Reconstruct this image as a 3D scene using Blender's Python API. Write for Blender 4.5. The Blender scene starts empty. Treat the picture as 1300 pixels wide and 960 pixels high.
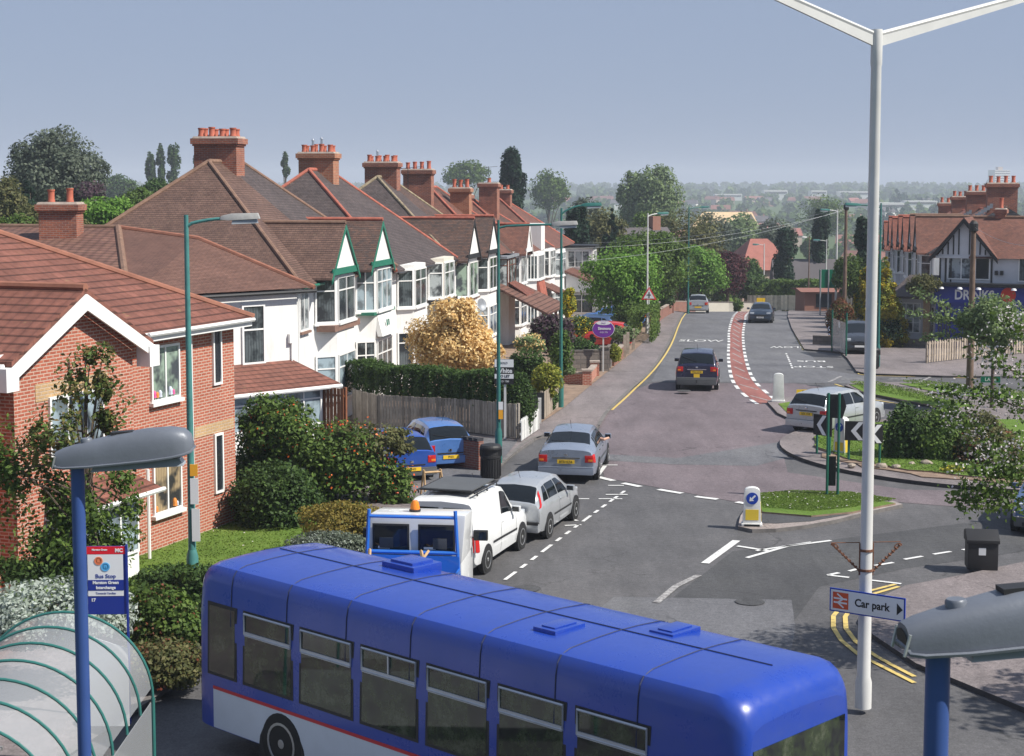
import bpy, bmesh, math, random
import numpy as np
from mathutils import Vector, Matrix
random.seed(7); RNG = np.random.default_rng(11)
C = bpy.context.scene.collection
PI = math.pi; R = math.radians
# ------------------------------------------------ survey helpers (camera at 0,0,9 looking along +Y)
F = 2118.0; TH = math.atan(203 / F); H = 9.0
GP = [(-60, 0), (60, 0), (66, -.03), (74, -.14), (82, -.3), (90, -.5), (98, -.72), (108, -1.02), (118, -1.27), (130, -1.6), (140, -2.05), (150, -2.6), (162, -3.5),
      (180, -4.8), (200, -6.2), (300, -13), (500, -20), (1000, -20), (1500, -14), (3000, -4), (9000, -4)]
def gz(y):
    for (a, za), (b, zb) in zip(GP, GP[1:]):
        if y <= b: return za + (zb - za) * max(0, (y - a)) / (b - a)
    return GP[-1][1]
def ray(px, py):
    a = (px - 650) / F; b = -(py - 435) / F; c, s = math.cos(TH), math.sin(TH)
    return a, c + b * s, -s + b * c
def G(px, py, dz=0):                      # a pixel of the survey photo onto the ground
    d = ray(px, py)
    lo, hi = 5.0, 6000.0
    t = lo
    while t < hi:
        if H + d[2] * t <= gz(d[1] * t) + dz: break
        t += max(.5, t * .01)
    a, b = t - max(.5, t * .011), t
    for _ in range(30):
        m = (a + b) / 2
        if H + d[2] * m <= gz(d[1] * m) + dz: b = m
        else: a = m
    return (d[0] * b, d[1] * b)
def A(px, py, Y):                          # a pixel at a given distance
    d = ray(px, py); t = Y / d[1]
    return Vector((d[0] * t, Y, H + d[2] * t))
# ------------------------------------------------ materials
MATS = {}
def newmat(name):
    m = bpy.data.materials.new(name); m.use_nodes = True; n = m.node_tree.nodes; b = n['Principled BSDF']
    MATS[name] = m
    return m, n, m.node_tree.links, b
def ramp(n, l, fac, stops):
    r = n.new('ShaderNodeValToRGB'); e = r.color_ramp.elements
    while len(e) < len(stops): e.new(.5)
    for k, (p, c) in enumerate(stops): e[k].position = p; e[k].color = (*c, 1)
    l.new(fac, r.inputs[0]); return r.outputs[0]
def noise(n, l, vec, scale, detail=4, rough=.6):
    t = n.new('ShaderNodeTexNoise'); t.inputs['Scale'].default_value = scale; t.inputs['Detail'].default_value = detail; t.inputs['Roughness'].default_value = rough
    if vec is not None: l.new(vec, t.inputs['Vector'])
    return t.outputs['Fac']
def mix(n, l, fac, a, b, mode='MIX'):
    x = n.new('ShaderNodeMix'); x.data_type = 'RGBA'; x.blend_type = mode
    for s, v in ((0, fac), (6, a), (7, b)):
        if hasattr(v, 'is_output'): l.new(v, x.inputs[s])
        elif s == 0: x.inputs[0].default_value = v
        else: x.inputs[s].default_value = (*v, 1)
    return x.outputs[2]
def bumpn(n, l, h, b, dist=.01, st=.6):
    x = n.new('ShaderNodeBump'); x.inputs['Distance'].default_value = dist; x.inputs['Strength'].default_value = st
    l.new(h, x.inputs['Height']); l.new(x.outputs[0], b.inputs['Normal'])
def sc3(c, k): return tuple(min(1, v * k) for v in c)
def M(name, col, rough=.6, metal=0, var=.12, scale=2.0, bump=0, spec=.4, coat=0, world=False):
    if name in MATS: return MATS[name]
    m, n, l, b = newmat(name)
    b.inputs['Roughness'].default_value = rough; b.inputs['Metallic'].default_value = metal
    b.inputs['Specular IOR Level'].default_value = spec
    if coat: b.inputs['Coat Weight'].default_value = coat; b.inputs['Coat Roughness'].default_value = .06
    if var:
        if world: v = n.new('ShaderNodeNewGeometry').outputs['Position']
        else: v = n.new('ShaderNodeTexCoord').outputs['Object']
        f = noise(n, l, v, scale, 6)
        l.new(ramp(n, l, f, [(.3, sc3(col, 1 - var)), (.7, sc3(col, 1 + var))]), b.inputs['Base Color'])
        if bump: bumpn(n, l, noise(n, l, v, scale * 12, 3), b, bump)
    else: b.inputs['Base Color'].default_value = (*col, 1)
    return m
def brick(name, c1, c2, mortar, w=.225, h=.075, ms=.011, off=.5, bump=.006, rough=.85, patch=.2, rowshade=0):
    m, n, l, b = newmat(name); b.inputs['Roughness'].default_value = rough; b.inputs['Specular IOR Level'].default_value = .25
    uv = n.new('ShaderNodeTexCoord').outputs['UV']; t = n.new('ShaderNodeTexBrick'); l.new(uv, t.inputs['Vector'])
    t.offset = off
    t.inputs['Scale'].default_value = 1; t.inputs['Brick Width'].default_value = w; t.inputs['Row Height'].default_value = h
    t.inputs['Mortar Size'].default_value = ms; t.inputs['Mortar Smooth'].default_value = .2
    t.inputs['Color1'].default_value = (*c1, 1); t.inputs['Color2'].default_value = (*c2, 1); t.inputs['Mortar'].default_value = (*mortar, 1)
    f = noise(n, l, uv, .9, 6, .7)
    col = mix(n, l, .8, t.outputs['Color'], ramp(n, l, f, [(.25, (1 - patch,) * 3), (.75, (1 + patch,) * 3)]), 'MULTIPLY')
    f2 = noise(n, l, uv, 14, 3)
    col = mix(n, l, .5, col, ramp(n, l, f2, [(.3, (.75,) * 3), (.7, (1.2,) * 3)]), 'MULTIPLY')
    l.new(col, b.inputs['Base Color'])
    inv = n.new('ShaderNodeMath'); inv.operation = 'SUBTRACT'; inv.inputs[0].default_value = 1; l.new(t.outputs['Fac'], inv.inputs[1])
    bumpn(n, l, inv.outputs[0], b, bump, .8)
    return m
def tiles(name, c1, c2, row=.1, wid=.165, prof=0, moss=None, bump=.02):
    """roof tiles: courses stepping down the slope, optional pantile profile across it"""
    m, n, l, b = newmat(name); b.inputs['Roughness'].default_value = .8; b.inputs['Specular IOR Level'].default_value = .3
    uv = n.new('ShaderNodeTexCoord').outputs['UV']; t = n.new('ShaderNodeTexBrick'); l.new(uv, t.inputs['Vector'])
    t.inputs['Scale'].default_value = 1; t.inputs['Brick Width'].default_value = wid; t.inputs['Row Height'].default_value = row
    t.inputs['Mortar Size'].default_value = .006; t.inputs['Mortar Smooth'].default_value = .3
    t.inputs['Color1'].default_value = (*c1, 1); t.inputs['Color2'].default_value = (*c2, 1); t.inputs['Mortar'].default_value = (*sc3(c1, .45), 1)
    if prof: t.offset = 0
    f = noise(n, l, uv, .7, 7, .7); g = noise(n, l, uv, 5, 4, .7)
    col = mix(n, l, .9, t.outputs['Color'], ramp(n, l, f, [(.3, (.72,) * 3), (.7, (1.25,) * 3)]), 'MULTIPLY')
    col = mix(n, l, .7, col, ramp(n, l, g, [(.3, (.7,) * 3), (.7, (1.3,) * 3)]), 'MULTIPLY')
    if moss:
        q = noise(n, l, uv, 2.2, 8, .75)
        mm = n.new('ShaderNodeMath'); mm.operation = 'MULTIPLY_ADD'; l.new(q, mm.inputs[0]); mm.inputs[1].default_value = 7; mm.inputs[2].default_value = -4.3; mm.use_clamp = True
        col = mix(n, l, mm.outputs[0], col, moss)
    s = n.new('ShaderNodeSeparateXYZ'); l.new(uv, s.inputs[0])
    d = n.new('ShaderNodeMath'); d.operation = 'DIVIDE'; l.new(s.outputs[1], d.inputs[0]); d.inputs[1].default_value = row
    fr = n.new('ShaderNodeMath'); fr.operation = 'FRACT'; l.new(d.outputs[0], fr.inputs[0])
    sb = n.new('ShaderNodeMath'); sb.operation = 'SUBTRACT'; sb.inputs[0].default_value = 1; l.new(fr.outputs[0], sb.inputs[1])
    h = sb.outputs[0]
    col = mix(n, l, 1, col, ramp(n, l, fr.outputs[0], [(.0, (.38,) * 3), (.16, (.5,) * 3), (.24, (1.06,) * 3), (1, (.95,) * 3)]), 'MULTIPLY'); l.new(col, b.inputs['Base Color'])  # overlap shadow painted into the tile colour along each course's lower edge
    if prof:
        k = n.new('ShaderNodeMath'); k.operation = 'MULTIPLY'; l.new(s.outputs[0], k.inputs[0]); k.inputs[1].default_value = 2 * PI / wid
        sn = n.new('ShaderNodeMath'); sn.operation = 'SINE'; l.new(k.outputs[0], sn.inputs[0])
        ad = n.new('ShaderNodeMath'); ad.operation = 'MULTIPLY_ADD'; l.new(sn.outputs[0], ad.inputs[0]); ad.inputs[1].default_value = prof; l.new(h, ad.inputs[2]); h = ad.outputs[0]
    bumpn(n, l, h, b, bump, .9)
    return m
def leafmat(name, stops, rough=.6, trans=.36):
    m, n, l, b = newmat(name); b.inputs['Roughness'].default_value = rough; b.inputs['Specular IOR Level'].default_value = .25
    g = n.new('ShaderNodeNewGeometry'); f = g.outputs['Random Per Island']
    t = noise(n, l, n.new('ShaderNodeTexCoord').outputs['Object'], .9, 3); gain = 1.42 if max(stops[-1]) < .32 else 1
    col = ramp(n, l, f, [(k / max(1, len(stops) - 1), sc3(s, gain)) for k, s in enumerate(stops)])
    col = mix(n, l, .6, col, ramp(n, l, t, [(.35, (.72,) * 3), (.65, (1.25,) * 3)]), 'MULTIPLY')
    l.new(col, b.inputs['Base Color'])
    tr = n.new('ShaderNodeBsdfTranslucent'); l.new(col, tr.inputs[0]); ms = n.new('ShaderNodeMixShader'); ms.inputs[0].default_value = trans
    l.new(b.outputs[0], ms.inputs[1]); l.new(tr.outputs[0], ms.inputs[2]); l.new(ms.outputs[0], n['Material Output'].inputs[0])
    return m
def curtain(name, c, dark, fold=26):      # a window with something pale hung close behind the glass
    m, n, l, b = newmat(name); b.inputs['Roughness'].default_value = .08; b.inputs['Specular IOR Level'].default_value = .6
    uv = n.new('ShaderNodeTexCoord').outputs['UV']; w = n.new('ShaderNodeTexWave'); w.bands_direction = 'X'; w.inputs['Scale'].default_value = fold / 6.28 * 2; w.inputs['Distortion'].default_value = 2.5
    w.inputs['Detail'].default_value = 2; w.inputs['Detail Scale'].default_value = .6
    l.new(uv, w.inputs['Vector'])
    col = ramp(n, l, w.outputs['Fac'], [(.0, sc3(c, .55)), (.6, c)])
    q = noise(n, l, uv, 1.3, 3); col = mix(n, l, ramp(n, l, q, [(.44, (0,) * 3), (.56, (1,) * 3)]), col, dark)
    l.new(col, b.inputs['Base Color']); return m
# ------------------------------------------------ mesh builder
class MB:
    def __init__(s): s.v = []; s.f = []; s.m = []; s.ms = []; s.x = Matrix.Identity(4)
    def at(s, *a, rz=0, rx=0, ry=0):
        s.x = Matrix.Translation(a) @ Matrix.Rotation(rz, 4, 'Z') @ Matrix.Rotation(ry, 4, 'Y') @ Matrix.Rotation(rx, 4, 'X'); return s
    def mi(s, m):
        if m not in s.ms: s.ms.append(m)
        return s.ms.index(m)
    def add(s, vs, fs, m):
        o = len(s.v); k = s.mi(m)
        for v in vs: s.v.append(s.x @ Vector(v))
        for f in fs: s.f.append([o + i for i in f]); s.m.append(k)
        return s
    def box(s, x0, x1, y0, y1, z0, z1, m, taper=0):
        t = taper
        vs = [(x0, y0, z0), (x1, y0, z0), (x1, y1, z0), (x0, y1, z0), (x0 + t, y0 + t, z1), (x1 - t, y0 + t, z1), (x1 - t, y1 - t, z1), (x0 + t, y1 - t, z1)]
        return s.add(vs, [(0, 3, 2, 1), (4, 5, 6, 7), (0, 1, 5, 4), (1, 2, 6, 5), (2, 3, 7, 6), (3, 0, 4, 7)], m)
    def poly(s, vs, m): return s.add(vs, [tuple(range(len(vs)))], m)
    def slab(s, vs, t, m):                   # thick plate: polygon vs extruded by vector t
        t = Vector(t); n = len(vs); a = [Vector(v) for v in vs]; b = [v + t for v in a]
        nn = (a[1] - a[0]).cross(a[2] - a[0])
        if nn.dot(t) > 0: a, b = b, a
        return s.add(a + b, [tuple(range(n)), tuple(range(2 * n - 1, n - 1, -1))] + [(i, n + i, n + (i + 1) % n, (i + 1) % n) for i in range(n)], m)
    def prism(s, pts, z0, z1, m):            # vertical extrusion of ccw xy outline
        ar = sum(p[0] * q[1] - q[0] * p[1] for p, q in zip(pts, pts[1:] + pts[:1]))
        if ar < 0: pts = pts[::-1]
        n = len(pts)
        vs = [(p[0], p[1], z0) for p in pts] + [(p[0], p[1], z1) for p in pts]
        return s.add(vs, [tuple(range(n))[::-1], tuple(range(n, 2 * n))] + [(i, (i + 1) % n, n + (i + 1) % n, n + i) for i in range(n)], m)
    def tube(s, pts, r, m, n=8, cap=True):   # pts list, r radius or list
        pts = [Vector(p) for p in pts]; rs = r if isinstance(r, (list, tuple)) else [r] * len(pts)
        vs = []; fs = []; u = None
        for i, p in enumerate(pts):
            d = (pts[min(i + 1, len(pts) - 1)] - pts[max(i - 1, 0)]).normalized()
            if u is None: u = d.cross(Vector((0, 0, 1)) if abs(d.z) < .9 else Vector((1, 0, 0))).normalized()
            u = (u - d * u.dot(d)).normalized(); w = d.cross(u)
            for k in range(n):
                a = 2 * PI * k / n; vs.append(p + (u * math.cos(a) + w * math.sin(a)) * rs[i])
        for i in range(len(pts) - 1):
            for k in range(n): fs.append((i * n + k, i * n + (k + 1) % n, (i + 1) * n + (k + 1) % n, (i + 1) * n + k))
        if cap: fs.append(tuple(range(n))[::-1]); fs.append(tuple(range(len(vs) - n, len(vs))))
        return s.add(vs, fs, m)
    def lathe(s, prof, m, n=20, c=(0, 0, 0)):  # prof [(r,z)]
        vs = []; fs = []
        for r, z in prof:
            for k in range(n): a = 2 * PI * k / n; vs.append((c[0] + r * math.cos(a), c[1] + r * math.sin(a), c[2] + z))
        for i in range(len(prof) - 1):
            for k in range(n): fs.append((i * n + k, i * n + (k + 1) % n, (i + 1) * n + (k + 1) % n, (i + 1) * n + k))
        fs.append(tuple(range(n))[::-1]); fs.append(tuple(range(len(vs) - n, len(vs))))
        return s.add(vs, fs, m)
    def build(s, name, parent=None, smooth=False, bevel=0, ang=40):
        me = bpy.data.meshes.new(name); me.from_pydata([tuple(v) for v in s.v], [], s.f)
        for m in s.ms: me.materials.append(MATS[m])
        me.polygons.foreach_set('material_index', s.m)
        uvl = me.uv_layers.new(name='UVMap'); co = np.array([tuple(v) for v in s.v]); uv = np.zeros((len(me.loops), 2))
        for p in me.polygons:
            nn = p.normal
            if abs(nn.z) > .985: t = Vector((1, 0, 0)); b = Vector((0, 1, 0))
            else: t = Vector((0, 0, 1)).cross(nn).normalized(); b = nn.cross(t)
            for li in p.loop_indices:
                q = co[me.loops[li].vertex_index]; uv[li] = (q @ np.array(t), q @ np.array(b))
        uvl.data.foreach_set('uv', uv.ravel())
        o = bpy.data.objects.new(name, me); C.objects.link(o)
        if parent is not None: o.parent = parent
        if bevel:
            bm = bmesh.new(); bm.from_mesh(me); bmesh.ops.remove_doubles(bm, verts=bm.verts, dist=1e-4)
            ed = [e for e in bm.edges if len(e.link_faces) == 2 and e.calc_face_angle(0) > R(30)]
            bmesh.ops.bevel(bm, geom=ed, offset=bevel, segments=2, affect='EDGES', profile=.7, clamp_overlap=True); bm.to_mesh(me); bm.free()
            smooth = True
        if smooth:
            me.polygons.foreach_set('use_smooth', [True] * len(me.polygons))
            try: me.set_sharp_from_angle(angle=R(ang))
            except Exception: pass
        return o
def tag(o, label=None, cat=None, group=None, kind=None):
    if label: o['label'] = label
    if cat: o['category'] = cat
    if group: o['group'] = group
    if kind: o['kind'] = kind
    return o
def thing(name, label, cat, loc=(0, 0, 0), rz=0, group=None):
    o = bpy.data.objects.new(name, None); C.objects.link(o); o.location = loc; o.rotation_euler = (0, 0, rz); o.empty_display_size = .2
    return tag(o, label, cat, group)
def copy_tree(o, parent=None):
    c = o.copy(); C.objects.link(c); c.parent = parent
    for ch in list(o.children): copy_tree(ch, c)
    return c
def text(s, size, m, parent, mat, name='lettering', sx=1, ext=.002, al='CENTER', bold=0):
    cu = bpy.data.curves.new(name, 'FONT'); cu.body = s; cu.size = size; cu.extrude = ext; cu.align_x = al; cu.align_y = 'CENTER'; cu.offset = bold; cu.resolution_u = 3
    o = bpy.data.objects.new(name, cu); C.objects.link(o)
    dg = bpy.context.evaluated_depsgraph_get(); me = bpy.data.meshes.new_from_object(o.evaluated_get(dg)); bpy.data.objects.remove(o)
    me.transform(mat @ Matrix.Diagonal((sx, 1, 1, 1))); me.materials.clear(); me.materials.append(MATS[m])
    o = bpy.data.objects.new(name, me); C.objects.link(o); o.parent = parent; return o
def TX(x, y, z, rz=0): # text standing upright; with rz=0 it faces -Y
    return Matrix.Translation((x, y, z)) @ Matrix.Rotation(rz, 4, 'Z') @ Matrix.Rotation(PI / 2, 4, 'X')
def drape(name, pts, dz, m, skirt=0, skm=None, kind='structure', label=None, cat=None):
    """sheet laid over the ground profile; skirt>0 adds a kerb face downwards"""
    bm = bmesh.new(); vs = [bm.verts.new((p[0], p[1], 0)) for p in pts]; f = bm.faces.new(vs)
    if f.normal.z < 0: f.normal_flip()
    ys = [p[1] for p in pts]
    bm.normal_update()
    for y, _ in GP:
        if min(ys) < y < max(ys): bmesh.ops.bisect_plane(bm, geom=bm.verts[:] + bm.edges[:] + bm.faces[:], plane_co=(0, y, 0), plane_no=(0, 1, 0))
    for v in bm.verts: v.co.z = gz(v.co.y) + dz
    bmesh.ops.triangulate(bm, faces=[f for f in bm.faces if len(f.verts) > 4])
    bm.normal_update()
    for f in bm.faces:
        if f.normal.z < 0: f.normal_flip()
    if skirt:
        be = [e for e in bm.edges if len(e.link_faces) == 1]
        r = bmesh.ops.extrude_edge_only(bm, edges=be)
        for v in [g for g in r['geom'] if isinstance(g, bmesh.types.BMVert)]: v.co.z -= skirt
        for f in [g for g in r['geom'] if isinstance(g, bmesh.types.BMFace)]: f.material_index = 1
    me = bpy.data.meshes.new(name); bm.to_mesh(me); bm.free(); me.materials.append(MATS[m])
    if skm: me.materials.append(MATS[skm])
    o = bpy.data.objects.new(name, me); C.objects.link(o); tag(o, label, cat, None, kind); return o
def PX(*p, dz=0): return [G(a, b, dz) for a, b in p]
def smoothline(pts, step=.6):
    pts = [Vector((p[0], p[1], 0)) for p in pts]; out = []
    P = [pts[0] * 2 - pts[1]] + pts + [pts[-1] * 2 - pts[-2]]
    for i in range(1, len(P) - 2):
        a, b, c, d = P[i - 1:i + 3]; n = max(1, int((c - b).length / step))
        for k in range(n):
            t = k / n; out.append(.5 * ((2 * b) + (c - a) * t + (2 * a - 5 * b + 4 * c - d) * t * t + (3 * b - a - 3 * c + d) * t ** 3))
    out.append(pts[-1]); return out
def strip(mb, pts, w, dz, m, dash=None, smooth=True, h=0):
    """ribbon on the ground along pts (world xy); dash=(on,off) metres"""
    p = smoothline(pts) if smooth else [Vector((a[0], a[1], 0)) for a in pts]
    q = [p[0]]
    for a, b in zip(p, p[1:]):
        n = max(1, int((b - a).length / .4))
        for k in range(1, n + 1): q.append(a.lerp(b, k / n))
    L = 0; run = []
    runs = []
    for a, b in zip(q, q[1:]):
        on = dash is None or (L % (dash[0] + dash[1])) < dash[0]
        if on:
            if not run: run = [a]
            run.append(b)
        elif run: runs.append(run); run = []
        L += (b - a).length
    if run: runs.append(run)
    for r in runs:
        vs = []
        for i, a in enumerate(r):
            d = (r[min(i + 1, len(r) - 1)] - r[max(i - 1, 0)]).normalized(); nn = Vector((-d.y, d.x, 0)) * w / 2
            z = gz(a.y) + dz
            vs += [(a.x + nn.x, a.y + nn.y, z), (a.x - nn.x, a.y - nn.y, z)]
        if h:
            k = len(vs); vs2 = [(v[0], v[1], v[2] - h) for v in vs]; n = len(r)
            fs = [(2 * i, 2 * i + 1, 2 * i + 3, 2 * i + 2) for i in range(n - 1)] + [(2 * i, 2 * i + 2, k + 2 * i + 2, k + 2 * i) for i in range(n - 1)] + [(2 * i + 1, k + 2 * i + 1, k + 2 * i + 3, 2 * i + 3) for i in range(n - 1)]
            mb.add(vs + vs2, fs, m)
        else: mb.add(vs, [(2 * i, 2 * i + 1, 2 * i + 3, 2 * i + 2) for i in range(len(r) - 1)], m)
# ------------------------------------------------ camera, light, air
sc = bpy.context.scene
cam = bpy.data.cameras.new('camera'); co = bpy.data.objects.new('camera', cam); C.objects.link(co); sc.camera = co
co.location = (0, 0, H); co.rotation_euler = (PI / 2 - TH, 0, 0)
cam.sensor_width = 36; cam.lens = F / 1300 * 36; cam.shift_y = -45 / 1300; cam.clip_start = .1; cam.clip_end = 20000
cam.dof.use_dof = True; cam.dof.focus_distance = 52; cam.dof.aperture_fstop = 13
SUN_EL, SUN_AZ = R(47), math.atan2(-.36, 1)          # azimuth measured from +X towards +Y
sun = bpy.data.lights.new('sun', 'SUN'); so = bpy.data.objects.new('sun', sun); C.objects.link(so)
sun.energy = 5; sun.angle = R(.55); sun.color = (1, .95, .86)
sd = Vector((math.cos(SUN_AZ) * math.cos(SUN_EL), math.sin(SUN_AZ) * math.cos(SUN_EL), math.sin(SUN_EL)))
so.rotation_euler = sd.to_track_quat('Z', 'Y').to_euler()
w = bpy.data.worlds.new('World'); sc.world = w; w.use_nodes = True; n = w.node_tree.nodes; l = w.node_tree.links
sky = n.new('ShaderNodeTexSky'); sky.sky_type = 'NISHITA'; sky.sun_disc = False; sky.sun_elevation = SUN_EL
sky.sun_rotation = PI / 2 - SUN_AZ; sky.air_density = 1.0; sky.dust_density = .3; sky.ozone_density = 2.0; sky.altitude = 0
mx = n.new('ShaderNodeMix'); mx.data_type = 'RGBA'; mx.blend_type = 'MULTIPLY'; mx.inputs[0].default_value = 1; mx.inputs[7].default_value = (.93, .93, 1.08, 1)
l.new(sky.outputs[0], mx.inputs[6]); hz = n.new('ShaderNodeMix'); hz.data_type = 'RGBA'; hz.inputs[0].default_value = .9; hz.inputs[7].default_value = (3.2, 3.98, 5.6, 1); l.new(mx.outputs[2], hz.inputs[6]); l.new(hz.outputs[2], n['Background'].inputs[0]); n['Background'].inputs[1].default_value = .074
sc.view_settings.view_transform = 'Standard'; sc.view_settings.look = 'None'; sc.view_settings.gamma = 1; sc.view_settings.exposure = .4
sc.render.engine = 'CYCLES'; sc.cycles.use_denoising = True
try: sc.cycles.denoiser = 'OPENIMAGEDENOISE'
except Exception: pass
sc.cycles.max_bounces = 6; sc.cycles.diffuse_bounces = 3; sc.cycles.glossy_bounces = 3; sc.cycles.transmission_bounces = 4; sc.cycles.transparent_max_bounces = 12; sc.cycles.volume_bounces = 0
sc.cycles.caustics_reflective = False; sc.cycles.caustics_refractive = False
HAZE = .00035
def haze():
    m = bpy.data.materials.new('haze_air'); m.use_nodes = True; n = m.node_tree.nodes; l = m.node_tree.links
    n.remove(n['Principled BSDF']); v = n.new('ShaderNodeVolumePrincipled'); l.new(v.outputs[0], n['Material Output'].inputs['Volume'])
    v.inputs['Color'].default_value = (.80, .88, 1, 1); v.inputs['Density'].default_value = HAZE; v.inputs['Anisotropy'].default_value = .0
    me = bpy.data.meshes.new('haze'); bm = bmesh.new(); bmesh.ops.create_cube(bm, size=1); bm.to_mesh(me); bm.free(); me.materials.append(m)
    o = bpy.data.objects.new('haze', me); C.objects.link(o); o.scale = (7000, 6200, 75); o.location = (0, 3000, 14.5); tag(o, kind='stuff')
haze()
# ------------------------------------------------ ground surfaces
def asphalt(name, base, tint2, crack=0):
    m, n, l, b = newmat(name); b.inputs['Roughness'].default_value = .78; b.inputs['Specular IOR Level'].default_value = .3
    p = n.new('ShaderNodeNewGeometry').outputs['Position']
    col = ramp(n, l, noise(n, l, p, .22, 5, .65), [(.3, sc3(base, .8)), (.5, base), (.72, tint2)])
    mp = n.new('ShaderNodeMapping'); mp.inputs['Scale'].default_value = (1, .18, 1); mp.inputs['Rotation'].default_value = (0, 0, R(10)); l.new(p, mp.inputs[0])
    col = mix(n, l, .55, col, ramp(n, l, noise(n, l, mp.outputs[0], 1.1, 5, .7), [(.35, (.72,) * 3), (.65, (1.22,) * 3)]), 'MULTIPLY')
    col = mix(n, l, .9, col, ramp(n, l, noise(n, l, p, 26, 3, .85), [(.3, (.6,) * 3), (.7, (1.4,) * 3)]), 'MULTIPLY')
    col = mix(n, l, .8, col, ramp(n, l, noise(n, l, p, .9, 8, .8), [(.30, (.62,) * 3), (.42, (1,) * 3), (.62, (1,) * 3), (.74, (1.18,) * 3)]), 'MULTIPLY')
    col = mix(n, l, 1, col, ramp(n, l, noise(n, l, p, 7, 4, .8), [(.32, (.78,) * 3), (.68, (1.2,) * 3)]), 'MULTIPLY')
    wv = n.new('ShaderNodeTexNoise'); wv.inputs['Scale'].default_value = .8; wv.inputs['Detail'].default_value = 5; l.new(p, wv.inputs['Vector']); vm = n.new('ShaderNodeVectorMath'); vm.operation = 'MULTIPLY_ADD'; l.new(wv.outputs['Color'], vm.inputs[0]); vm.inputs[1].default_value = (2.2, 2.2, 0); l.new(p, vm.inputs[2])
    vo = n.new('ShaderNodeTexVoronoi'); vo.feature = 'DISTANCE_TO_EDGE'; vo.inputs['Scale'].default_value = .21; l.new(vm.outputs[0], vo.inputs['Vector'])
    col = mix(n, l, ramp(n, l, noise(n, l, p, .35, 3), [(.45, (0,) * 3), (.6, (.85,) * 3)]), col, mix(n, l, 1, col, ramp(n, l, vo.outputs['Distance'], [(.0, (.45,) * 3), (.008, (1,) * 3)]), 'MULTIPLY'))
    if crack:
        v = n.new('ShaderNodeTexVoronoi'); v.feature = 'DISTANCE_TO_EDGE'; v.inputs['Scale'].default_value = .16; v.inputs['Randomness'].default_value = 1; l.new(p, v.inputs['Vector'])
        col = mix(n, l, .8, col, ramp(n, l, v.outputs['Distance'], [(.0, (.6,) * 3), (.006, (1,) * 3)]), 'MULTIPLY')
    l.new(col, b.inputs['Base Color']); bumpn(n, l, noise(n, l, p, 70, 2), b, .006, .5); return m
def grassmat(name, a, b_, c, world=True):
    m, n, l, b = newmat(name); b.inputs['Roughness'].default_value = .9; b.inputs['Specular IOR Level'].default_value = .15
    p = n.new('ShaderNodeNewGeometry').outputs['Position']
    col = ramp(n, l, noise(n, l, p, .8, 6, .7), [(.3, a), (.5, b_), (.72, c)])
    col = mix(n, l, .8, col, ramp(n, l, noise(n, l, p, 30, 3, .8), [(.3, (.55,) * 3), (.7, (1.45,) * 3)]), 'MULTIPLY')
    l.new(col, b.inputs['Base Color']); bumpn(n, l, noise(n, l, p, 40, 3), b, .05, .8); return m
asphalt('asphalt', (.10, .098, .102), (.13, .125, .128), 0)
asphalt('asphalt_red', (.155, .128, .138), (.185, .15, .16), 0)
asphalt('asphalt_grey', (.13, .13, .14), (.155, .155, .16), 0)
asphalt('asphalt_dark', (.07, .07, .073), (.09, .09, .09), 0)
asphalt('pave', (.19, .165, .165), (.235, .20, .20), 0)
asphalt('pave_light', (.28, .24, .225), (.33, .29, .27), 0)
asphalt('red_paint', (.27, .105, .09), (.33, .15, .125), 0)
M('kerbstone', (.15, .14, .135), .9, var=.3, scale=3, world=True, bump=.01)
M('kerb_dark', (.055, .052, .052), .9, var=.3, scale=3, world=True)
M('mud', (.24, .17, .125), .95, var=.35, scale=2.5, world=True, bump=.03)
grassmat('grass', (.085, .15, .024), (.12, .20, .035), (.17, .235, .055))
grassmat('field', (.05, .085, .03), (.075, .115, .035), (.10, .13, .05))
def worn(name, c, lo=.42, hi=.5):
    m, n, l, b = newmat(name); b.inputs['Roughness'].default_value = .7
    p = n.new('ShaderNodeNewGeometry').outputs['Position']; f = noise(n, l, p, 6, 6, .75)
    col = mix(n, l, ramp(n, l, f, [(lo - .1, (0,) * 3), (hi, (1,) * 3)]), (.15, .14, .14), c); l.new(col, b.inputs['Base Color']); return m
worn('line_white', (.68, .68, .66)); worn('line_yellow', (.62, .46, .14), .38, .46); worn('line_old', (.42, .41, .40), .5, .6); worn('line_bright', (.66, .66, .65), .36, .46)
# terrain: one sheet out to the horizon
mb = MB(); xs = [-3500, -600, -120, -40, 0, 40, 120, 600, 3500]; ys = [g[0] for g in GP[:-1]] + [6050]; ys[0] = -60
vs = [(x, y, gz(y) - .05) for y in ys for x in xs]; nx = len(xs)
mb.add(vs, [(j * nx + i, j * nx + i + 1, (j + 1) * nx + i + 1, (j + 1) * nx + i) for j in range(len(ys) - 1) for i in range(nx - 1)], 'field')
tag(mb.build('ground'), kind='structure')
leftk = PX((868, 396), (858, 415), (846, 440), (826, 470), (797, 497), (771, 522), (760, 540), dz=.1)
bayk = [(3.05, 60.4), (.9, 58.2), (-.1, 54), (-1.0, 48.5), (-2.0, 44.5), (-4.4, 36), (-6.2, 28.5), (-8, 22), (-12, 12)]
rk = PX((1003, 388), (1000, 402), (1005, 416), (1021, 443), (1048, 445), (1067, 447), (1076, 455), (1087, 471), (1100, 474), (1196, 477), (1300, 478), dz=.1)
farl = [(20.5, 152), (22, 158), (18, 163), (6, 168), (-6, 170), (-6, 176), (30, 172), (38, 165), (33, 156)]
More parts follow.
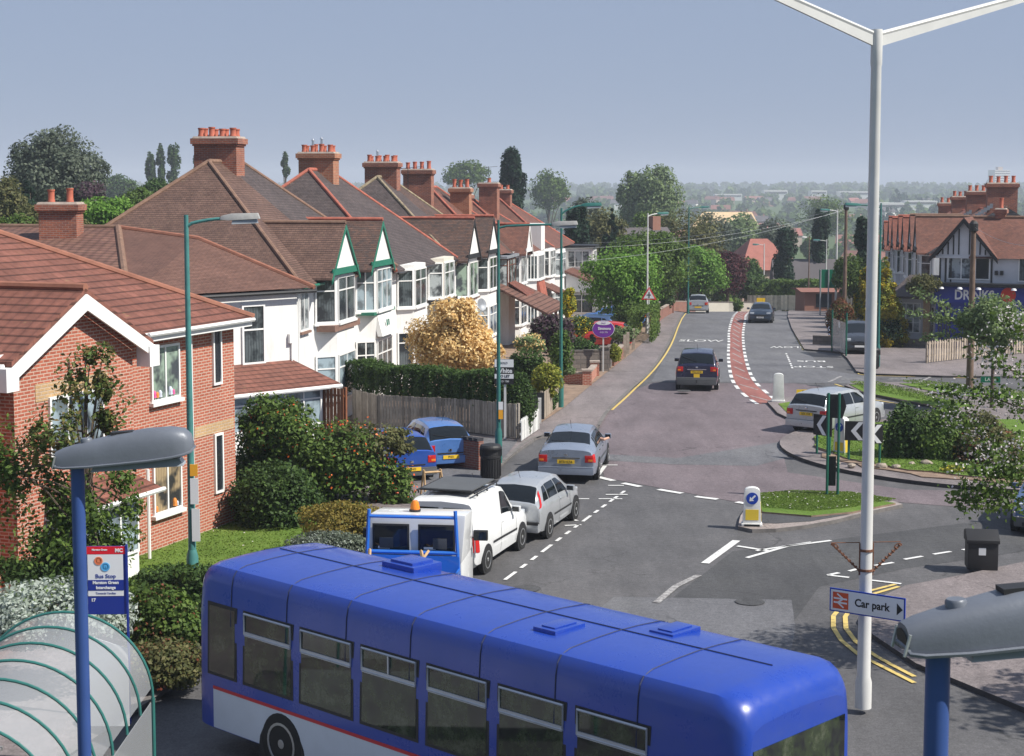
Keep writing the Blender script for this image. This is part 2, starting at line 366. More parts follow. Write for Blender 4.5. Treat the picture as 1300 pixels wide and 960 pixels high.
# carriageway
drape('road', [(-13, 10)] + [(p[0], p[1]) for p in bayk[::-1]][0:9] + leftk[::-1] + [(17.5, 150), (17, 155), (10, 157.5), (-8, 159), (-8, 166), (16, 165), (27, 160), (32, 152), (30, 120), (38, 92), (48, 86), (48, 10)], 0, 'asphalt')
# upper road surfacing patches
up = leftk[0:7]
drape('road_upper_surface', PX((868, 397), (852, 440), (828, 482), (828, 485), (1100, 487), (1100, 478), (1050, 470), (1024, 447), (1008, 418), (1003, 404), (1003, 394), (935, 393)), .004, 'asphalt_grey')
drape('road_worn_surface', PX((829, 486), (1010, 487), (1100, 500), (1040, 545), (990, 560), (1000, 600), (1150, 622), (1300, 625), (1300, 650), (1140, 638), (1080, 628), (960, 628), (948, 640), (850, 622), (768, 607), (757, 575), (761, 542), (772, 523), (798, 499)), .008, 'asphalt_red')
drape('road_repair_surface', PX((765, 577), (860, 582), (1000, 560), (1012, 563), (998, 582), (960, 592), (850, 590), (770, 585)), .0125, 'asphalt_grey')
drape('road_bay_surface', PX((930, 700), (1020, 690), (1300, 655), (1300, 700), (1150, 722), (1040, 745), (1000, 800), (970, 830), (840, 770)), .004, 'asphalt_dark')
drape('road_lower_surface', PX((780, 758), (1005, 762), (1010, 800), (990, 900), (700, 900), (740, 790)), .006, 'asphalt_grey')
# pavements with kerbs
drape('pavement', [(p[0], p[1]) for p in leftk] + bayk + [(-16, 12), (-16, 48), (-8, 60), (-3, 63), (0, 80), (3, 100), (7, 120), (10, 150), (14, 156)], .1, 'pave', .14, 'kerbstone')
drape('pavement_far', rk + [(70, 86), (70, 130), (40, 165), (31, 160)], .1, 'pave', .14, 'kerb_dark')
near = PX((1150, 743), (1108, 762), (1092, 785), (1100, 800), (1130, 820), (1163, 842), dz=.1) + [(9.5, 26), (12, 20), (20, 12), (48, 12), (48, 37)] + PX((1300, 713), (1200, 734), dz=.1)
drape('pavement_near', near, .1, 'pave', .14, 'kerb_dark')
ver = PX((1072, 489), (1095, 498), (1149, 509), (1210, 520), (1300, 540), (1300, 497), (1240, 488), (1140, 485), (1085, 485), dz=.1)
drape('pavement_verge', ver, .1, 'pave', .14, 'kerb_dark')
drape('verge_lawn', PX((1078, 488), (1112, 488), (1183, 504), (1240, 515), (1205, 519), (1149, 508), (1097, 498), dz=.12), .125, 'grass', .04, 'mud')
drape('verge_lawn', PX((1142, 487), (1170, 486.5), (1235, 493), (1300, 500), (1300, 508), (1214, 502), (1175, 495), dz=.12), .125, 'grass', .04, 'mud')
# roundabout
cx, cy, rr = 17.2, 55.6, 8.1
ring = [(cx + rr * math.cos(a) * (1.05 if math.cos(a) > 0 else 1), cy + rr * math.sin(a) * (.92 if math.sin(a) > 0 else 1)) for a in [2 * PI * k / 64 for k in range(64)]]
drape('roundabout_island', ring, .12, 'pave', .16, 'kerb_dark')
inner = [(cx + (x - cx) * .86 + .05, cy + (y - cy) * .84 + .1) for x, y in ring]
drape('roundabout_lawn', [(x + .12 * math.sin(k * 1.7), y + .1 * math.cos(k * 2.3)) for k, (x, y) in enumerate(inner)], .2, 'grass', .1, 'mud')
drape('roundabout_soil', [(cx + (x - cx) * .9 + .2 * math.sin(k * 2.1), cy + (y - cy) * .9 + .12 * math.cos(k * 1.3)) for k, (x, y) in enumerate(ring)][34:58] + [(19, 52), (14, 51.5)], .155, 'mud', .03, 'mud')
# splitter islands
isl = PX((937, 668), (940, 655), (950, 640), (965, 629), (1005, 626), (1080, 628), (1125, 633), (1146, 640), (1100, 650), (1060, 660), (1020, 667), (985, 671), (955, 672), dz=.1)
drape('splitter_island', isl, .1, 'pave_light', .12, 'kerbstone')
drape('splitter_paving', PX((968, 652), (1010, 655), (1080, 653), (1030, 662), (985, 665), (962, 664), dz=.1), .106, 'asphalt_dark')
drape('splitter_lawn', PX((962, 633), (1005, 629), (1080, 631), (1137, 640), (1100, 647), (1083, 651), (1030, 656), (968, 651), dz=.12), .15, 'grass', .05, 'mud')
drape('upper_island', PX((974, 510), (982, 505), (1020, 503), (1075, 509), (1080, 520), (1040, 530), (1000, 530), (987, 524), dz=.1), .1, 'pave', .12, 'kerb_dark')
drape('upper_island_lawn', PX((988, 513), (1020, 508), (1065, 512), (1040, 525), (1000, 525), dz=.1), .12, 'grass', .02, 'mud')
# gardens and lawns on the left
drape('front_lawn', [(-12.6, 33), (-6.4, 37.2), (-4.5, 41), (-3.6, 44.6), (-5.8, 47.5), (-9, 49), (-13, 40)], .16, 'grass', .06, 'mud')
drape('forecourt', [(-8.5, 49), (-.8, 49.2), (.2, 57.2), (-6, 60.8), (-9, 57)], .106, 'asphalt_grey')
drape('garden_soil', [(-9, 60.5), (-5.5, 61.2), (.3, 58.0), (2.1, 66), (4.2, 78), (6.6, 92), (9.3, 110), (11, 130), (13, 158), (-8, 158), (-10, 100), (-12, 60)], .13, 'mud')
# kerb stones along the left side
mb = MB(); strip(mb, leftk, .14, .112, 'kerbstone'); strip(mb, bayk, .14, .112, 'kerbstone'); tag(mb.build('kerb'), kind='structure')
# red hatched centre strip
L_ = [(952, 393), (935.5, 398), (930, 407.7), (927, 421.5), (927, 435), (926.5, 449), (927.5, 463), (930, 477), (934, 487), (942, 497), (952, 505.5), (964, 513.5)]
R_ = [(965, 393.5), (948, 398), (944.5, 407.7), (942, 421.5), (942, 435), (943.6, 449), (946.6, 463), (951.5, 477), (958, 487), (965, 494), (972, 500), (984, 510)]
lw = smoothline(PX(*L_), 1.0); rw = smoothline(PX(*R_), 1.0)
mb = MB(); n_ = 90
def resamp(p, n):
    d = [0]
    for a, b in zip(p, p[1:]): d.append(d[-1] + (b - a).length)
    out = []
    for k in range(n):
        t = d[-1] * k / (n - 1); i = max(j for j in range(len(d)) if d[j] <= t + 1e-9); i = min(i, len(p) - 2)
        out.append(p[i].lerp(p[i + 1], (t - d[i]) / max(1e-6, d[i + 1] - d[i])))
    return out
lw, rw = resamp(lw, n_), resamp(rw, n_)
vs = []
for a, b in zip(lw, rw): vs += [(a.x, a.y, gz(a.y) + .0125), (b.x, b.y, gz(b.y) + .0125)]
mb.add(vs, [(2 * i, 2 * i + 1, 2 * i + 3, 2 * i + 2) for i in range(n_ - 1)], 'red_paint')
b_ = PX((890, 394.8), (890, 393), (925, 391.8), (968, 391.5), (966, 393.8), (930, 395.2)); mb.add([(x, y, gz(y) + .016) for x, y in b_], [tuple(range(6))[::-1]], 'red_paint')
tag(mb.build('red_surfacing'), kind='structure')
mb = MB()
ee = .02
strip(mb, [(p.x - .08, p.y) for p in lw], .17, ee, 'line_bright', (1.5, 1.2), False)
strip(mb, [(p.x + .08, p.y) for p in rw], .17, ee, 'line_bright', (1.5, 1.2), False)
for k in range(6, 88, 3):
    a, b = lw[k], rw[min(n_ - 1, k + 2)]
    strip(mb, [(a.x + .15, a.y), (b.x - .15, b.y)], .09, ee - .003, 'line_old', None, False)
# yellow lines
strip(mb, PX((872, 397), (862, 413), (851, 440), (832, 468), (802, 498), (777, 521)), .1, .018, 'line_yellow')
strip(mb, PX((1013, 394.5), (1003, 398), (1001, 403), (1006, 417), (1020, 445)), .1, .018, 'line_yellow')
strip(mb, PX((1060, 488), (1075, 493), (1100, 502), (1150, 511)), .1, .018, 'line_yellow'); strip(mb, PX((1063, 491), (1078, 497), (1100, 506), (1140, 513)), .1, .018, 'line_yellow')
strip(mb, PX((1088, 471.5), (1100, 477), (1190, 479), (1240, 481)), .08, .018, 'line_yellow')
strip(mb, PX((1137, 742.5), (1100, 752), (1072, 766), (1058, 783), (1058, 798), (1068, 814), (1090, 832), (1110, 842), (1161, 868)), .1, .018, 'line_yellow')
strip(mb, PX((1141, 745.5), (1108, 755), (1084, 768), (1073, 784), (1074, 799), (1087, 816), (1112, 834), (1161, 860)), .1, .018, 'line_yellow')
# give-way dashes and parking bays
for p in [[(759, 606), (779, 611)], [(791, 614), (813, 618.5)], [(836, 622), (866, 627)], [(883, 631), (911, 634.5)], [(935, 638), (950, 640.5)]]: strip(mb, PX(*p), .22, .018, 'line_bright', None, False)
strip(mb, PX((641, 737), (668, 717), (694, 697), (718, 679), (745, 659), (764, 645), (793, 624)), .09, .018, 'line_bright', (.55, .42), False)
for p in [[(769, 628.5), (797, 628.5)], [(760, 634), (790, 634)], [(758, 591), (784, 591)], [(772, 617), (792, 617)], [(711, 634), (748, 634)], [(717, 668), (738, 667)], [(720, 658), (733, 662)]]: strip(mb, PX(*p), .1, .018, 'line_bright', None, False)
for p in [[(757, 607), (768, 592)], [(713, 642), (729, 632)]]: strip(mb, PX(*p), .13, .018, 'line_bright', None, False)
strip(mb, PX((895, 716), (935, 687)), .2, .018, 'line_bright', None, False)
strip(mb, PX((936, 694), (975, 700)), .13, .018, 'line_bright', None, False); strip(mb, PX((948, 709), (1000, 694), (1055, 687)), .12, .018, 'line_bright', None, False); strip(mb, PX((960, 700), (1030, 689)), .1, .018, 'line_bright', None, False)
for p in [[(833, 766), (858, 745), (887, 731)], [(808, 801), (818, 788)]]: strip(mb, PX(*p), .16, .018, 'line_old', None, False)
for p in [[(1051, 731), (1065, 728)], [(1051, 731), (1078, 734)], [(1078, 726), (1089, 723)], [(1110, 719), (1134, 715)], [(1148, 711), (1171, 707)], [(1185, 704.5), (1207, 701)], [(1222, 699), (1243, 695.5)], [(1102, 737), (1144, 742)]]: strip(mb, PX(*p), .11, .018, 'line_bright', None, False)
for p in [[(1052, 485.5), (1068, 478)], [(1165, 487), (1185, 477)], [(1068, 482), (1100, 482)], [(1127, 483), (1170, 483)], [(1128, 481), (1170, 481)]]: strip(mb, PX(*p), .14, .018, 'line_old', None, False)
strip(mb, PX((998, 449), (1006, 468)), .1, .018, 'line_bright', (.8, .5), False)
# stained and hand-dropped bits on the road
tag(mb.build('road_markings'), kind='structure')
def roadtext(s, px, py, size, rz, sx, up=False, m='line_bright'):
    x, y = G(px, py); mat = Matrix.Translation((x, y, gz(y) + .018)) @ Matrix.Rotation(math.atan2(gz(y + 1) - gz(y - 1), 2), 4, 'X') @ Matrix.Rotation(rz, 4, 'Z')
    o = text(s, size, m, None, mat, 'road_lettering', sx, .0, bold=.012); tag(o, kind='structure')
roadtext('SLOW', 890, 433, 2.6, R(-9), .38)
roadtext('SLOW', 1000, 441, 2.0, R(170), .36)
roadtext('BUS', 1030, 459, 1.2, R(172), .75); roadtext('STOP', 1033, 466, 1.2, R(172), .7)
# ------------------------------------------------ building materials
brick('red_brick', (.35, .095, .058), (.43, .13, .08), (.50, .36, .29), ms=.013, patch=.12)
brick('old_brick', (.30, .10, .065), (.20, .085, .07), (.26, .20, .17), ms=.011, patch=.35)
brick('chimney_brick', (.36, .12, .07), (.22, .08, .06), (.30, .22, .18), ms=.01, patch=.4)
brick('warm_brick', (.44, .17, .09), (.34, .12, .07), (.36, .27, .2), patch=.35)
brick('yellow_brick', (.42, .27, .14), (.36, .21, .11), (.4, .33, .25), patch=.3)
brick('buff_brick', (.50, .33, .17), (.46, .29, .15), (.5, .4, .3), patch=.2)
brick('grey_block', (.20, .17, .15), (.15, .13, .12), (.12, .11, .1), .44, .215, .02, patch=.3)
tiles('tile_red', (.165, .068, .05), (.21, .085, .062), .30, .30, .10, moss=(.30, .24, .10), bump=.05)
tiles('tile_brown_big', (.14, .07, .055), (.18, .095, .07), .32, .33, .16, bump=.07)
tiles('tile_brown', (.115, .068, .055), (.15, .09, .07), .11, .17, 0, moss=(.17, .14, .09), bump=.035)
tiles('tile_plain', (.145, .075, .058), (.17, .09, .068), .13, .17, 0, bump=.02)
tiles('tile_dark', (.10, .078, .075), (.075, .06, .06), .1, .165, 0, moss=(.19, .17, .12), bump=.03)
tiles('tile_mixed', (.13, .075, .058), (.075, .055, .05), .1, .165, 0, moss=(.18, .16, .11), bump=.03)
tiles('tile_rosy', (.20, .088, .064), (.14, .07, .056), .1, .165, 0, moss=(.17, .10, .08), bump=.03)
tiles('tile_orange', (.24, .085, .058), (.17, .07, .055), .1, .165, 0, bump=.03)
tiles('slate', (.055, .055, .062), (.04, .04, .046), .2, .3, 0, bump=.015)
M('ridge_red', (.36, .11, .075), .8, var=.3, scale=4, bump=.01); M('ridge_brown', (.20, .12, .085), .85, var=.25, scale=5, bump=.01)
M('ridge_lichen', (.26, .21, .14), .9, var=.45, scale=6, bump=.01); M('ridge_rust', (.27, .115, .075), .85, var=.25, scale=3)
m, n, l, b = newmat('render_white'); b.inputs['Roughness'].default_value = .85; v = n.new('ShaderNodeTexCoord').outputs['Object']; mp = n.new('ShaderNodeMapping'); mp.inputs['Scale'].default_value = (2.2, 2.2, .35); l.new(v, mp.inputs[0])
c_ = mix(n, l, ramp(n, l, noise(n, l, mp.outputs[0], 1.4, 7, .75), [(.5, (0,) * 3), (.78, (.55,) * 3)]), (.77, .765, .75), (.50, .48, .43)); l.new(mix(n, l, 1, c_, ramp(n, l, noise(n, l, v, .7, 4), [(.3, (.93,) * 3), (.7, (1.03,) * 3)]), 'MULTIPLY'), b.inputs['Base Color']); bumpn(n, l, noise(n, l, v, 30, 3), b, .006); M('render_cream', (.62, .58, .50), .85, var=.08, scale=1.2)
M('render_pink', (.66, .50, .46), .85, var=.08, scale=1.2); M('render_grey', (.56, .57, .60), .85, var=.1, scale=1)
M('upvc', (.80, .80, .79), .35, var=.03, spec=.5); M('paint_green', (.02, .17, .11), .4, var=.1); M('paint_black', (.02, .02, .022), .5, var=.1)
M('paint_brown', (.14, .055, .035), .5, var=.15); M('wood_dark', (.10, .045, .025), .7, var=.3, scale=6); M('lead', (.30, .32, .35), .5, .3, var=.25, scale=5)
M('pot_red', (.42, .115, .07), .7, var=.2, scale=5); M('pot_buff', (.45, .3, .18), .8, var=.2); M('steel_cowl', (.6, .62, .65), .3, .9, var=.1); M('mortar_cap', (.34, .28, .24), .95, var=.3, scale=6)
M('glass_dark', (.018, .022, .028), .05, var=0, spec=.7); M('glass_blue', (.05, .09, .13), .06, var=0, spec=.8)
M('sill_brick', (.22, .13, .10), .8, var=.2, scale=8); M('gutter_black', (.02, .02, .022), .4, var=0)
curtain('net', (.42, .46, .47), (.05, .055, .06)); curtain('net_blue', (.36, .46, .52), (.12, .15, .17), 34); curtain('drape_warm', (.40, .30, .18), (.04, .04, .04), 14); curtain('mostly_dark', (.10, .12, .13), (.02, .024, .028), 9)
curtain('blind_green', (.32, .42, .34), (.06, .07, .08), 20)
# ------------------------------------------------ parts of buildings
def win(parent, x, y, z, ang, w, h, cols=2, top=.0, fm='upvc', pm='net', sill=None, fr=.06, name='window', bars=0, lab=None):
    a = MB().at(x, y, z, rz=ang); t = fr
    a.box(-w / 2, -w / 2 + t, -.06, .03, 0, h, fm); a.box(w / 2 - t, w / 2, -.06, .03, 0, h, fm)
    a.box(-w / 2 + t, w / 2 - t, -.06, .03, 0, t, fm); a.box(-w / 2 + t, w / 2 - t, -.06, .03, h - t, h, fm)
    for c in range(1, cols): xx = -w / 2 + w * c / cols; a.box(xx - t * .45, xx + t * .45, -.052, .03, t, h - t, fm)
    if top:
        for c in range(cols): a.box(-w / 2 + w * c / cols + (t if c == 0 else t * .45), -w / 2 + w * (c + 1) / cols - (t if c == cols - 1 else t * .45), -.05, .03, h * (1 - top) - t * .4, h * (1 - top) + t * .4, fm)
    for k in range(bars):
        zz = t + (h - 2 * t) * (k + 1) / (bars + 1); a.box(-w / 2 + t, w / 2 - t, -.03, .03, zz - .01, zz + .01, fm)
    o = a.build(name, parent)
    if lab: o['label'] = lab
    MB().at(x, y, z, rz=ang).box(-w / 2 + .02, w / 2 - .02, -.022, .028, .02, h - .02, pm).build('pane', o)
    if sill: MB().at(x, y, z, rz=ang).box(-w / 2 - .06, w / 2 + .06, -.13, .03, -.09, -.002, sill).build('sill', o)
    return o
def hiproof(parent, x0, x1, y0, y1, z, zr, h0, h1, m, rm='ridge_brown', ov=.35, ms=None, ridge=True):
    """ridge runs along y; h0,h1 = hip runs (0 = gable); ms: second material beyond the party wall"""
    a = MB(); X0, X1, Y0, Y1 = x0 - ov, x1 + ov, y0 - ov * (h0 > 0), y1 + ov * (h1 > 0); xm = (x0 + x1) / 2
    r0, r1 = (xm, y0 + h0, zr), (xm, y1 - h1, zr); t = .1
    sl = (zr - z) / ((x1 - x0) / 2); ze = z - sl * ov * .8
    e = [(X0, Y0, ze), (X1, Y0, ze), (X1, Y1, ze), (X0, Y1, ze)]
    if ms:
        ym = (y0 + y1) / 2; q1, q0, rmid = (X1, ym, ze), (X0, ym, ze), (xm, min(max(ym, r0[1] + .01), r1[1] - .01), zr)
        a.poly([e[0], e[1], r0], m); a.add([e[1], q1, rmid, r0], [(0, 1, 2, 3)], m); a.add([q1, e[2], r1, rmid], [(0, 1, 2, 3)], ms)
        a.poly([e[2], e[3], r1], ms); a.add([e[3], q0, rmid, r1], [(0, 1, 2, 3)], ms); a.add([q0, e[0], r0, rmid], [(0, 1, 2, 3)], m)
    else:
        a.poly([e[0], e[1], r0], m); a.add([e[1], e[2], r1, r0], [(0, 1, 2, 3)], m); a.poly([e[2], e[3], r1], m); a.add([e[3], e[0], r0, r1], [(0, 1, 2, 3)], m)
    lo = [(p[0], p[1], p[2] - t) for p in e]
    a.add(e + lo, [(0, 4, 5, 1), (1, 5, 6, 2), (2, 6, 7, 3), (3, 7, 4, 0), (4, 7, 6, 5)], m)
    o = a.build('roof', parent)
    if ridge:
        b = MB(); b.tube([r0, r1], .1, rm, 8)
        if h0: b.tube([e[0], r0], .09, rm, 8); b.tube([e[1], r0], .09, rm, 8)
        if h1: b.tube([e[2], r1], .09, rm, 8); b.tube([e[3], r1], .09, rm, 8)
        b.build('ridge_tiles', o, smooth=True)
    return o
def gutter(parent, pts, m='upvc', name='gutter'):
    a = MB()
    for p, q in zip(pts, pts[1:]): a.tube([p, q], .055, m, 6)
    return a.build(name, parent)
def fascia(parent, x, y0, y1, z, m='upvc', h=.18): return MB().box(x - .03, x, y0, y1, z - h, z, m).build('fascia', parent)
def chimney(parent, x, y, z0, z1, wx, wy, pots, rows=1, bm='chimney_brick', pm='pot_red', cowl=(), ph=.34):
    a = MB(); a.box(x - wx / 2, x + wx / 2, y - wy / 2, y + wy / 2, z0, z1 - .38, bm)
    a.box(x - wx / 2 - .05, x + wx / 2 + .05, y - wy / 2 - .05, y + wy / 2 + .05, z1 - .38, z1 - .3, bm)
    a.box(x - wx / 2 - .11, x + wx / 2 + .11, y - wy / 2 - .11, y + wy / 2 + .11, z1 - .3, z1 - .08, bm); a.box(x - wx / 2 - .06, x + wx / 2 + .06, y - wy / 2 - .06, y + wy / 2 + .06, z1 - .08, z1, 'mortar_cap', .05)
    o = a.build('chimney', parent)
    n = pots
    for k in range(n):
        for r in range(rows):
            px = x - wx / 2 + wx * (k + .5) / n; py = y + (r - (rows - 1) / 2) * .42
            h = ph * random.choice([.9, 1, 1, 1.1]); rr = .12
            MB().lathe([(rr * 1.15, z1 - .03), (rr * 1.12, z1 + .06), (rr * .98, z1 + .09), (rr * 1.0, z1 + h - .07), (rr * 1.16, z1 + h - .05), (rr * 1.16, z1 + h), (rr * .8, z1 + h), (rr * .78, z1 + h - .12)], pm, 12, (px, py, 0)).build('chimney_pot', o, smooth=True)
            if (k, r) in cowl: MB().lathe([(.06, z1 + h), (.06, z1 + h + .22), (.1, z1 + h + .23), (.03, z1 + h + .32)], 'steel_cowl', 8, (px, py, 0)).build('cowl', o, smooth=True)
    return o
def flashing(parent, x0, y, z0, x1, z1, n=7, m='lead'):
    a = MB()
    for k in range(n):
        f, g = k / n, (k + 1) / n; a.box(x0 + (x1 - x0) * f, x0 + (x1 - x0) * g, y - .02, y, min(z0 + (z1 - z0) * f, z0 + (z1 - z0) * g) - .05, max(z0 + (z1 - z0) * f, z0 + (z1 - z0) * g) + .12, m)
    return a.build('flashing', parent)
def front_gable(parent, xf, y, w, ze, za, xb, m, bm, wm='render_white', band=True, rm='ridge_brown'):
    """cross gable whose ridge runs back along -x into the main roof"""
    a = MB(); t = .09; s = (za - ze) / (w / 2); ov = .12
    for sg in (-1, 1):
        e = (y + sg * (w / 2 + ov), ze - s * ov); vs = [(xf, y, za), (xf, e[0], e[1]), (xb + (0 if 1 else 0), e[0], e[1]), (xb, y, za)]
        if sg > 0: vs = vs[::-1]
        a.slab(vs, (0, 0, -t), m)
    o = a.build('gable_roof', parent)
    MB().tube([(xf, y, za + .0), (xb, y, za)], .085, rm, 8).build('ridge_tiles', o, smooth=True)
    g = MB(); g.slab([(xf - .05, y - w / 2, ze), (xf - .05, y + w / 2, ze), (xf - .05, y, za - .05)], (-.1, 0, 0), wm)
    gw = g.build('gable_wall', parent)
    b = MB(); bw = .15
    for sg in (-1, 1):
        p, q = (y, za - .08), (y + sg * (w / 2 + ov), ze - s * ov - .08)
        b.slab([(xf + .03, p[0], p[1]), (xf + .03, q[0], q[1]), (xf + .03, q[0], q[1] - bw), (xf + .03, p[0], p[1] - bw * 1.15)][::sg], (-.045, 0, 0), bm)
    if band: b.box(xf - .045, xf - .0, y - w / 2 + .05, y + w / 2 - .05, ze - .04, ze + .2, bm)
    b.build('bargeboard', parent)
def bay(parent, y, x, z0, wt, wf, dp, floors, wm='render_white', top=5.5, pm='net', fm='upvc', apron=None, flat=False):
    """canted bay: floors = [(z of sill, height, cols, toplight)]; wall below, between and above the lights"""
    pts = [(x - .05, y - wt / 2), (x + dp, y - wf / 2), (x + dp, y + wf / 2), (x - .05, y + wt / 2)]
    a = MB(); a.prism(pts, z0, top, wm); o = a.build('bay', parent)
    for (zs, h, c, tl, p_) in floors:
        win(o, x + dp, y, z0 + zs, PI / 2, wf - .04, h, c, tl, fm, p_, 'upvc' if fm == 'upvc' else fm)
        for sg in (-1, 1):
            ax, ay = (x + dp / 2 - .01, y + sg * (wt + wf) / 4); ang = math.atan2(sg * (dp), (wt - wf) / 2) if False else None
            ln = math.hypot(dp, (wt - wf) / 2); nx, ny = (wt - wf) / 2 / ln, sg * dp / ln
            win(o, ax, ay, z0 + zs, math.atan2(ny, nx) + PI / 2, ln - .1, h, max(1, c - 1), tl, fm, p_, 'upvc' if fm == 'upvc' else fm)
    return o
def downpipe(parent, x, y, z0, z1, m='upvc'): return MB().tube([(x, y, z1), (x, y, z0)], .035, m, 6).build('downpipe', parent)
HZ = -R(9.6)
U = Vector((math.sin(-HZ), math.cos(-HZ), 0)); V = Vector((math.cos(HZ), math.sin(HZ), 0))
O0 = Vector((-7.68, 59.0, 0))                     # near corner of the first pair
def HL(u, v=0): return O0 + U * u + V * v
def pair(name, label, u0, L, D=10, he=5.55, hr=9.75, m='tile_brown', ms=None, wm='render_white', h0=4.6, h1=4.6, base=None, rm='ridge_brown', group='semi-detached houses along the left of the street'):
    p = HL(u0); z = gz(p.y + L / 2) + .1 if base is None else base
    t = thing(name, label, 'house', (p.x, p.y, z), HZ, group)
    MB().box(-D, 0, 0, L, -.6, he, wm).build('wall', t)
    rf = hiproof(t, -D, 0, 0, L, he, hr, h0, h1, m, rm, ms=ms)
    return t, rf
GRN = 'paint_green'
# --- A: green-gabled pair
t, rf = pair('house', 'white semi-detached pair with two green-edged gables and a brown hipped roof', 0, 13.6, ms='tile_dark', h0=5.2, h1=4.4)
chimney(rf, -5.2, 7.0, 8.2, 10.75, 1.75, 1.0, 4, 2); flashing(rf, -5.9, 6.45, 9.3, -4.3, 8.9)
for y, m_, r_ in ((3.5, 'tile_brown', 'ridge_brown'), (9.2, 'tile_mixed', 'ridge_red')):
    front_gable(t, .92, y, 3.7, 5.6, 7.45, -3.0, m_, GRN, rm=r_)
bay(t, 4.1, 0, .0, 3.6, 2.4, .72, [(.9, 1.65, 2, .3, 'net_blue'), (3.75, 1.7, 2, .3, 'mostly_dark')])
bay(t, 9.9, 0, .0, 3.7, 2.5, .75, [(.9, 1.65, 3, .35, 'mostly_dark'), (3.75, 1.7, 3, .32, 'net_blue')])
MB().box(.1, .80, 8.1, 11.7, 3.6, 3.72, GRN).build('bay_trim', t); MB().box(.1, .80, 2.3, 5.9, 3.45, 3.68, 'sill_brick').build('bay_trim', t)
a = MB(); a.slab([(1.02, 8.6, 2.72), (1.02, 11.2, 2.72), (.77, 11.1, 3.6), (.77, 8.7, 3.6)], (-.2, 0, 0), 'render_white'); a.build('bay_apron', t)
for q in (9.5, 9.8): MB().slab([(1.0, q, 3.1), (1.0, q + .12, 3.1), (.98, q + .12, 3.35), (.98, q, 3.35)], (-.03, 0, 0), GRN).build('wall_ornament', t)
win(t, 0, .95, 3.6, PI / 2, 1.1, 1.75, 2, .0, pm='net', sill='sill_brick')
win(t, 0, 12.7, 3.7, PI / 2, 1.0, 1.6, 2, .3, pm='mostly_dark', sill='upvc')
a = MB(); a.box(0, .02, .5, 1.4, 0, 1.9, 'paint_black'); a.lathe([(.45, 0), (.45, .02)], 'paint_black', 20)
a = MB(); pts = [(.5, 0), (1.4, 0)] + [(.95 + .45 * math.cos(q), 1.7 + .5 * math.sin(q)) for q in [PI * k / 10 for k in range(11)]]
a.slab([(.015, p[0], p[1]) for p in pts], (-.05, 0, 0), 'old_brick'); a.build('door_arch', t)
gutter(t, [(.42, -.3, 5.25), (.42, 2.2, 5.25)], 'paint_green'); downpipe(t, .08, .12, 0, 5.2)
a = MB(); a.box(-.12, .0, 0, 0, 0, 0, 'lead') if False else a.slab([(-3.3, 3.35, 8.18), (-3.3, 3.9, 8.18), (-1.9, 3.9, 7.0), (-1.9, 3.35, 7.0)], (.04, 0, .06), 'lead'); a.build('roof_light', rf)
MB().box(.0, .5, 11.85, 12.1, 0, 3.4, 'old_brick').build('brick_pier', t)
def aerial(rf, x, y, z, s=1):
    a = MB(); a.tube([(x, y, z), (x, y, z + 1.5 * s)], .018, 'gutter_black', 5); a.tube([(x - .6, y - .1, z + 1.35 * s), (x + .6, y + .1, z + 1.5 * s)], .01, 'gutter_black', 4)
    for k in range(7): a.tube([(x - .5 + k * .17, y - .28 + k * .03, z + 1.37 * s + k * .018), (x - .5 + k * .17, y + .25 + k * .03, z + 1.37 * s + k * .018)], .007, 'gutter_black', 4)
    a.build('aerial', rf)

# --- B: plain hipped pair, slate grey roof
t, rf = pair('house', 'white semi-detached pair with grey hipped roof and red hip tiles between the gables', 14.1, 12.6, m='tile_dark', rm='ridge_red')
chimney(rf, -5.0, 6.3, 8.2, 10.6, 1.7, 1.0, 4, 2, 'warm_brick', cowl=((1, 0), (2, 0))); flashing(rf, -5.7, 5.78, 9.2, -4.1, 8.9)
bay(t, 2.8, 0, 0, 3.4, 2.3, .7, [(.9, 1.6, 2, .3, 'mostly_dark'), (3.6, 1.7, 2, .3, 'mostly_dark')]); bay(t, 9.2, 0, 0, 3.5, 2.4, .7, [(.9, 1.6, 2, .3, 'net'), (3.6, 1.7, 2, .3, 'net')], wm='render_cream')
MB().box(.05, .78, 7.4, 11.0, 3.3, 3.5, 'paint_black').build('bay_trim', t); gutter(t, [(.42, -.2, 5.2), (.42, 12.8, 5.2)], 'gutter_black'); MB().box(0, .3, 12.0, 12.6, 0, 3.6, 'old_brick').build('brick_pier', t)
win(t, 0, 5.6, 3.8, PI / 2, .9, 1.3, 1, .3, pm='mostly_dark', sill='upvc'); downpipe(t, .08, 6.3, 0, 5.2, 'gutter_black')
# --- C: black-barged gables
t, rf = pair('house', 'white semi-detached pair with two black-edged gables and a satellite dish', 27.1, 11.6, m='tile_dark', ms='tile_mixed', rm='ridge_lichen')
chimney(rf, -5.0, 5.8, 8.2, 10.6, 1.8, .9, 4, 2, cowl=((1, 0),)); flashing(rf, -5.7, 5.33, 9.2, -4.1, 8.9)
for y in (1.9, 7.6): front_gable(t, .9, y, 3.7, 5.55, 7.6, -3.2, 'tile_mixed', 'paint_black', rm='ridge_red')
bay(t, 2.5, 0, 0, 3.4, 2.3, .7, [(.9, 1.7, 2, .3, 'net'), (3.5, 1.8, 2, .0, 'blind_green')]); bay(t, 8.3, 0, 0, 3.4, 2.3, .7, [(.9, 1.7, 2, .3, 'net'), (3.5, 1.8, 2, .3, 'mostly_dark')])
MB().box(.05, .76, .8, 4.2, 3.3, 3.42, 'sill_brick').build('bay_trim', t); gutter(t, [(.42, -.2, 5.2), (.42, 11.8, 5.2)], 'gutter_black')
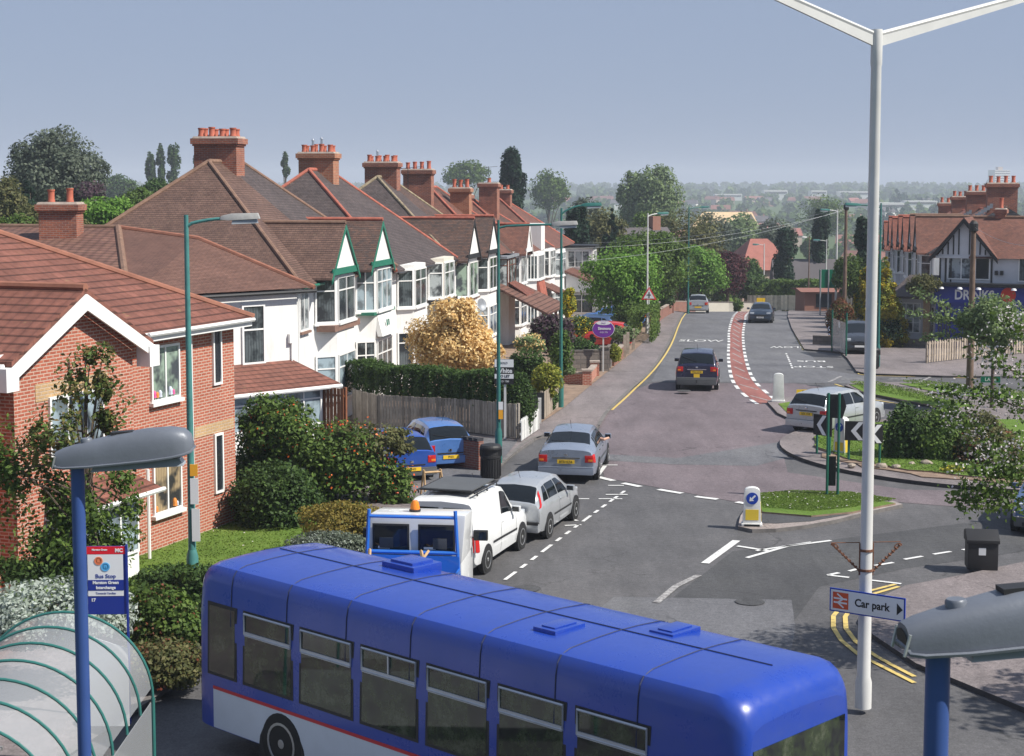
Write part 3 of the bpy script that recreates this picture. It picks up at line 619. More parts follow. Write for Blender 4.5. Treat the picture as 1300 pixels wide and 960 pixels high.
a = MB().at(.82, 4.0, 2.9, rz=-.6, ry=1.35); a.lathe([(.02, 0), (.18, .015), (.3, .06), (.34, .1), (.33, .1), (.17, .03), (.0, .01)], 'lead', 20); a.tube([(0, 0, 0), (.0, .0, -.25)], .02, 'lead', 6); a.build('satellite_dish', t, smooth=True)
a = MB(); a.tube([(-4.2, 8.5, 8.6), (-4.2, 8.5, 10.3)], .02, 'gutter_black', 5); a.tube([(-4.9, 8.3, 10.2), (-3.4, 8.7, 10.35)], .012, 'gutter_black', 4)
for k in range(6): a.tube([(-4.8 + k * .25, 8.05 + k * .05, 10.22), (-4.8 + k * .25, 8.6 + k * .05, 10.22)], .008, 'gutter_black', 4)
a.build('aerial', t)
# --- D: brown framed bay
t, rf = pair('house', 'semi-detached pair with a brown framed bay window and big tiled porch roof', 39.2, 11.2, D=9.5, hr=9.5, m='tile_rosy', ms='tile_mixed', rm='ridge_red', wm='render_white')
chimney(rf, -4.7, 1.3, 7.6, 10.6, 1.7, .8, 4, 1, ph=.42); chimney(rf, -3.0, 5.6, 7.4, 9.5, 1.2, .8, 3, 1, 'warm_brick', ph=.5)
bay(t, 2.4, 0, 0, 3.4, 2.3, .75, [(3.5, 1.8, 2, .22, 'net')], fm='paint_brown'); front_gable(t, 1.0, 7.6, 2.6, 5.5, 7.2, -2.4, 'tile_rosy', 'render_white', rm='ridge_red')
bay(t, 7.6, 0, 0, 3.0, 2.2, .6, [(.9, 1.6, 2, .3, 'mostly_dark'), (3.5, 1.7, 3, .0, 'net')])
MB().box(-.3, .9, -.25, 4.2, 5.35, 5.5, 'lead').build('bay_roof', t)
a = MB(); a.slab([(3.6, -2.2, 2.35), (3.6, 5.4, 2.35), (0.2, 5.2, 3.9), (.2, -1.2, 3.9)], (0, 0, -.14), 'tile_brown_big'); a.build('porch_roof', t)
a = MB(); a.slab([(1.9, .8, 3.2), (1.9, 3.9, 3.2), (.75, 3.5, 3.9), (.75, 1.2, 3.9)][::1], (0, 0, -.1), 'tile_orange'); a.build('bay_skirt_roof', t)
a = MB()
for y in (-1.9, 1.2, 3.2, 5.1): a.box(3.2, 3.36, y, y + .16, 0, 2.4, 'wood_dark'); a.tube([(3.28, y + .08, 1.7), (3.28, y + .7, 2.3)], .06, 'wood_dark', 6)
a.box(3.2, 3.36, -2.1, 5.3, 2.1, 2.28, 'wood_dark'); a.build('porch_frame', t)
MB().box(-.1, .02, 4.5, 5.5, 0, 5.3, 'old_brick').build('brick_pier', t)
# --- E
t, rf = pair('house', 'semi-detached pair with red hung-tile bay and white parapet stub on the eaves', 51.0, 10.6, D=9, he=5.7, hr=8.9, m='tile_rosy', ms='tile_mixed', rm='ridge_red')
aerial(rf, -3.4, 5.5, 10.0, .8); chimney(rf, -4.4, .6, 7.4, 9.35, 1.5, .8, 2, 1, ph=.5); chimney(rf, -3.3, 5.2, 6.8, 10.1, 1.25, 1.0, 1, 1, ph=.3)
MB().box(-1.0, .35, 4.9, 6.6, 5.2, 7.3, 'render_white').build('parapet', t)
bay(t, 2.5, 0, 0, 3.4, 2.4, .7, [(.8, 1.4, 4, .0, 'mostly_dark'), (3.7, 1.6, 4, .0, 'mostly_dark')]); bay(t, 7.9, 0, 0, 3.4, 2.4, .7, [(.9, 1.5, 3, .3, 'net'), (3.6, 1.8, 3, .3, 'net')])
a = MB(); a.slab([(1.0, 1.2, 2.4), (1.0, 3.8, 2.4), (.74, 3.75, 3.6), (.74, 1.25, 3.6)], (-.2, 0, 0), 'ridge_red'); a.build('hung_tiles', t)
MB().slab([(1.7, 4.2, 2.6), (1.7, 7.5, 2.6), (.1, 7.5, 3.4), (.1, 4.2, 3.4)], (0, 0, -.1), 'tile_rosy').build('porch_roof', t)
MB().box(0, .05, 5.4, 5.9, 0, 5.3, 'render_pink').build('painted_panel', t)
# --- F end of the row
t, rf = pair('house', 'white end house of the row with sun room and pillared porch', 62.2, 10.6, D=9, he=5.9, hr=9.2, m='tile_rosy', rm='ridge_red')
chimney(rf, -4.4, 5.0, 7.8, 9.9, 1.5, .8, 3, 1)
bay(t, 3.0, 0, 0, 3.2, 2.3, .6, [(.9, 1.6, 2, .3, 'net'), (3.6, 1.7, 2, .3, 'net')])
MB().box(0, 2.2, 8.0, 10.4, 0, 5.4, 'render_white').build('wing', t); MB().box(-.1, 2.4, 7.8, 10.6, 5.4, 5.6, 'paint_black').build('flat_roof', t)
win(t, 1.1, 8.0, 3.9, 0, 1.7, 1.3, 3, .0, pm='net'); win(t, 2.2, 9.2, 3.9, PI / 2, 1.8, 1.3, 3, 0, pm='net')
a = MB(); a.slab([(3.9, 3.5, 2.6), (3.9, 10.4, 2.6), (.6, 10.4, 3.9), (.6, 3.5, 3.9)], (0, 0, -.15), 'tile_rosy'); a.build('porch_roof', t)
a = MB(); a.box(3.45, 3.6, 3.8, 10.2, 2.25, 2.5, 'upvc'); a.box(0, 3.6, 3.7, 3.85, 2.3, 2.55, 'upvc'); a.slab([(3.6, 3.72, 2.55), (.7, 3.72, 2.55), (.7, 3.72, 3.7)], (0, .1, 0), 'render_white'); a.build('porch_frieze', t)
for k in range(6): MB().lathe([(.14, 0), (.1, .1), (.09, 2.1), (.13, 2.25)], 'upvc', 10, (3.5, 4.0 + k * 1.2, 0)).build('column', t, smooth=True)
MB().box(.0, 2.9, 4.2, 9.8, 0, 2.3, 'render_white').build('sun_room', t); win(t, 1.4, 4.2, .7, 0, 2.6, 1.4, 3, .3, pm='mostly_dark'); win(t, 2.9, 7, .7, PI / 2, 5, 1.4, 5, .3, pm='mostly_dark')
# ------------------------------------------------ Z: white rendered house with low hipped roof
def rel(t, P): return Matrix.Rotation(-t.rotation_euler[2], 4, 'Z') @ (Vector(P) - t.location)
Zw = Vector((.72, .69, 0)).normalized(); Zn = Vector((.69, -.72, 0))
e1 = A(399, 365, 58.2); ez = e1.z
t = thing('house', 'white rendered house with low brown roof and tall sash window, beside the brick house', 'house', (e1.x, e1.y, gz(58) + .1), 0)
def q3(v, z=None): p = rel(t, v); return (p.x, p.y, p.z if z is None else z)
e1 = Vector((e1.x, e1.y, ez)); e0 = e1 - Zw * 7.4; T1 = A(252, 303, 60); T0 = A(150, 289, 61.5); TL = A(-30, 287, 63.5); eL = A(20, 372, 53.5)
eL = Vector((e0.x - 9, e0.y - 1.0, ez)); eB = e1 + Vector((-3.2, 3.6, 0)); eB.z = ez
a = MB(); a.add([q3(e0), q3(e1), q3(T1), q3(T0)], [(0, 1, 2, 3)], 'tile_plain'); a.add([q3(e1), q3(eB), q3(T1)], [(0, 1, 2)], 'tile_plain')
a.add([q3(eL), q3(e0), q3(T0), q3(TL)], [(0, 1, 2, 3)], 'tile_brown_big')
bk = [q3(T1 + Vector((-2, 5, -2.2))), q3(T0 + Vector((-3, 6, -2.4))), q3(TL + Vector((-2, 6, -2.4)))]
a.add([q3(T1), q3(eB), bk[0], bk[1], q3(T0)], [(0, 1, 2), (0, 2, 3, 4)], 'tile_plain'); a.add([q3(T0), bk[1], bk[2], q3(TL)], [(0, 1, 2, 3)], 'tile_brown_big')
rf = a.build('roof', t)
b = MB(); b.tube([q3(e0), q3(T0)], .13, 'ridge_brown'); b.tube([q3(T0), q3(T1), q3(e1)], .1, 'ridge_rust'); b.tube([q3(TL), q3(T0)], .1, 'ridge_brown'); b.build('ridge_tiles', rf, smooth=True)
w1 = e1 - Zw * .55 - Zn * .28; w0 = e0 - Zn * .3 + Zw * .3; wb = w1 + Vector((-3, 4.5, 0)); wc = w0 + Vector((-8, 6, 0)); wd = w0 + Vector((-8.5, -.6, 0))
a = MB(); a.prism([(q3(p)[0], q3(p)[1]) for p in (w0, w1, wb, wc, wd)], -.5, ez - .12 - t.location.z, 'render_white'); a.build('wall', t)
ang = math.atan2(Zn.y, Zn.x) + PI / 2
def onwall(s, z): p = q3(w1 - Zw * s); return p[0], p[1], z
x, y, z = onwall(1.86, 2.72); win(t, x, y, z, ang, .95, 2.05, 1, .42, 'upvc', 'mostly_dark', 'sill_brick', .07)
a = MB(); p, q = q3(e1 + Zn * .02 + Zw * .05), q3(e0 + Zn * .02); a.tube([(p[0], p[1], ez - t.location.z - .12), (q[0], q[1], ez - t.location.z - .12)], .07, 'gutter_black', 8); a.build('gutter', t, smooth=True)
MB().at(*onwall(.35, 3.35), rz=ang).box(-.07, .07, -.14, 0, 0, .32, 'upvc').build('alarm_box', t); x, y, z = onwall(.28, 0); MB().tube([(x + Zn.x * .05, y + Zn.y * .05, 0), (x + Zn.x * .05, y + Zn.y * .05, 3.4)], .035, 'upvc', 6).build('downpipe', t)
# lean-to with red tiles
c0, c1 = w1 - Zw * .2, w1 - Zw * 4.2
o_ = Zn * 2.0
f = lambda p, z: (lambda k: (k[0], k[1], z))(q3(p))
a = MB(); a.slab([f(c0 + Zw * .55 + o_, 2.05), f(c0 + Zn * .0, 2.75), f(c1, 2.75), f(c1 + o_, 2.05)][::-1], (0, 0, -.1), 'tile_red'); lt = a.build('lean_to_roof', t)
a = MB(); g0, g1 = f(c0 + Zw * .55 + o_ * 1.02, 1.97), f(c1 + o_ * 1.02, 1.97); a.tube([g0, g1], .07, 'upvc', 8); a.build('gutter', lt, smooth=True)
a = MB(); a.prism([f(c0 + o_ * .86, 0)[:2], f(c0, 0)[:2], f(c1, 0)[:2], f(c1 + o_ * .86, 0)[:2]], 0, 1.95, 'upvc'); po = a.build('porch', t)
m_ = (c0 + c1) / 2 + o_ * .86; x, y, z = f(m_, .7); win(po, x, y, z, ang, 3.8, 1.2, 5, .25, pm='net_blue')
# ------------------------------------------------ the near red brick house
ub = Vector((.36, .933, 0)).normalized(); BZ = math.atan2(-.36, .933)  # local y -> ub
bo = Vector((-10.58, 34.6, .0)) - ub * .32
t = thing('brick_house', 'modern red brick house with white bargeboards and red tiled roof in the left foreground', 'house', (bo.x, bo.y, .1), BZ)
L = 9.58; he = 5.52; G1 = 4.3        # gable block 0..G1
MB().box(-9, -.0, -3.0, L, -.4, he, 'red_brick').build('wall', t)
gb = MB(); gb.box(-1, .45, 0, G1, -.4, 5.3, 'red_brick'); gb.slab([(.45, 0, 5.3), (.45, G1, 5.3), (.45, G1 / 2, 6.35)], (-.6, 0, 0), 'red_brick'); gb.build('gable_wall', t)
# main roof (hip at the far end, runs on out of frame at the near end)
a = MB(); ze = he - .12; zr = he + 2.25; ov = .38; X1, Y1, Y0 = ov, L + ov, -7; xm = -4.4; yh = L - 4.2
a.add([(X1, Y0, ze), (X1, Y1, ze), (xm, yh, zr), (xm, Y0, zr)], [(0, 1, 2, 3)], 'tile_red'); a.add([(X1, Y1, ze), (-9.3, Y1, ze), (xm, yh, zr)], [(0, 1, 2)], 'tile_red')
a.add([(-9.3, Y1, ze), (-9.3, Y0, ze), (xm, Y0, zr), (xm, yh, zr)], [(0, 1, 2, 3)], 'tile_red'); a.add([(X1, Y0, ze), (xm, Y0, zr), (-9.3, Y0, ze)], [(0, 1, 2)], 'red_brick')
a.add([(X1, Y0, ze), (X1, Y1, ze), (X1, Y1, ze - .06), (X1, Y0, ze - .06), (-9.3, Y1, ze - .06), (-9.3, Y0, ze - .06)], [(0, 3, 2, 1), (3, 5, 4, 2)], 'upvc')
rf = a.build('roof', t); b = MB(); b.tube([(X1, Y1, ze), (xm, yh, zr)], .1, 'ridge_rust'); b.tube([(xm, yh, zr), (xm, Y0, zr)], .1, 'ridge_rust'); b.build('ridge_tiles', rf, smooth=True)
# gable roof
gy = G1 / 2; za = 6.62; zg = 5.28; w2 = G1 / 2 + .42; a = MB()
for sg in (-1, 1):
    vs = [(.75, gy, za), (.75, gy + sg * w2, zg), (-5, gy + sg * w2, zg), (-5, gy, za)]; a.slab(vs if sg < 0 else vs[::-1], (0, 0, -.1), 'tile_red')
g_ = a.build('gable_roof', t); MB().tube([(.75, gy, za + .02), (-3.6, gy, za + .02)], .1, 'ridge_rust').build('ridge_tiles', g_, smooth=True)
b = MB()
for sg in (-1, 1):
    b.slab([(.79, gy, za - .12), (.79, gy + sg * w2, zg - .12), (.79, gy + sg * w2, zg - .42), (.79, gy, za - .47)][::sg], (-.05, 0, 0), 'upvc')
    b.box(.47, .83, gy + sg * w2 - .28, gy + sg * w2 + .12, zg - .6, zg - .12, 'upvc')
b.build('bargeboard', t)
gutter(t, [(ov + .06, G1 + .7, ze - .05), (ov + .06, L + .3, ze - .05)]); MB().box(.02, ov, G1 + .6, L + .3, ze - .22, ze - .06, 'upvc').build('fascia', t)
gutter(t, [(.6, -.5, zg - .1), (-4.5, -.5, zg - .1)]); MB().box(-4.5, .3, -.46, -.42, zg - .3, zg - .12, 'upvc').build('fascia', t)
def facing(s, z, xx=0): return (xx, s, z)
win(t, .45, 2.1, 3.05, PI / 2, 1.95, 1.3, 3, 0, pm='net_blue', lab='three-light window with net curtains behind the young tree')
MB().box(.43, .463, .7, 3.3, 4.3, 4.68, 'buff_brick').build('lintel', t)
win(t, 0, 6.3, 3.65, PI / 2, 1.25, 1.35, 2, 0, pm='blind_green', sill='upvc'); win(t, 0, 6.3, .9, PI / 2, 1.25, 1.35, 2, 0, pm='drape_warm', sill='upvc')
MB().box(-.02, .012, 5.5, 7.1, 2.27, 2.45, 'buff_brick').build('lintel', t)
for z, h in ((3.75, 1.45), (.95, 1.55)): win(t, 0, 8.7, z, PI / 2, .42, h, 1, 0, pm='glass_dark')
MB().box(-.02, .013, 7.6, 9.5, 2.52, 2.8, 'buff_brick').build('lintel', t)
MB().box(.0, .01, 4.66, 9.2, -.3, .25, 'buff_brick').build('plinth', t) if 0 else None
a = MB(); a.tube([(.09, 7.35, ze - .1), (.09, 7.35, 0)], .05, 'upvc', 8); a.build('downpipe', t, smooth=True)
MB().tube([(.4, 4.9, 2.2), (.4, 4.9, 0)], .04, 'upvc', 6).build('downpipe', t)
# toys on sill glimpsed inside the glass
a = MB(); M('toy_pink', (.7, .1, .3), .6, var=0); M('toy_orange', (.7, .25, .05), .6, var=0)
M('toy_pale', (.55, .6, .7), .6, var=.2)
for ty, tz, tm, tr in ((5.80, 3.75, 'toy_pink', .06), (5.93, 3.74, 'toy_orange', .05), (6.05, 3.74, 'toy_pale', .06), (6.5, 3.75, 'toy_pale', .07), (6.64, 3.74, 'toy_pink', .045), (5.8, .98, 'toy_orange', .05), (6.6, .98, 'toy_orange', .07), (6.72, .98, 'toy_pale', .04)):
    MB().lathe([(.01, 0), (tr, .02), (tr * .8, tr * 1.4), (tr * .95, tr * 2), (tr * .4, tr * 3)], tm, 8, (.03, ty, tz)).build('window_ornament', t, smooth=True)
# ground floor bay with tiled hood behind the tree
bw = MB(); bw.prism([(.3, .9), (1.05, 1.3), (1.05, 3.5), (.3, 3.9)], -.3, 2.0, 'upvc'); byo = bw.build('bay', t)
win(byo, 1.05, 2.4, .6, PI / 2, 2.1, 1.2, 3, 0, pm='net_blue'); win(byo, .68, 1.1, .6, math.atan2(-.88, .47) + PI / 2, .7, 1.2, 1, 0, pm='net_blue'); win(byo, .68, 3.7, .6, math.atan2(.88, .47) + PI / 2, .7, 1.2, 1, 0, pm='net_blue')
a = MB(); a.slab([(1.35, .8, 2.0), (1.35, 4.0, 2.0), (.33, 3.8, 2.45), (.33, 1.0, 2.45)], (0, 0, -.1), 'tile_red'); a.build('hood_roof', t); gutter(t, [(1.4, .8, 1.95), (1.4, 4.05, 1.95)])
# chimney that stands on Z's ridge
z_t = [o for o in bpy.data.objects if o.get('label', '').startswith('white rendered house')][0]
cp = rel(z_t, A(78, 290, 60.5)); chimney([c for c in z_t.children if c.name.startswith('roof')][0], cp.x, cp.y, cp.z - 1.2, cp.z + .85 + .1, 1.35, 1.0, 2, 1, ph=.5)
# ------------------------------------------------ right-hand side of the street
RZ = PI + HZ
ro = Vector((25.9, 100, 0)); UR = Vector((.1625, 1, 0)).normalized()
def rpair(label, d0, L, m, ms, rm, ch, he=5.5, hr=8.3, gables=(3.0, 8.4), wm='render_white'):
    p = ro + UR * d0; t = thing('house', label, 'house', (p.x, p.y, gz(p.y) + .1), RZ, 'terraced houses along the right of the street')
    MB().box(-9, 0, -L, 0, -.6, he, wm).build('wall', t); rf = hiproof(t, -9, 0, -L, 0, he, hr, 0, 0, m, rm, ms=ms, ov=.3)
    for y, z1, n, wid in ch: chimney(rf, -4.5, y, 7, z1, wid, .9, n, 1, ph=.4); flashing(rf, -3.9, y + .5, z1 - 1.5, -2.6, z1 - 2.4)
    for g in gables:
        front_gable(t, 1.0, -g, 3.1, he, he + 2.2, -2.5, m, 'paint_black', wm='render_grey', rm=rm); bay(t, -g, 0, 0, 3.0, 2.1, .7, [(.9, 1.6, 2, .3, 'mostly_dark'), (3.4, 1.8, 2, .3, 'mostly_dark')], wm='render_grey')
    gutter(t, [(.36, -L, he - .2), (.36, 0, he - .2)], 'gutter_black')
    return t
rpair('terraced pair on the right with the tallest row of chimney pots', 7, 11.5, 'tile_rosy', 'slate', 'ridge_brown', [(-3.4, 9.9, 4, 1.9)])
rpair('terraced pair on the right with orange gabled bays, second from the shop', 18.8, 11.5, 'tile_orange', 'slate', 'ridge_red', [(-4, 9.6, 4, 1.9)])
rpair('terraced pair on the right with orange gabled bays, third from the shop', 30.6, 11.5, 'tile_orange', 'slate', 'ridge_red', [(-4, 9.45, 4, 1.7)])
rpair('white fronted end pair of the right-hand terrace, farthest from the shop', 42.4, 9, 'tile_orange', 'tile_orange', 'ridge_red', [(-4, 9.35, 3, 1.6)], gables=(2.6,))
M('shop_blue', (.02, .035, .26), .45, var=.1); M('sign_white', (.75, .76, .78), .4, var=0); M('sign_red', (.6, .04, .02), .4, var=0)
SZ = -R(23.6); so_ = Vector((24.7, 97, 0))
t = thing('shop', 'half-timbered corner shop with blue DRINKS fascia under a gabled upper floor', 'shop', (so_.x, so_.y, gz(97) + .05), SZ)
MB().box(.1, 14, .3, 9, -.6, 5.45, 'render_grey').build('wall', t)
MB().box(.0, 13.9, .05, .3, -.5, 3.0, 'shop_blue').build('shopfront', t)
fa = MB().box(-.1, 13.9, -.25, .05, 2.7, 3.65, 'shop_blue').build('fascia', t)
text('DRINKS', .78, 'sign_white', fa, TX(2.2, -.255, 3.17), sx=.82, bold=.02)
MB().at(4.1, -.26, 3.25, rx=PI / 2).lathe([(.0, 0), (.42, 0), (.42, .03), (0, .03)], 'sign_red', 24).build('round_sign', fa)
MB().box(-.3, 14, -.75, .3, 3.7, 3.88, 'gutter_black').build('canopy', t)
for k in range(6): MB().at(.4 + 1.05 * k if k < 3 else 1.3 + 1.05 * k, -.75, 3.55).lathe([(.02, .12), (.12, .1), (.17, .0), (.15, 0), (.05, .06)], 'sign_white', 12).build('spotlight', t, smooth=True)
a = MB()
for k in range(5): a.box(.15 + k * .16, .22 + k * .16, .0, .045, -.4, 2.7, 'glass_dark')
a.box(1.6, 4.4, .02, .045, .4, 2.5, 'glass_dark'); a.box(4.8, 5.8, .02, .045, -.3, 2.4, 'glass_dark'); a.box(6.2, 10, .02, .045, .4, 2.5, 'glass_dark'); a.build('shop_window', t)
win(t, 1.35, .3, 4.05, 0, 1.55, 1.35, 2, 0, pm='net'); win(t, 2.55, .3, 4.05, 0, .85, 1.35, 1, 0, pm='glass_dark'); win(t, 5.1, .3, 4.0, 0, 1.1, 1.35, 2, 0, pm='mostly_dark'); win(t, 8, .3, 4.0, 0, 1.6, 1.35, 2, 0, pm='mostly_dark')
for k in range(2): MB().box(3.25 + k * .3, 3.42 + k * .3, .18, .3, 4.35, 4.6, 'gutter_black').build('vent', t)
a = MB()
for x in (.1, .42, .72, 3.02): a.box(x, x + .09, .26, .3, 3.9, 5.4, 'paint_black')
a.build('timber_frame', t)
# gable (ridge running back) and main roof (ridge along the front)
a = MB(); gx, gw, zE, zA = 1.5, 1.95, 5.3, 7.65
for sg in (-1, 1):
    vs = [(gx, -.15, zA), (gx + sg * gw, -.15, zE), (gx + sg * gw, 3.2, zE), (gx, 3.2, zA)]; a.slab(vs if sg > 0 else vs[::-1], (0, 0, -.1), 'tile_rosy')
a.build('gable_roof', t)
a = MB(); a.add([(gx + .3, -.0, 5.3), (14.4, -.0, 5.3), (14.4, 3.2, 7.6), (gx, 3.2, 7.6)], [(0, 1, 2, 3)], 'tile_rosy'); a.add([(14.4, 6.6, 5.3), (gx - 1.6, 6.6, 5.3), (gx, 3.2, 7.6), (14.4, 3.2, 7.6)], [(0, 1, 2, 3)], 'tile_rosy')
a.add([(gx - 1.6, 6.6, 5.3), (gx - 1.6, .4, 5.3), (gx, 3.2, 7.6)], [(0, 1, 2)], 'tile_rosy'); a.tube([(gx, 3.2, 7.62), (14, 3.2, 7.62)], .09, 'ridge_brown'); rf = a.build('roof', t)
chimney(rf, 3.1, 3.4, 6.6, 8.15, .55, .6, 1, 1, ph=.6); chimney(rf, 6.3, 3.6, 6.6, 8.6, .9, .7, 2, 1)
g = MB(); g.slab([(gx - 1.55, .2, 5.35), (gx + 1.55, .2, 5.35), (gx, .2, 7.45)], (0, .12, 0), 'render_grey'); gw_ = g.build('gable_wall', t)
g = MB()
for k in range(-4, 5):
    if k: g.box(gx + k * .3 - .035, gx + k * .3 + .035, .15, .2, 5.5, 7.4 - abs(k) * .4, 'paint_black')
g.box(gx - 1.6, gx + 1.6, .14, .2, 5.28, 5.42, 'render_grey'); g.build('timber_frame', gw_)
b = MB()
for sg in (-1, 1): b.slab([(gx, -.17, zA - .05), (gx + sg * gw, -.17, zE - .05), (gx + sg * gw, -.17, zE - .3), (gx, -.17, zA - .33)][::-sg], (0, .05, 0), 'paint_black')
b.build('bargeboard', t)
# low creeper-clad cottage bay left of the shop
p = Vector((23.5, 98.6, 0)); t = thing('house', 'shaded cottage front with pale brick pier and dark tiled lean-to, left of the blue shop', 'house', (p.x, p.y, gz(99) + .05), SZ)
MB().box(-.9, 1.6, .4, 4, -.5, 3.1, 'render_grey').build('wall', t); MB().box(.85, 1.25, .0, .4, -.5, 3.0, 'yellow_brick').build('brick_pier', t)
MB().slab([(-1.2, -.3, 3.0), (1.5, -.3, 3.0), (1.6, 3.5, 4.1), (-.6, 3.5, 4.1)], (0, 0, -.12), 'tile_dark').build('roof', t)
win(t, 0, .4, .8, 0, 1.3, 1.8, 3, .0, pm='net', bars=2); win(t, 1.35, .4, .8, 0, .25, 1.6, 1, .0, pm='mostly_dark', bars=2)
MB().box(-5.5, 2.3, -.9, -.7, -.5, .55, 'grey_block').build('forecourt_wall', t)
# ------------------------------------------------ vehicles
def paint(name, c, metal=.0, rough=.32):
    m, n, l, b = newmat(name); b.inputs['Base Color'].default_value = (*c, 1); b.inputs['Metallic'].default_value = metal; b.inputs['Roughness'].default_value = rough
    b.inputs['Coat Weight'].default_value = .8; b.inputs['Coat Roughness'].default_value = .05
    v = n.new('ShaderNodeTexCoord').outputs['Object']; l.new(ramp(n, l, noise(n, l, v, 2.5, 6, .7), [(.35, (rough * .8,) * 3), (.7, (min(1, rough * 1.7),) * 3)]), b.inputs['Roughness'])
    l.new(mix(n, l, ramp(n, l, noise(n, l, v, 1.4, 7, .75), [(.4, (0,) * 3), (.8, (.35,) * 3)]), c, sc3(c, .7)), b.inputs['Base Color']); return m
paint('car_silverblue', (.33, .38, .47), .55); paint('car_silver', (.50, .52, .54), .5); paint('car_white', (.74, .75, .75), 0, .4); paint('car_blue', (.02, .085, .40), .3); paint('car_navy', (.012, .014, .05), .2)
paint('car_navy_teal', (.015, .03, .055), .2); paint('car_red', (.50, .02, .02), 0); paint('car_midblue', (.10, .17, .33), .5); paint('car_dark', (.03, .035, .045), .3); paint('car_azure', (.09, .22, .55), .3)
m, n, l, b = newmat('bus_blue'); b.inputs['Coat Weight'].default_value = .35; b.inputs['Coat Roughness'].default_value = .1; v = n.new('ShaderNodeTexCoord').outputs['Object']
g1 = noise(n, l, v, 1.1, 9, .78); g2 = noise(n, l, v, 9, 6, .8); l.new(ramp(n, l, g1, [(.35, (.22,) * 3), (.7, (.5,) * 3)]), b.inputs['Roughness'])
sp = n.new('ShaderNodeSeparateXYZ'); l.new(v, sp.inputs[0]); up = ramp(n, l, sp.outputs[2], [(0, (0,) * 3), (1, (1,) * 3)])
c1 = mix(n, l, ramp(n, l, g1, [(.45, (0,) * 3), (.75, (.6,) * 3)]), (.012, .05, .34), (.035, .07, .28)); c2 = mix(n, l, ramp(n, l, g2, [(.6, (0,) * 3), (.78, (.35,) * 3)]), c1, (.13, .13, .25)); l.new(c2, b.inputs['Base Color']); paint('truck_blue', (.02, .16, .62), 0, .4)
M('rubber', (.018, .018, .018), .8, var=.15); M('alloy', (.5, .51, .52), .35, .8, var=.08); M('black_plastic', (.022, .022, .024), .55, var=.1); M('grey_plastic', (.09, .095, .1), .6, var=.1)
M('lamp_red', (.50, .012, .01), .12, var=0, spec=.7); M('lamp_orange', (.75, .22, .02), .15, var=0, spec=.6); M('lamp_clear', (.62, .66, .7), .08, .2, var=0, spec=.8)
M('plate_yellow', (.80, .52, .03), .45, var=0); M('plate_white', (.78, .78, .76), .45, var=0); M('ink', (.012, .012, .014), .6, var=0); M('chrome', (.7, .7, .72), .12, 1, var=0)
M('car_glass', (.008, .011, .014), .04, var=0, spec=.5); M('seat_grey', (.06, .065, .075), .8, var=.1)
def smoothed(xs, ys, q, sg=.05):
    g = np.interp(q, xs, ys); k = np.exp(-.5 * ((q[:, None] - q[None, :]) / sg) ** 2); return (k @ g) / k.sum(1)
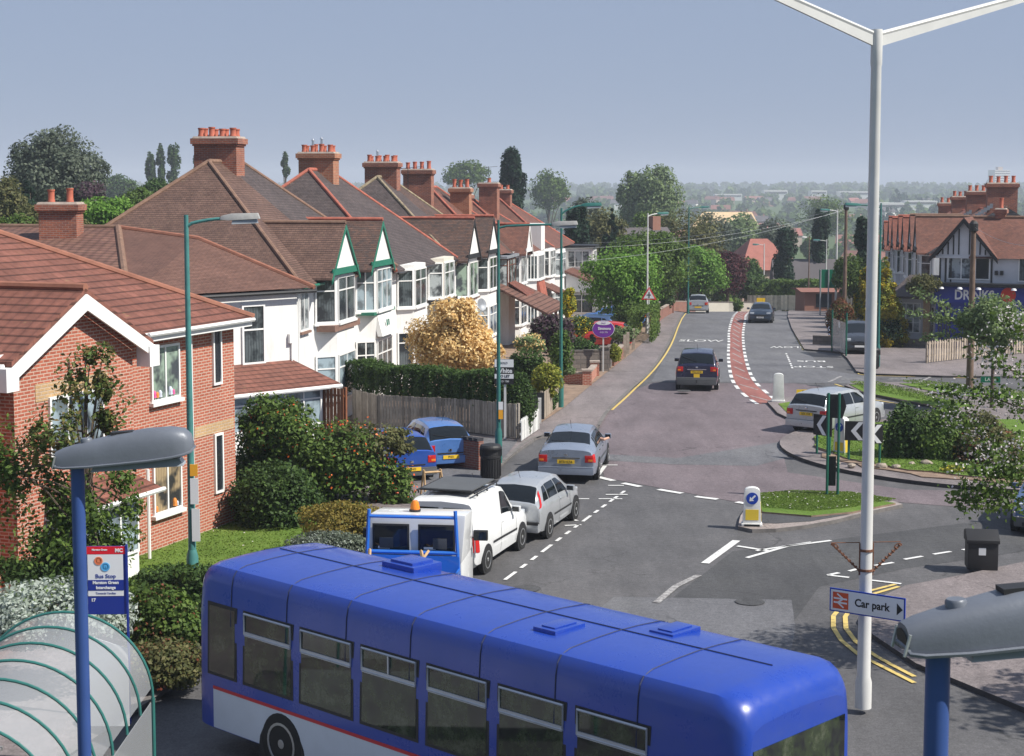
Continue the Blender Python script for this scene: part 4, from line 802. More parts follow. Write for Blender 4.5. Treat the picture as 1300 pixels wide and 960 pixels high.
class Loft:
    """st rows: y, zlow, zbelt, ztop, half width at waist, half width at top"""
    def __init__(s, st, n=90, sg=.045, tuck=.1):
        s.st = np.array(st, float); s.q = np.linspace(s.st[0, 0], s.st[-1, 0], n)
        s.c = [smoothed(s.st[:, 0], s.st[:, k], s.q, sg) for k in range(1, 6)]; s.tuck = tuck
    def ring(s, y):
        zl, zb, zt, w, wt = [float(np.interp(y, s.q, c)) for c in s.c]; d = zb - zl
        cab = min(1, max(0, (zt - zb) / .3))
        return [(0, zl), (w * .84, zl), (w * .955, zl + .06), (w, zl + d * .38), (w * .995, zl + d * .62), (w * .975, zb - .05), (w * .945, zb),
                (w * .945 * (1 - .22) + wt * .22 if 0 else (w * .93 * .5 + wt * .5), (zb + zt) / 2 + .02 * cab), (wt, zt - .085 * cab - .01), (wt * .93, zt - .025), (wt * .72, zt + .002), (0, zt + .03)]
    def S(s, y, t):
        if abs(t) > 11: t = (22 - abs(t)) * (-1 if t > 0 else 1)
        r = s.ring(y); a = abs(t); i = min(int(a), len(r) - 2); f = a - i
        x = r[i][0] * (1 - f) + r[i + 1][0] * f; z = r[i][1] * (1 - f) + r[i + 1][1] * f
        return Vector((x if t >= 0 else -x, y, z))
    NR = 11
    def N(s, y, t):
        e = .02; a = s.S(min(y + e, s.q[-1]), t) - s.S(max(y - e, s.q[0]), t); b = s.S(y, t + .08) - s.S(y, t - .08)
        n = b.cross(a); n = n.normalized() if n.length > 1e-9 else Vector((0, 0, 1))
        c = s.S(y, t) - Vector((0, y, .7)); return n if n.dot(c) > 0 else -n
    def body(s, m, parent, name='body', under='black_plastic'):
        a = MB(); n = len(s.q); NR = s.NR; vs = []
        for y in s.q:
            r = s.ring(float(y)); vs += [(r[k][0], y, r[k][1]) for k in range(NR, 0, -1)] if 0 else []
            vs += [(-p[0], y, p[1]) for p in r[1:][::-1][1:]][::1] if 0 else []
            half = r[1:NR]                    # without the two centre points
            vs += [(-p[0], float(y), p[1]) for p in half] + [(0, float(y), r[NR][1])] + [(p[0], float(y), p[1]) for p in half[::-1]]
        k = 2 * len(half) + 1; fs = []
        for i in range(n - 1):
            for j in range(k): fs.append((i * k + j, i * k + (j + 1) % k, (i + 1) * k + (j + 1) % k, (i + 1) * k + j))
        for base, fl in ((0, 0), ((n - 1) * k, 1)):
            h = len(half)
            for j in range(h - 1):
                f = (base + j, base + j + 1, base + k - 2 - j, base + k - 1 - j); fs.append(f if fl else f[::-1])
            f = (base + h - 1, base + h, base + h + 1); fs.append(f if fl else f[::-1])
        a.add(vs, [f[::-1] for f in fs], m); o = a.build(name, parent, smooth=True, ang=38); return o
    def patch(s, yA, yB, t0, t1, m, name, parent, off=.007, ny=14, nt=8):
        """patch of the skin between ring params t0..t1; y limits run from yA (at t0) to yB (at t1)"""
        vs = []
        for i in range(nt + 1):
            f = i / nt; t = t0 + (t1 - t0) * f; a0 = yA[0] + (yB[0] - yA[0]) * f; a1 = yA[1] + (yB[1] - yA[1]) * f
            for j in range(ny + 1):
                y = a0 + (a1 - a0) * j / ny; vs.append(s.S(y, t) + s.N(y, t) * off)
        fs = [(i * (ny + 1) + j, i * (ny + 1) + j + 1, (i + 1) * (ny + 1) + j + 1, (i + 1) * (ny + 1) + j) for i in range(nt) for j in range(ny)]
        a = MB().add(vs, fs, m); return a.build(name, parent, smooth=True, ang=60)
def wheel(parent, x, y, r=.31, w=.2, m='alloy', spokes=5):
    sg = 1 if x > 0 else -1
    a = MB().at(x, y, r, ry=PI / 2 * sg); a.lathe([(r * .62, -w), (r * .95, -w), (r, -w * .8), (r, -.03), (r * .95, 0), (r * .66, .004)], 'rubber', 28); o = a.build('wheel', parent, smooth=True)
    b = MB().at(x + .003 * sg, y, r, ry=PI / 2 * sg); b.lathe([(r * .67, -.02), (r * .68, .004), (r * .6, .006), (r * .56, -.03), (r * .2, -.025), (r * .14, .004), (0.01, .006)], m, 24)
    for k in range(spokes):
        q = 2 * PI * k / spokes; b.x = Matrix.Translation((x + .003 * sg, y, r)) @ Matrix.Rotation(PI / 2 * sg, 4, 'Y') @ Matrix.Rotation(q, 4, 'Z'); b.box(r * .18, r * .6, -r * .09, r * .09, -.024, -.006, 'black_plastic' if m == 'alloy' else m)
    b.build('rim', o, smooth=True); return o
def arch(parent, x, y, r=.36, m='black_plastic'):
    sg = 1 if x > 0 else -1; a = MB(); n = 18; vs = [(x, y + r * math.cos(PI * 2 * k / n), .31 + r * math.sin(PI * 2 * k / n)) for k in range(n)]
    a.slab(vs, (-.12 * sg, 0, 0), m); return a.build('wheel_arch', parent)
def plate(parent, x, y, z, s, rear=True, w=.52, h=.112, rz=0, tilt=0):
    a = MB().at(x, y, z, rz=rz); a.box(-w / 2, w / 2, -.012, .01, 0, h, 'plate_yellow' if rear else 'plate_white'); o = a.build('number_plate', parent)
    if s: text(s, h * .92, 'ink', o, Matrix.Translation((x, y, z)) @ Matrix.Rotation(rz, 4, 'Z') @ Matrix.Translation((0, -.014, h / 2)) @ Matrix.Rotation(PI / 2, 4, 'X'), sx=.86)
    return o
def mirror(parent, x, y, z, m, big=1):
    sg = 1 if x > 0 else -1; a = MB().at(x, y, z); a.box(-.1 * big, .1 * big, -.05, .07, -.06 * big, .08 * big, m); a.box(-.2 * sg, 0, -.0, .03, -.05, -.02, m); o = a.build('door_mirror', parent, bevel=.02)
    MB().at(x, y - .055, z).box(-.08 * big, .08 * big, -.004, .0, -.045 * big, .065 * big, 'car_glass').build('mirror_glass', o); return o
SHAPES = dict(
    saloon=dict(L=4.6, W=.90, st=[(-2.30, .42, .86, .98, .80, .72), (-2.25, .26, .88, 1.02, .84, .72), (-2.05, .2, .9, 1.06, .885, .70), (-1.72, .18, .92, 1.12, .90, .68), (-1.05, .17, .92, 1.40, .90, .60), (-.4, .17, .91, 1.455, .90, .60), (.2, .17, .90, 1.44, .90, .60), (.55, .17, .89, 1.36, .90, .61), (1.18, .18, .88, .99, .895, .74), (1.9, .2, .84, .88, .87, .70), (2.2, .24, .72, .74, .82, .62), (2.3, .36, .62, .62, .74, .55)],
                rw=(-1.70, -1.13), ws=(.60, 1.15), sw=(-1.45, .75), wh=(-1.33, 1.37), nose=2.3, lz=.88),
    hatch=dict(L=3.85, W=.83, st=[(-1.93, .42, .88, .95, .76, .70), (-1.90, .25, .9, 1.0, .79, .68), (-1.72, .2, .92, 1.22, .82, .64), (-1.50, .18, .92, 1.38, .83, .60), (-.9, .17, .91, 1.45, .83, .575), (0, .17, .89, 1.45, .83, .57), (.4, .17, .88, 1.37, .83, .58), (.98, .18, .87, 1.0, .825, .68), (1.55, .2, .82, .87, .80, .66), (1.83, .25, .68, .72, .74, .58), (1.92, .38, .58, .6, .66, .5)],
               rw=(-1.895, -1.53), ws=(.42, .96), sw=(-1.5, .6), wh=(-1.18, 1.25), nose=1.92, lz=.88),
    estate=dict(L=4.5, W=.88, st=[(-2.25, .4, .9, .98, .80, .74), (-2.22, .25, .92, 1.02, .83, .73), (-2.08, .2, .93, 1.24, .87, .69), (-1.88, .18, .93, 1.43, .88, .66), (-1.0, .17, .92, 1.50, .88, .63), (0, .17, .9, 1.49, .88, .62), (.5, .17, .89, 1.40, .88, .63), (1.15, .18, .88, 1.0, .875, .74), (1.85, .2, .83, .88, .85, .70), (2.15, .25, .7, .74, .79, .6), (2.25, .38, .6, .62, .7, .5)],
                rw=(-2.20, -1.90), ws=(.52, 1.12), sw=(-1.85, .72), wh=(-1.35, 1.35), nose=2.25, lz=.92),
    mpv=dict(L=4.6, W=.93, st=[(-2.30, .38, 1.0, 1.1, .88, .80), (-2.27, .28, 1.02, 1.14, .90, .79), (-2.15, .24, 1.03, 1.48, .92, .75), (-2.0, .22, 1.03, 1.64, .93, .72), (-1.0, .2, 1.02, 1.72, .93, .70), (0, .2, 1.0, 1.71, .93, .69), (.5, .2, .99, 1.6, .93, .69), (1.3, .2, .98, 1.1, .92, .78), (1.9, .22, .9, .95, .88, .72), (2.2, .28, .75, .78, .82, .62), (2.3, .4, .65, .66, .74, .5)],
             rw=(-2.265, -2.02), ws=(.52, 1.28), sw=(-1.9, .85), wh=(-1.4, 1.45), nose=2.3, lz=1.1),
    van=dict(L=4.1, W=.86, st=[(-2.05, .4, 1.0, 1.70, .82, .74), (-2.03, .28, 1.05, 1.76, .84, .735), (-1.9, .24, 1.08, 1.80, .86, .74), (-1.0, .2, 1.08, 1.83, .86, .74), (0, .2, 1.05, 1.82, .86, .72), (.35, .2, 1.03, 1.74, .86, .69), (1.05, .2, 1.0, 1.15, .86, .74), (1.6, .22, .92, .98, .84, .7), (1.95, .28, .75, .8, .8, .6), (2.05, .4, .6, .62, .7, .5)],
             rw=None, ws=(.42, 1.03), sw=(-.12, .78), wh=(-1.28, 1.35), nose=2.05, lz=1.0))
def car(label, shape, m, x, y, hd, plate_s='', front=False, name='parked_car', group=None, cat='car', trim='black_plastic', rim='alloy', scale=1, glass='car_glass', bump=None, seam=1, z=None, high_lamps=False):
    P = SHAPES[shape]; t = thing(name, label, cat, (x, y, (gz(y) if z is None else z) + .01), -R(hd), group)
    g_ = (gz(y + 1) - gz(y - 1)) / 2; t.rotation_euler = (math.atan(g_) * math.cos(R(hd)), 0, -R(hd)); t.scale = (scale,) * 3
    lf = Loft(P['st']); b = lf.body(m, t); W, L = P['W'], P['L']; y0, y1 = -L / 2, P['nose']
    rw, ws, sw = P['rw'], P['ws'], P['sw']
    lf.patch((rw[0], rw[1]), (rw[0], rw[1]), 8.5, 13.5, glass, 'rear_window', t, .008, 10, 30) if rw else None
    lf.patch(ws, ws, 8.6, 13.4, glass, 'windscreen', t, .008, 12, 30)
    for sg in (-1, 1):
        lo, hi = 6.25, 7.85
        if shape == 'van': lf.patch((sw[0], sw[1]), (sw[0] + .02, sw[1] - .38), sg * lo, sg * hi, glass, 'side_window', t)
        else:
            a0, a1 = sw; c0, c1 = a0 + .34, a1 - .5; mid = [a0 + .44, -.2, a1 - .02] if shape == 'hatch' else [a0 + .5, -.38, .1, a1]
            segs = [(a0, a0 + .42, a0 + .28, a0 + .45), (a0 + .48, -.26, a0 + .5, -.3), (-.20, a1, -.23, a1 - .5)] if shape == 'hatch' or shape == 'estate' or shape == 'mpv' else [(a0, a0 + .2, a0 + .22, a0 + .32), (a0 + .26, -.26, a0 + .38, -.3), (-.20, a1, -.23, a1 - .5)]
            for s_ in segs: lf.patch((s_[0], s_[1]), (s_[2], s_[3]), sg * lo, sg * hi, glass, 'side_window', t)
        for wy in P['wh']: arch(t, sg * (W + .004), wy, .37 if shape != 'hatch' else .35); wheel(t, sg * (W + .012), wy, .31 if shape != 'hatch' else .29, m=rim)
        if seam:
            for sy in ((-.25, sw[1] + .12) if shape in ('hatch', 'van') else (sw[0] + .42, -.24, sw[1] + .1)): lf.patch((sy, sy + .012), (sy, sy + .012), sg * 2.2, sg * 6, 'ink', 'door_seam', t, .004, 1, 6)
        lf.patch((P['wh'][0] + .42, P['wh'][1] - .42), (P['wh'][0] + .42, P['wh'][1] - .42), sg * 3.35, sg * 3.62, trim, 'side_trim', t, .014, 8, 2)
        for hy in ((-.1,) if shape in ('hatch', 'van') else (-.1, -1.0)): p = lf.S(hy, sg * 5); MB().at(p.x, hy, p.z - .02).box(-.02, .02, -.09, .09, -.015, .015, trim if trim != 'black_plastic' else m).build('door_handle', t, bevel=.006)
        mirror(t, sg * (W + .07), sw[1] - .12, P['st'][5][2] + .1, m)
        # lamps on the flank and round the corner
        zt = P['lz']
        if shape == 'mpv' or shape == 'estate' or shape == 'hatch' or shape == 'van' or shape == 'saloon':
            t0, t1 = {'hatch': (5.0, 8.3), 'van': (3.2, 5.2), 'mpv': (3.6, 5.8), 'estate': (4.2, 6.4), 'saloon': (3.9, 5.9)}[shape]
            if high_lamps is None: t0, t1 = 3.9, 5.7
            yy = y0 + .005; ln = .2 if shape != 'hatch' else .1
            if shape == 'hatch' and high_lamps: lf.patch((yy + .02, yy + .13), (rw[1] - .1, rw[1] + .02), sg * 5.2, sg * 7.9, 'lamp_red', 'tail_lamp', t, .012, 4, 6)
            else: lf.patch((yy, yy + ln), (yy, yy + ln * .8), sg * t0, sg * min(t1, 6), 'lamp_red', 'tail_lamp', t, .012, 4, 5)
        xo = W * .9; rr = MB(); zl0 = zt - (.24 if shape != 'van' else .3); rr.box(sg * xo - (.24 if sg > 0 else 0) + (0), sg * xo + (0 if sg > 0 else .24), y0 - .022, y0 + .02, zl0, zt - .03, 'lamp_red')
        rr.box(sg * xo - (.14 if sg > 0 else 0), sg * xo + (0 if sg > 0 else .14), y0 - .026, y0 - .02, zl0 + .03, zl0 + .1, 'lamp_orange' if not high_lamps else 'lamp_clear')
        if not (shape == 'hatch' and high_lamps): rr.build('tail_lamp', t, bevel=.008)
        hl = MB(); hz = P['st'][-3][2] - .08; hl.box(sg * W * .5, sg * W * .86, y1 - .26, y1 - .085, hz - .12, hz + .045, 'lamp_clear'); hl.build('headlight', t, bevel=.03)
    # bumpers, plates, grille
    bm_ = bump or m
    q = MB(); q.box(-W * .93, W * .93, y0 - .075, y0 + .25, .27, .50 if shape != 'mpv' else .6, bm_); q.box(-W * .9, W * .9, y0 - .08, y0 + .1, .47, .51, trim); q.build('rear_bumper', t, bevel=.05)
    q = MB(); q.box(-W * .85, W * .85, y1 - .3, y1 + .06, .22, .48, bm_); q.build('front_bumper', t, bevel=.06)
    MB().box(-W * .45, W * .45, y1 - .04, y1 + .02, .5, .6, 'black_plastic').build('grille', t, bevel=.01); MB().box(-W * .6, W * .6, y1 + .03, y1 + .07, .25, .35, 'black_plastic').build('air_intake', t)
    pz = {'saloon': .6, 'hatch': .42, 'estate': .68, 'mpv': .78, 'van': .5}[shape]
    plate(t, 0, y0 - (.03 if pz > .52 else .085), pz, plate_s if not front else ''); plate(t, 0, y1 + .085, .38, plate_s if front else '', False, rz=PI)
    MB().box(-.42, .42, y0 - .022, y0 + .02, zt - .02 - .12 if 0 else pz + .15, pz + .185, trim if shape != 'mpv' else 'chrome').build('boot_handle', t)
    lf.patch((y0 + .012, y0 + .024), (y0 + .012, y0 + .024), -5.4, -2.6, 'ink', 'boot_seam', t, .003, 1, 5); lf.patch((y0 + .012, y0 + .024), (y0 + .012, y0 + .024), 2.6, 5.4, 'ink', 'boot_seam', t, .003, 1, 5)
    a = MB(); a.tube([(0, sw[0] + .5 - .05, P['st'][5][3] + .02), (0, sw[0] + .25 - .05, P['st'][5][3] + .32)], .006, 'ink', 5); a.build('aerial', t)
    if rw:
        ym = (rw[0] * .75 + rw[1] * .25); p = lf.S(ym, 0); e = lf.S(ym + .03, 0); a = MB(); a.tube([lf.S(rw[0] + .03, 1.0 * 11) + Vector((0, -.025, .0)), lf.S(rw[0] + .14, -9.6) + Vector((0, -.03, .0))], .011, 'ink', 5); a.build('rear_wiper', t)
    MB().box(-.05, .05, y0 - .024, y0 - .015, pz + .23, pz + .3, 'chrome').build('badge', t, bevel=.02)
    return t, lf
BAY = 'vehicles standing in the roadside parking bay'
def rearat(cx_, cy_, hd, L): return cx_ + math.sin(R(hd)) * L / 2, cy_ + math.cos(R(hd)) * L / 2
x, y = rearat(1.62, 49.5, 9, 4.6); t, lf = car('silver blue saloon with arm out of its window, ahead of the silver hatchback', 'saloon', 'car_silverblue', x, y, 9, 'BT53 KZA', group=BAY, trim='grey_plastic')
# driver's arm resting on the open window
M('skin', (.55, .33, .24), .6, var=.08)
a = MB(); a.tube([(.72, .05, 1.02), (.9, .0, 1.0), (1.03, .22, 1.02)], [.05, .045, .035], 'skin', 8); tag(a.build('person', smooth=True), "driver's bare forearm resting out of the silver blue saloon's window", 'person'); bpy.data.objects['person'].location = t.location; bpy.data.objects['person'].rotation_euler = t.rotation_euler
x, y = rearat(-.06, 41.35, 18, 3.85); t, lf = car('silver three-door hatchback with wraparound high tail lamps between the white van and the saloon', 'hatch', 'car_silver', x, y, 18, 'FX02', group=BAY, high_lamps=True, rim='alloy')
MB().box(-.82 + .05, .77, -1.93 - .085, -1.7, .46, .53, 'black_plastic').build('bumper_strip', t)
x, y = rearat(-1.62, 37.5, 18, 4.1); t, lf = car('white panel van with roof rack parked behind the flatbed truck', 'van', 'car_white', x, y, 18, 'DX51', group=BAY, name='panel_van', cat='van', bump='grey_plastic')
for sg in (-1, 1): MB().box(sg * .06, sg * .66, -2.075, -2.045, 1.12, 1.62, 'car_glass').build('rear_window', t, bevel=.004); MB().box(sg * .62, sg * .80, -2.08, -1.95, .62, .98, 'lamp_red').build('tail_lamp', t, bevel=.02)
a = MB()
for yy in (-1.6, -.9, -.2): a.tube([(-.72, yy, 1.84), (-.72, yy, 1.93), (.72, yy, 1.93), (.72, yy, 1.84)], .022, 'black_plastic', 6)
for xx in (-.7, .7): a.tube([(xx, -1.75, 1.93), (xx, -.05, 1.93)], .022, 'black_plastic', 6)
a.build('roof_rack', t); MB().box(-.6, .62, -1.7, -.1, 1.955, 1.985, 'grey_plastic').build('roof_board', t)
x, y = rearat(8.1, 72.7, 8, 4.6); t, lf = car('dark navy people carrier with yellow card in the rear window driving away', 'mpv', 'car_navy', x, y, 8, 'YF02 OCW', name='moving_car', bump='grey_plastic')
M('card_green', (.45, .62, .05), .6, var=0); MB().at(-.38, -2.27, 1.13, rx=-.42).box(-.27, .27, -.02, .0, 0, .14, 'card_green').build('window_card', t)
MB().box(-.13, .13, -2.35, -2.33, .56, .75, 'plate_yellow').build('sticker', t); a = MB(); a.tube([(0, -2.3, .4), (0, -2.46, .4), (0, -2.46, .5)], .03, 'black_plastic', 8); a.build('tow_bar', t)
x, y = rearat(10.55, 59.3, 40, 4.5); t, lf = car('silver estate car turning past the roundabout behind the chevron boards', 'estate', 'car_silver', x, y, 40, 'AJ56 YHR', name='moving_car')
x, y = rearat(16.1, 144, 6, 4.0); car('pale silver hatchback half on the kerb by brick gateposts in the distance', 'hatch', 'car_silver', x, y, 6, '', scale=1.12)
x, y = rearat(18.9, 126, 188, -4.5); car('dark blue saloon approaching in the right-hand lane', 'saloon', 'car_navy_teal', 18.9, 126, 191, 'S348 MOP', front=True, name='moving_car')
PK = 'blue cars parked on the forecourt'
x, y = rearat(-1.95, 51.6, -20, 3.7); car('bright blue small hatchback nearer the low brick wall', 'hatch', 'car_azure', x, y, -20, 'PN51', group=PK, bump='car_azure', high_lamps=None)
x, y = rearat(-3.0, 49.3, -22, 3.8); car('blue hatchback with grey bumper half hidden by the berry shrub', 'hatch', 'car_blue', x, y, -22, 'VN03', group=PK, bump='grey_plastic', high_lamps=None)
car('blue grey small car nosing in at the right edge below the blossom', 'hatch', 'car_midblue', 14.35, 43.6, 205, 'RV06', front=True, scale=1.03, bump='grey_plastic')
car('red hatchback on the drive behind the yellow-flowered shrub', 'hatch', 'car_red', 5.1, 99, -80, '', scale=1.05)
car('dark blue car on the drive above the red one', 'estate', 'car_midblue', 4.6, 107.5, -75, '')
car('blue saloon on the drive by the pillared porch', 'saloon', 'car_azure', 7.2, 120, -70, '')
car('dark car on the forecourt beneath the yellow conifer', 'mpv', 'car_dark', 19.6, 94, 190, '', front=True, z=gz(94) + .1)
# ------------------------------------------------ flatbed truck
t = thing('flatbed_truck', 'white cabbed flatbed truck with blue headboard frame and amber beacon', 'truck', (-1.95, 33.6, .02), -R(7), BAY)
W = .98
MB().box(-W, W, -.3, 1.3, .5, 1.35, 'car_white').build('cab', t, bevel=.08)
a = MB(); a.slab([(-W, -.32, 1.3), (-W, 1.2, 1.3), (-W + .08, .75, 2.22), (-W + .08, -.3, 2.3)], (2 * W, 0, 0), 'car_white'); cb = a.build('cab_shell', t, bevel=.07)
for sg in (-1, 1):
    o = MB().box(sg * .47 - .38, sg * .47 + .38, -.35, -.33, 1.55, 2.1, 'black_plastic').build('rear_window', t, bevel=.05)
    MB().box(sg * .47 - .34, sg * .47 + .34, -.357, -.35, 1.59, 2.06, 'car_glass').build('pane', o)
    q = MB(); q.box(sg * .55 - .15, sg * .55 + .13, -.372, -.36, 1.6, 1.82, 'seat_grey'); q.build('seat_back', o, bevel=.003)
    MB().box(sg * .47 - .26, sg * .47 - .02, -.366, -.358, 1.59, 1.64, 'plate_white').build('window_paper', o)
    a = MB(); a.slab([(sg * (W - .005), .2, 1.45), (sg * (W - .005), 1.0, 1.45), (sg * (W - .06), .7, 2.1), (sg * (W - .06), .2, 2.12)][::sg], (sg * .012, 0, 0), 'car_glass'); a.build('side_window', t)
    mirror(t, sg * (W + .2), 1.0, 1.6, 'black_plastic', 1.5)
    a = MB(); a.tube([(sg * (W - .02), -.5, .9), (sg * (W - .1), -.5, 2.42)], .04, 'truck_blue', 6); a.build('headboard_post', t)
    for wy in (-2.3, .75): wheel(t, sg * (W + .01), wy, .33, m='car_white')
    MB().box(sg * W, sg * (W - .04), -3.8, -.5, .85, 1.25, 'truck_blue').build('side_board', t)
a = MB(); a.tube([(-W + .06, -.5, 2.28), (W - .06, -.5, 2.28)], .035, 'truck_blue', 6); a.box(-W + .02, W - .02, -.54, -.46, .85, 1.5, 'truck_blue'); a.tube([(-W + .04, -.5, 1.56), (W - .04, -.5, 1.56)], .04, 'truck_blue', 6); a.build('headboard', t)
MB().box(-W, W, -3.8, -.45, .78, .88, 'truck_blue').build('load_bed', t); MB().box(-W, W, -3.84, -3.8, .85, 1.25, 'truck_blue').build('tail_board', t); MB().box(-.4, .4, -3.6, 1.0, .4, .7, 'black_plastic').build('chassis', t)
a = MB(); a.lathe([(.1, 0), (.1, .05), (.085, .14), (.05, .2), (.0, .21)], 'lamp_orange', 14, (-.05, .1, 2.30)); a.lathe([(.12, -.02), (.12, .02)], 'black_plastic', 14, (-.05, .1, 2.30)); a.build('beacon', t, smooth=True)
M('timber', (.42, .28, .15), .8, var=.25, scale=6)
for k, (x0, x1) in enumerate([(-.55, -.85), (-.1, .35), (.7, .2)]):
    a = MB(); a.tube([(x0, -2.2, .92), (x1, -.62, 1.62)], .035, 'timber', 4); a.build('timber_batten'); o = a and bpy.data.objects[-1]
bat = [o for o in bpy.data.objects if o.name.startswith('timber_batten')]
for k, o in enumerate(bat): o.location = t.location; o.rotation_euler = t.rotation_euler; tag(o, 'timber batten leaning in the bed of the flatbed truck', 'timber', 'timber lying in the truck bed')
# ------------------------------------------------ the blue bus
hb = 133.4; cx0, cy0 = .55 - .69 * 1.25, 23.45 - .73 * 1.25
t = thing('bus', 'blue single-deck bus across the foreground seen from above', 'bus', (cx0 - .05, cy0 + .75, .08), -R(hb))
Lb = 10.6; hw = 1.25
def bring(y):
    e = min(1, (Lb / 2 - abs(y)) / .45); e = max(0, e); k = math.sqrt(max(0, 1 - (1 - e) ** 2)); w = hw * (.86 + .14 * k); zt = 2.62 + .38 * k
    return [(w, .35), (w, 1.0), (w * .995, 1.15), (w * .985, 2.05), (w * .975, 2.25), (w * .955, zt - .33), (w * .93, zt - .18), (w * .87, zt - .085), (w * .74, zt - .04), (w * .35, zt - .01), (0, zt)]
a = MB(); ysb = [-Lb / 2 + .0, -Lb / 2 + .03, -Lb / 2 + .08, -Lb / 2 + .16, -Lb / 2 + .28, -Lb / 2 + .45]; ysb += list(np.linspace(-Lb / 2 + .45, Lb / 2 - .45, 24))[1:-1] + [-q for q in ysb[::-1]]
vs = []
for y in ysb: r = bring(y); vs += [(-p[0], y, p[1]) for p in r[:-1]] + [(0, y, r[-1][1])] + [(p[0], y, p[1]) for p in r[:-1][::-1]]
k = 21; fs = []
for i in range(len(ysb) - 1):
    for j in range(k): fs.append((i * k + j, (i + 1) * k + j, (i + 1) * k + (j + 1) % k, i * k + (j + 1) % k)[::1])
for b0, fl in ((0, 1), ((len(ysb) - 1) * k, 0)):
    for j in range(9): f = (b0 + j, b0 + j + 1, b0 + k - 2 - j, b0 + k - 1 - j); fs.append(f[::-1] if fl else f)
    f = (b0 + 9, b0 + 10, b0 + 11); fs.append(f[::-1] if fl else f)
a.add(vs, fs, 'bus_blue'); a.build('body', t, smooth=True, ang=35)
M('roof_grime', (.16, .17, .26), .5, var=.4, scale=1.5); M('seam_dark', (.012, .02, .07), .6, var=0); M('bus_grey', (.42, .45, .5), .35, .4, var=.1); M('bus_stripe', (.5, .03, .04), .4, var=0); M('bus_lower', (.55, .6, .68), .4, var=.05)
def rz_(x, y):   # roof height at x
    r = bring(y); return float(np.interp(abs(x), [p[0] for p in r[::-1]], [p[1] for p in r[::-1]]))
a = MB()
for y in [-4.35, -3.0, -1.65, -.3, 1.05, 2.4, 3.75]:
    pts = [(x, y, rz_(x, y) + .004) for x in np.linspace(-1.12, 1.12, 23)]; a.tube(pts, .009, 'seam_dark', 4)
for x in (-.12,): a.tube([(x, y, rz_(x, y) + .004) for y in np.linspace(-Lb / 2 + .5, Lb / 2 - .5, 20)], .011, 'seam_dark', 4)
for sg in (-1, 1):
    for y in [-4.35, -3.0, -1.65, -.3, 1.05, 2.4, 3.75]:
        r = bring(y); a.tube([(sg * (p[0] + .003), y, p[1]) for p in r[3:8]], .012, 'seam_dark', 4)
a.build('roof_seams', t)
for (x, y) in ((-.75, -2.35), (.35, 1.7), (-.62, 2.9)):
    z = rz_(x, y); a = MB().at(x, y, z); big = (x, y) == (-.75, -2.35)
    a.box(-.3, .3, -.36 if big else -.2, .36 if big else .2, -.03, .10 if big else .04, 'bus_blue'); a.box(-.22, .22, -.25 if big else -.12, .25 if big else .12, .04, .14 if big else .06, 'bus_blue'); a.build('roof_vent', t, bevel=.015)
a = MB(); a.box(-hw - .004, hw + .004, -Lb / 2 + .5, Lb / 2 - .5, .36, .98, 'bus_lower'); a.box(-hw - .008, hw + .008, -Lb / 2 + .5, Lb / 2 - .5, .98, 1.03, 'bus_stripe'); a.build('lower_panel', t)
m, n, l, b = newmat('bus_glass'); b.inputs['Roughness'].default_value = .04; b.inputs['Specular IOR Level'].default_value = .8; l.new(ramp(n, l, noise(n, l, n.new('ShaderNodeTexCoord').outputs['Object'], 2.6, 8, .75), [(.42, (.008, .01, .012)), (.55, (.03, .045, .02)), (.7, (.09, .10, .07))]), b.inputs['Base Color'])  # green noise in the base colour paints reflected greenery on the panes
ws_ = [(-4.95, -4.2)] + [(-4.05 + 1.36 * k, -4.05 + 1.36 * k + 1.22) for k in range(6)]
for sg in (-1, 1):
    for i, (p, q) in enumerate(ws_):
        h0, h1 = (1.15, 2.36)
        a = MB(); a.slab([(sg * (hw * .995 + .006), p, h0 + .05), (sg * (hw * .995 + .006), q, h0 + .05), (sg * (hw * .972 + .006), q, h1), (sg * (hw * .972 + .006), p, h1)][::sg], (-sg * .02, 0, 0), 'black_plastic'); o = a.build('window', t)
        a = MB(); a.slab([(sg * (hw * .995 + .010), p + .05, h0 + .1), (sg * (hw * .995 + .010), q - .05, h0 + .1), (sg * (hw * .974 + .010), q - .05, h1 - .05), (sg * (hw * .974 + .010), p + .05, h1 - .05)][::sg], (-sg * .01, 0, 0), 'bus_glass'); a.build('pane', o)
        if i:
            a = MB(); X = sg * (hw * .98 + .016); pts = [(X, p + .05, 2.0), (X, q - .05, 2.0), (X, q - .05, h1 - .04), (X, p + .05, h1 - .04), (X, p + .05, 2.0)]
            a.tube(pts, .02, 'bus_grey', 5); a.box(X - .012, X + .012, p + .06, q - .06, 1.975, 2.045, 'bus_grey')
            if i == 3: a.box(X - .01, X + .01, (p + q) / 2 - .015, (p + q) / 2 + .015, 2.0, h1 - .05, 'bus_grey')
            a.build('hopper_frame', o)
    for wy in (-3.1, 2.6): arch(t, sg * (hw + .012), wy, .55); wheel(t, sg * (hw + .02), wy, .48, .28)
for sg, nm in ((1, 'windscreen'), (-1, 'rear_window')):
    a = MB(); a.box(-.98, .98, sg * (Lb / 2 - .005), sg * (Lb / 2 + .012), 1.15, 2.3, 'bus_glass'); a.build(nm, t)
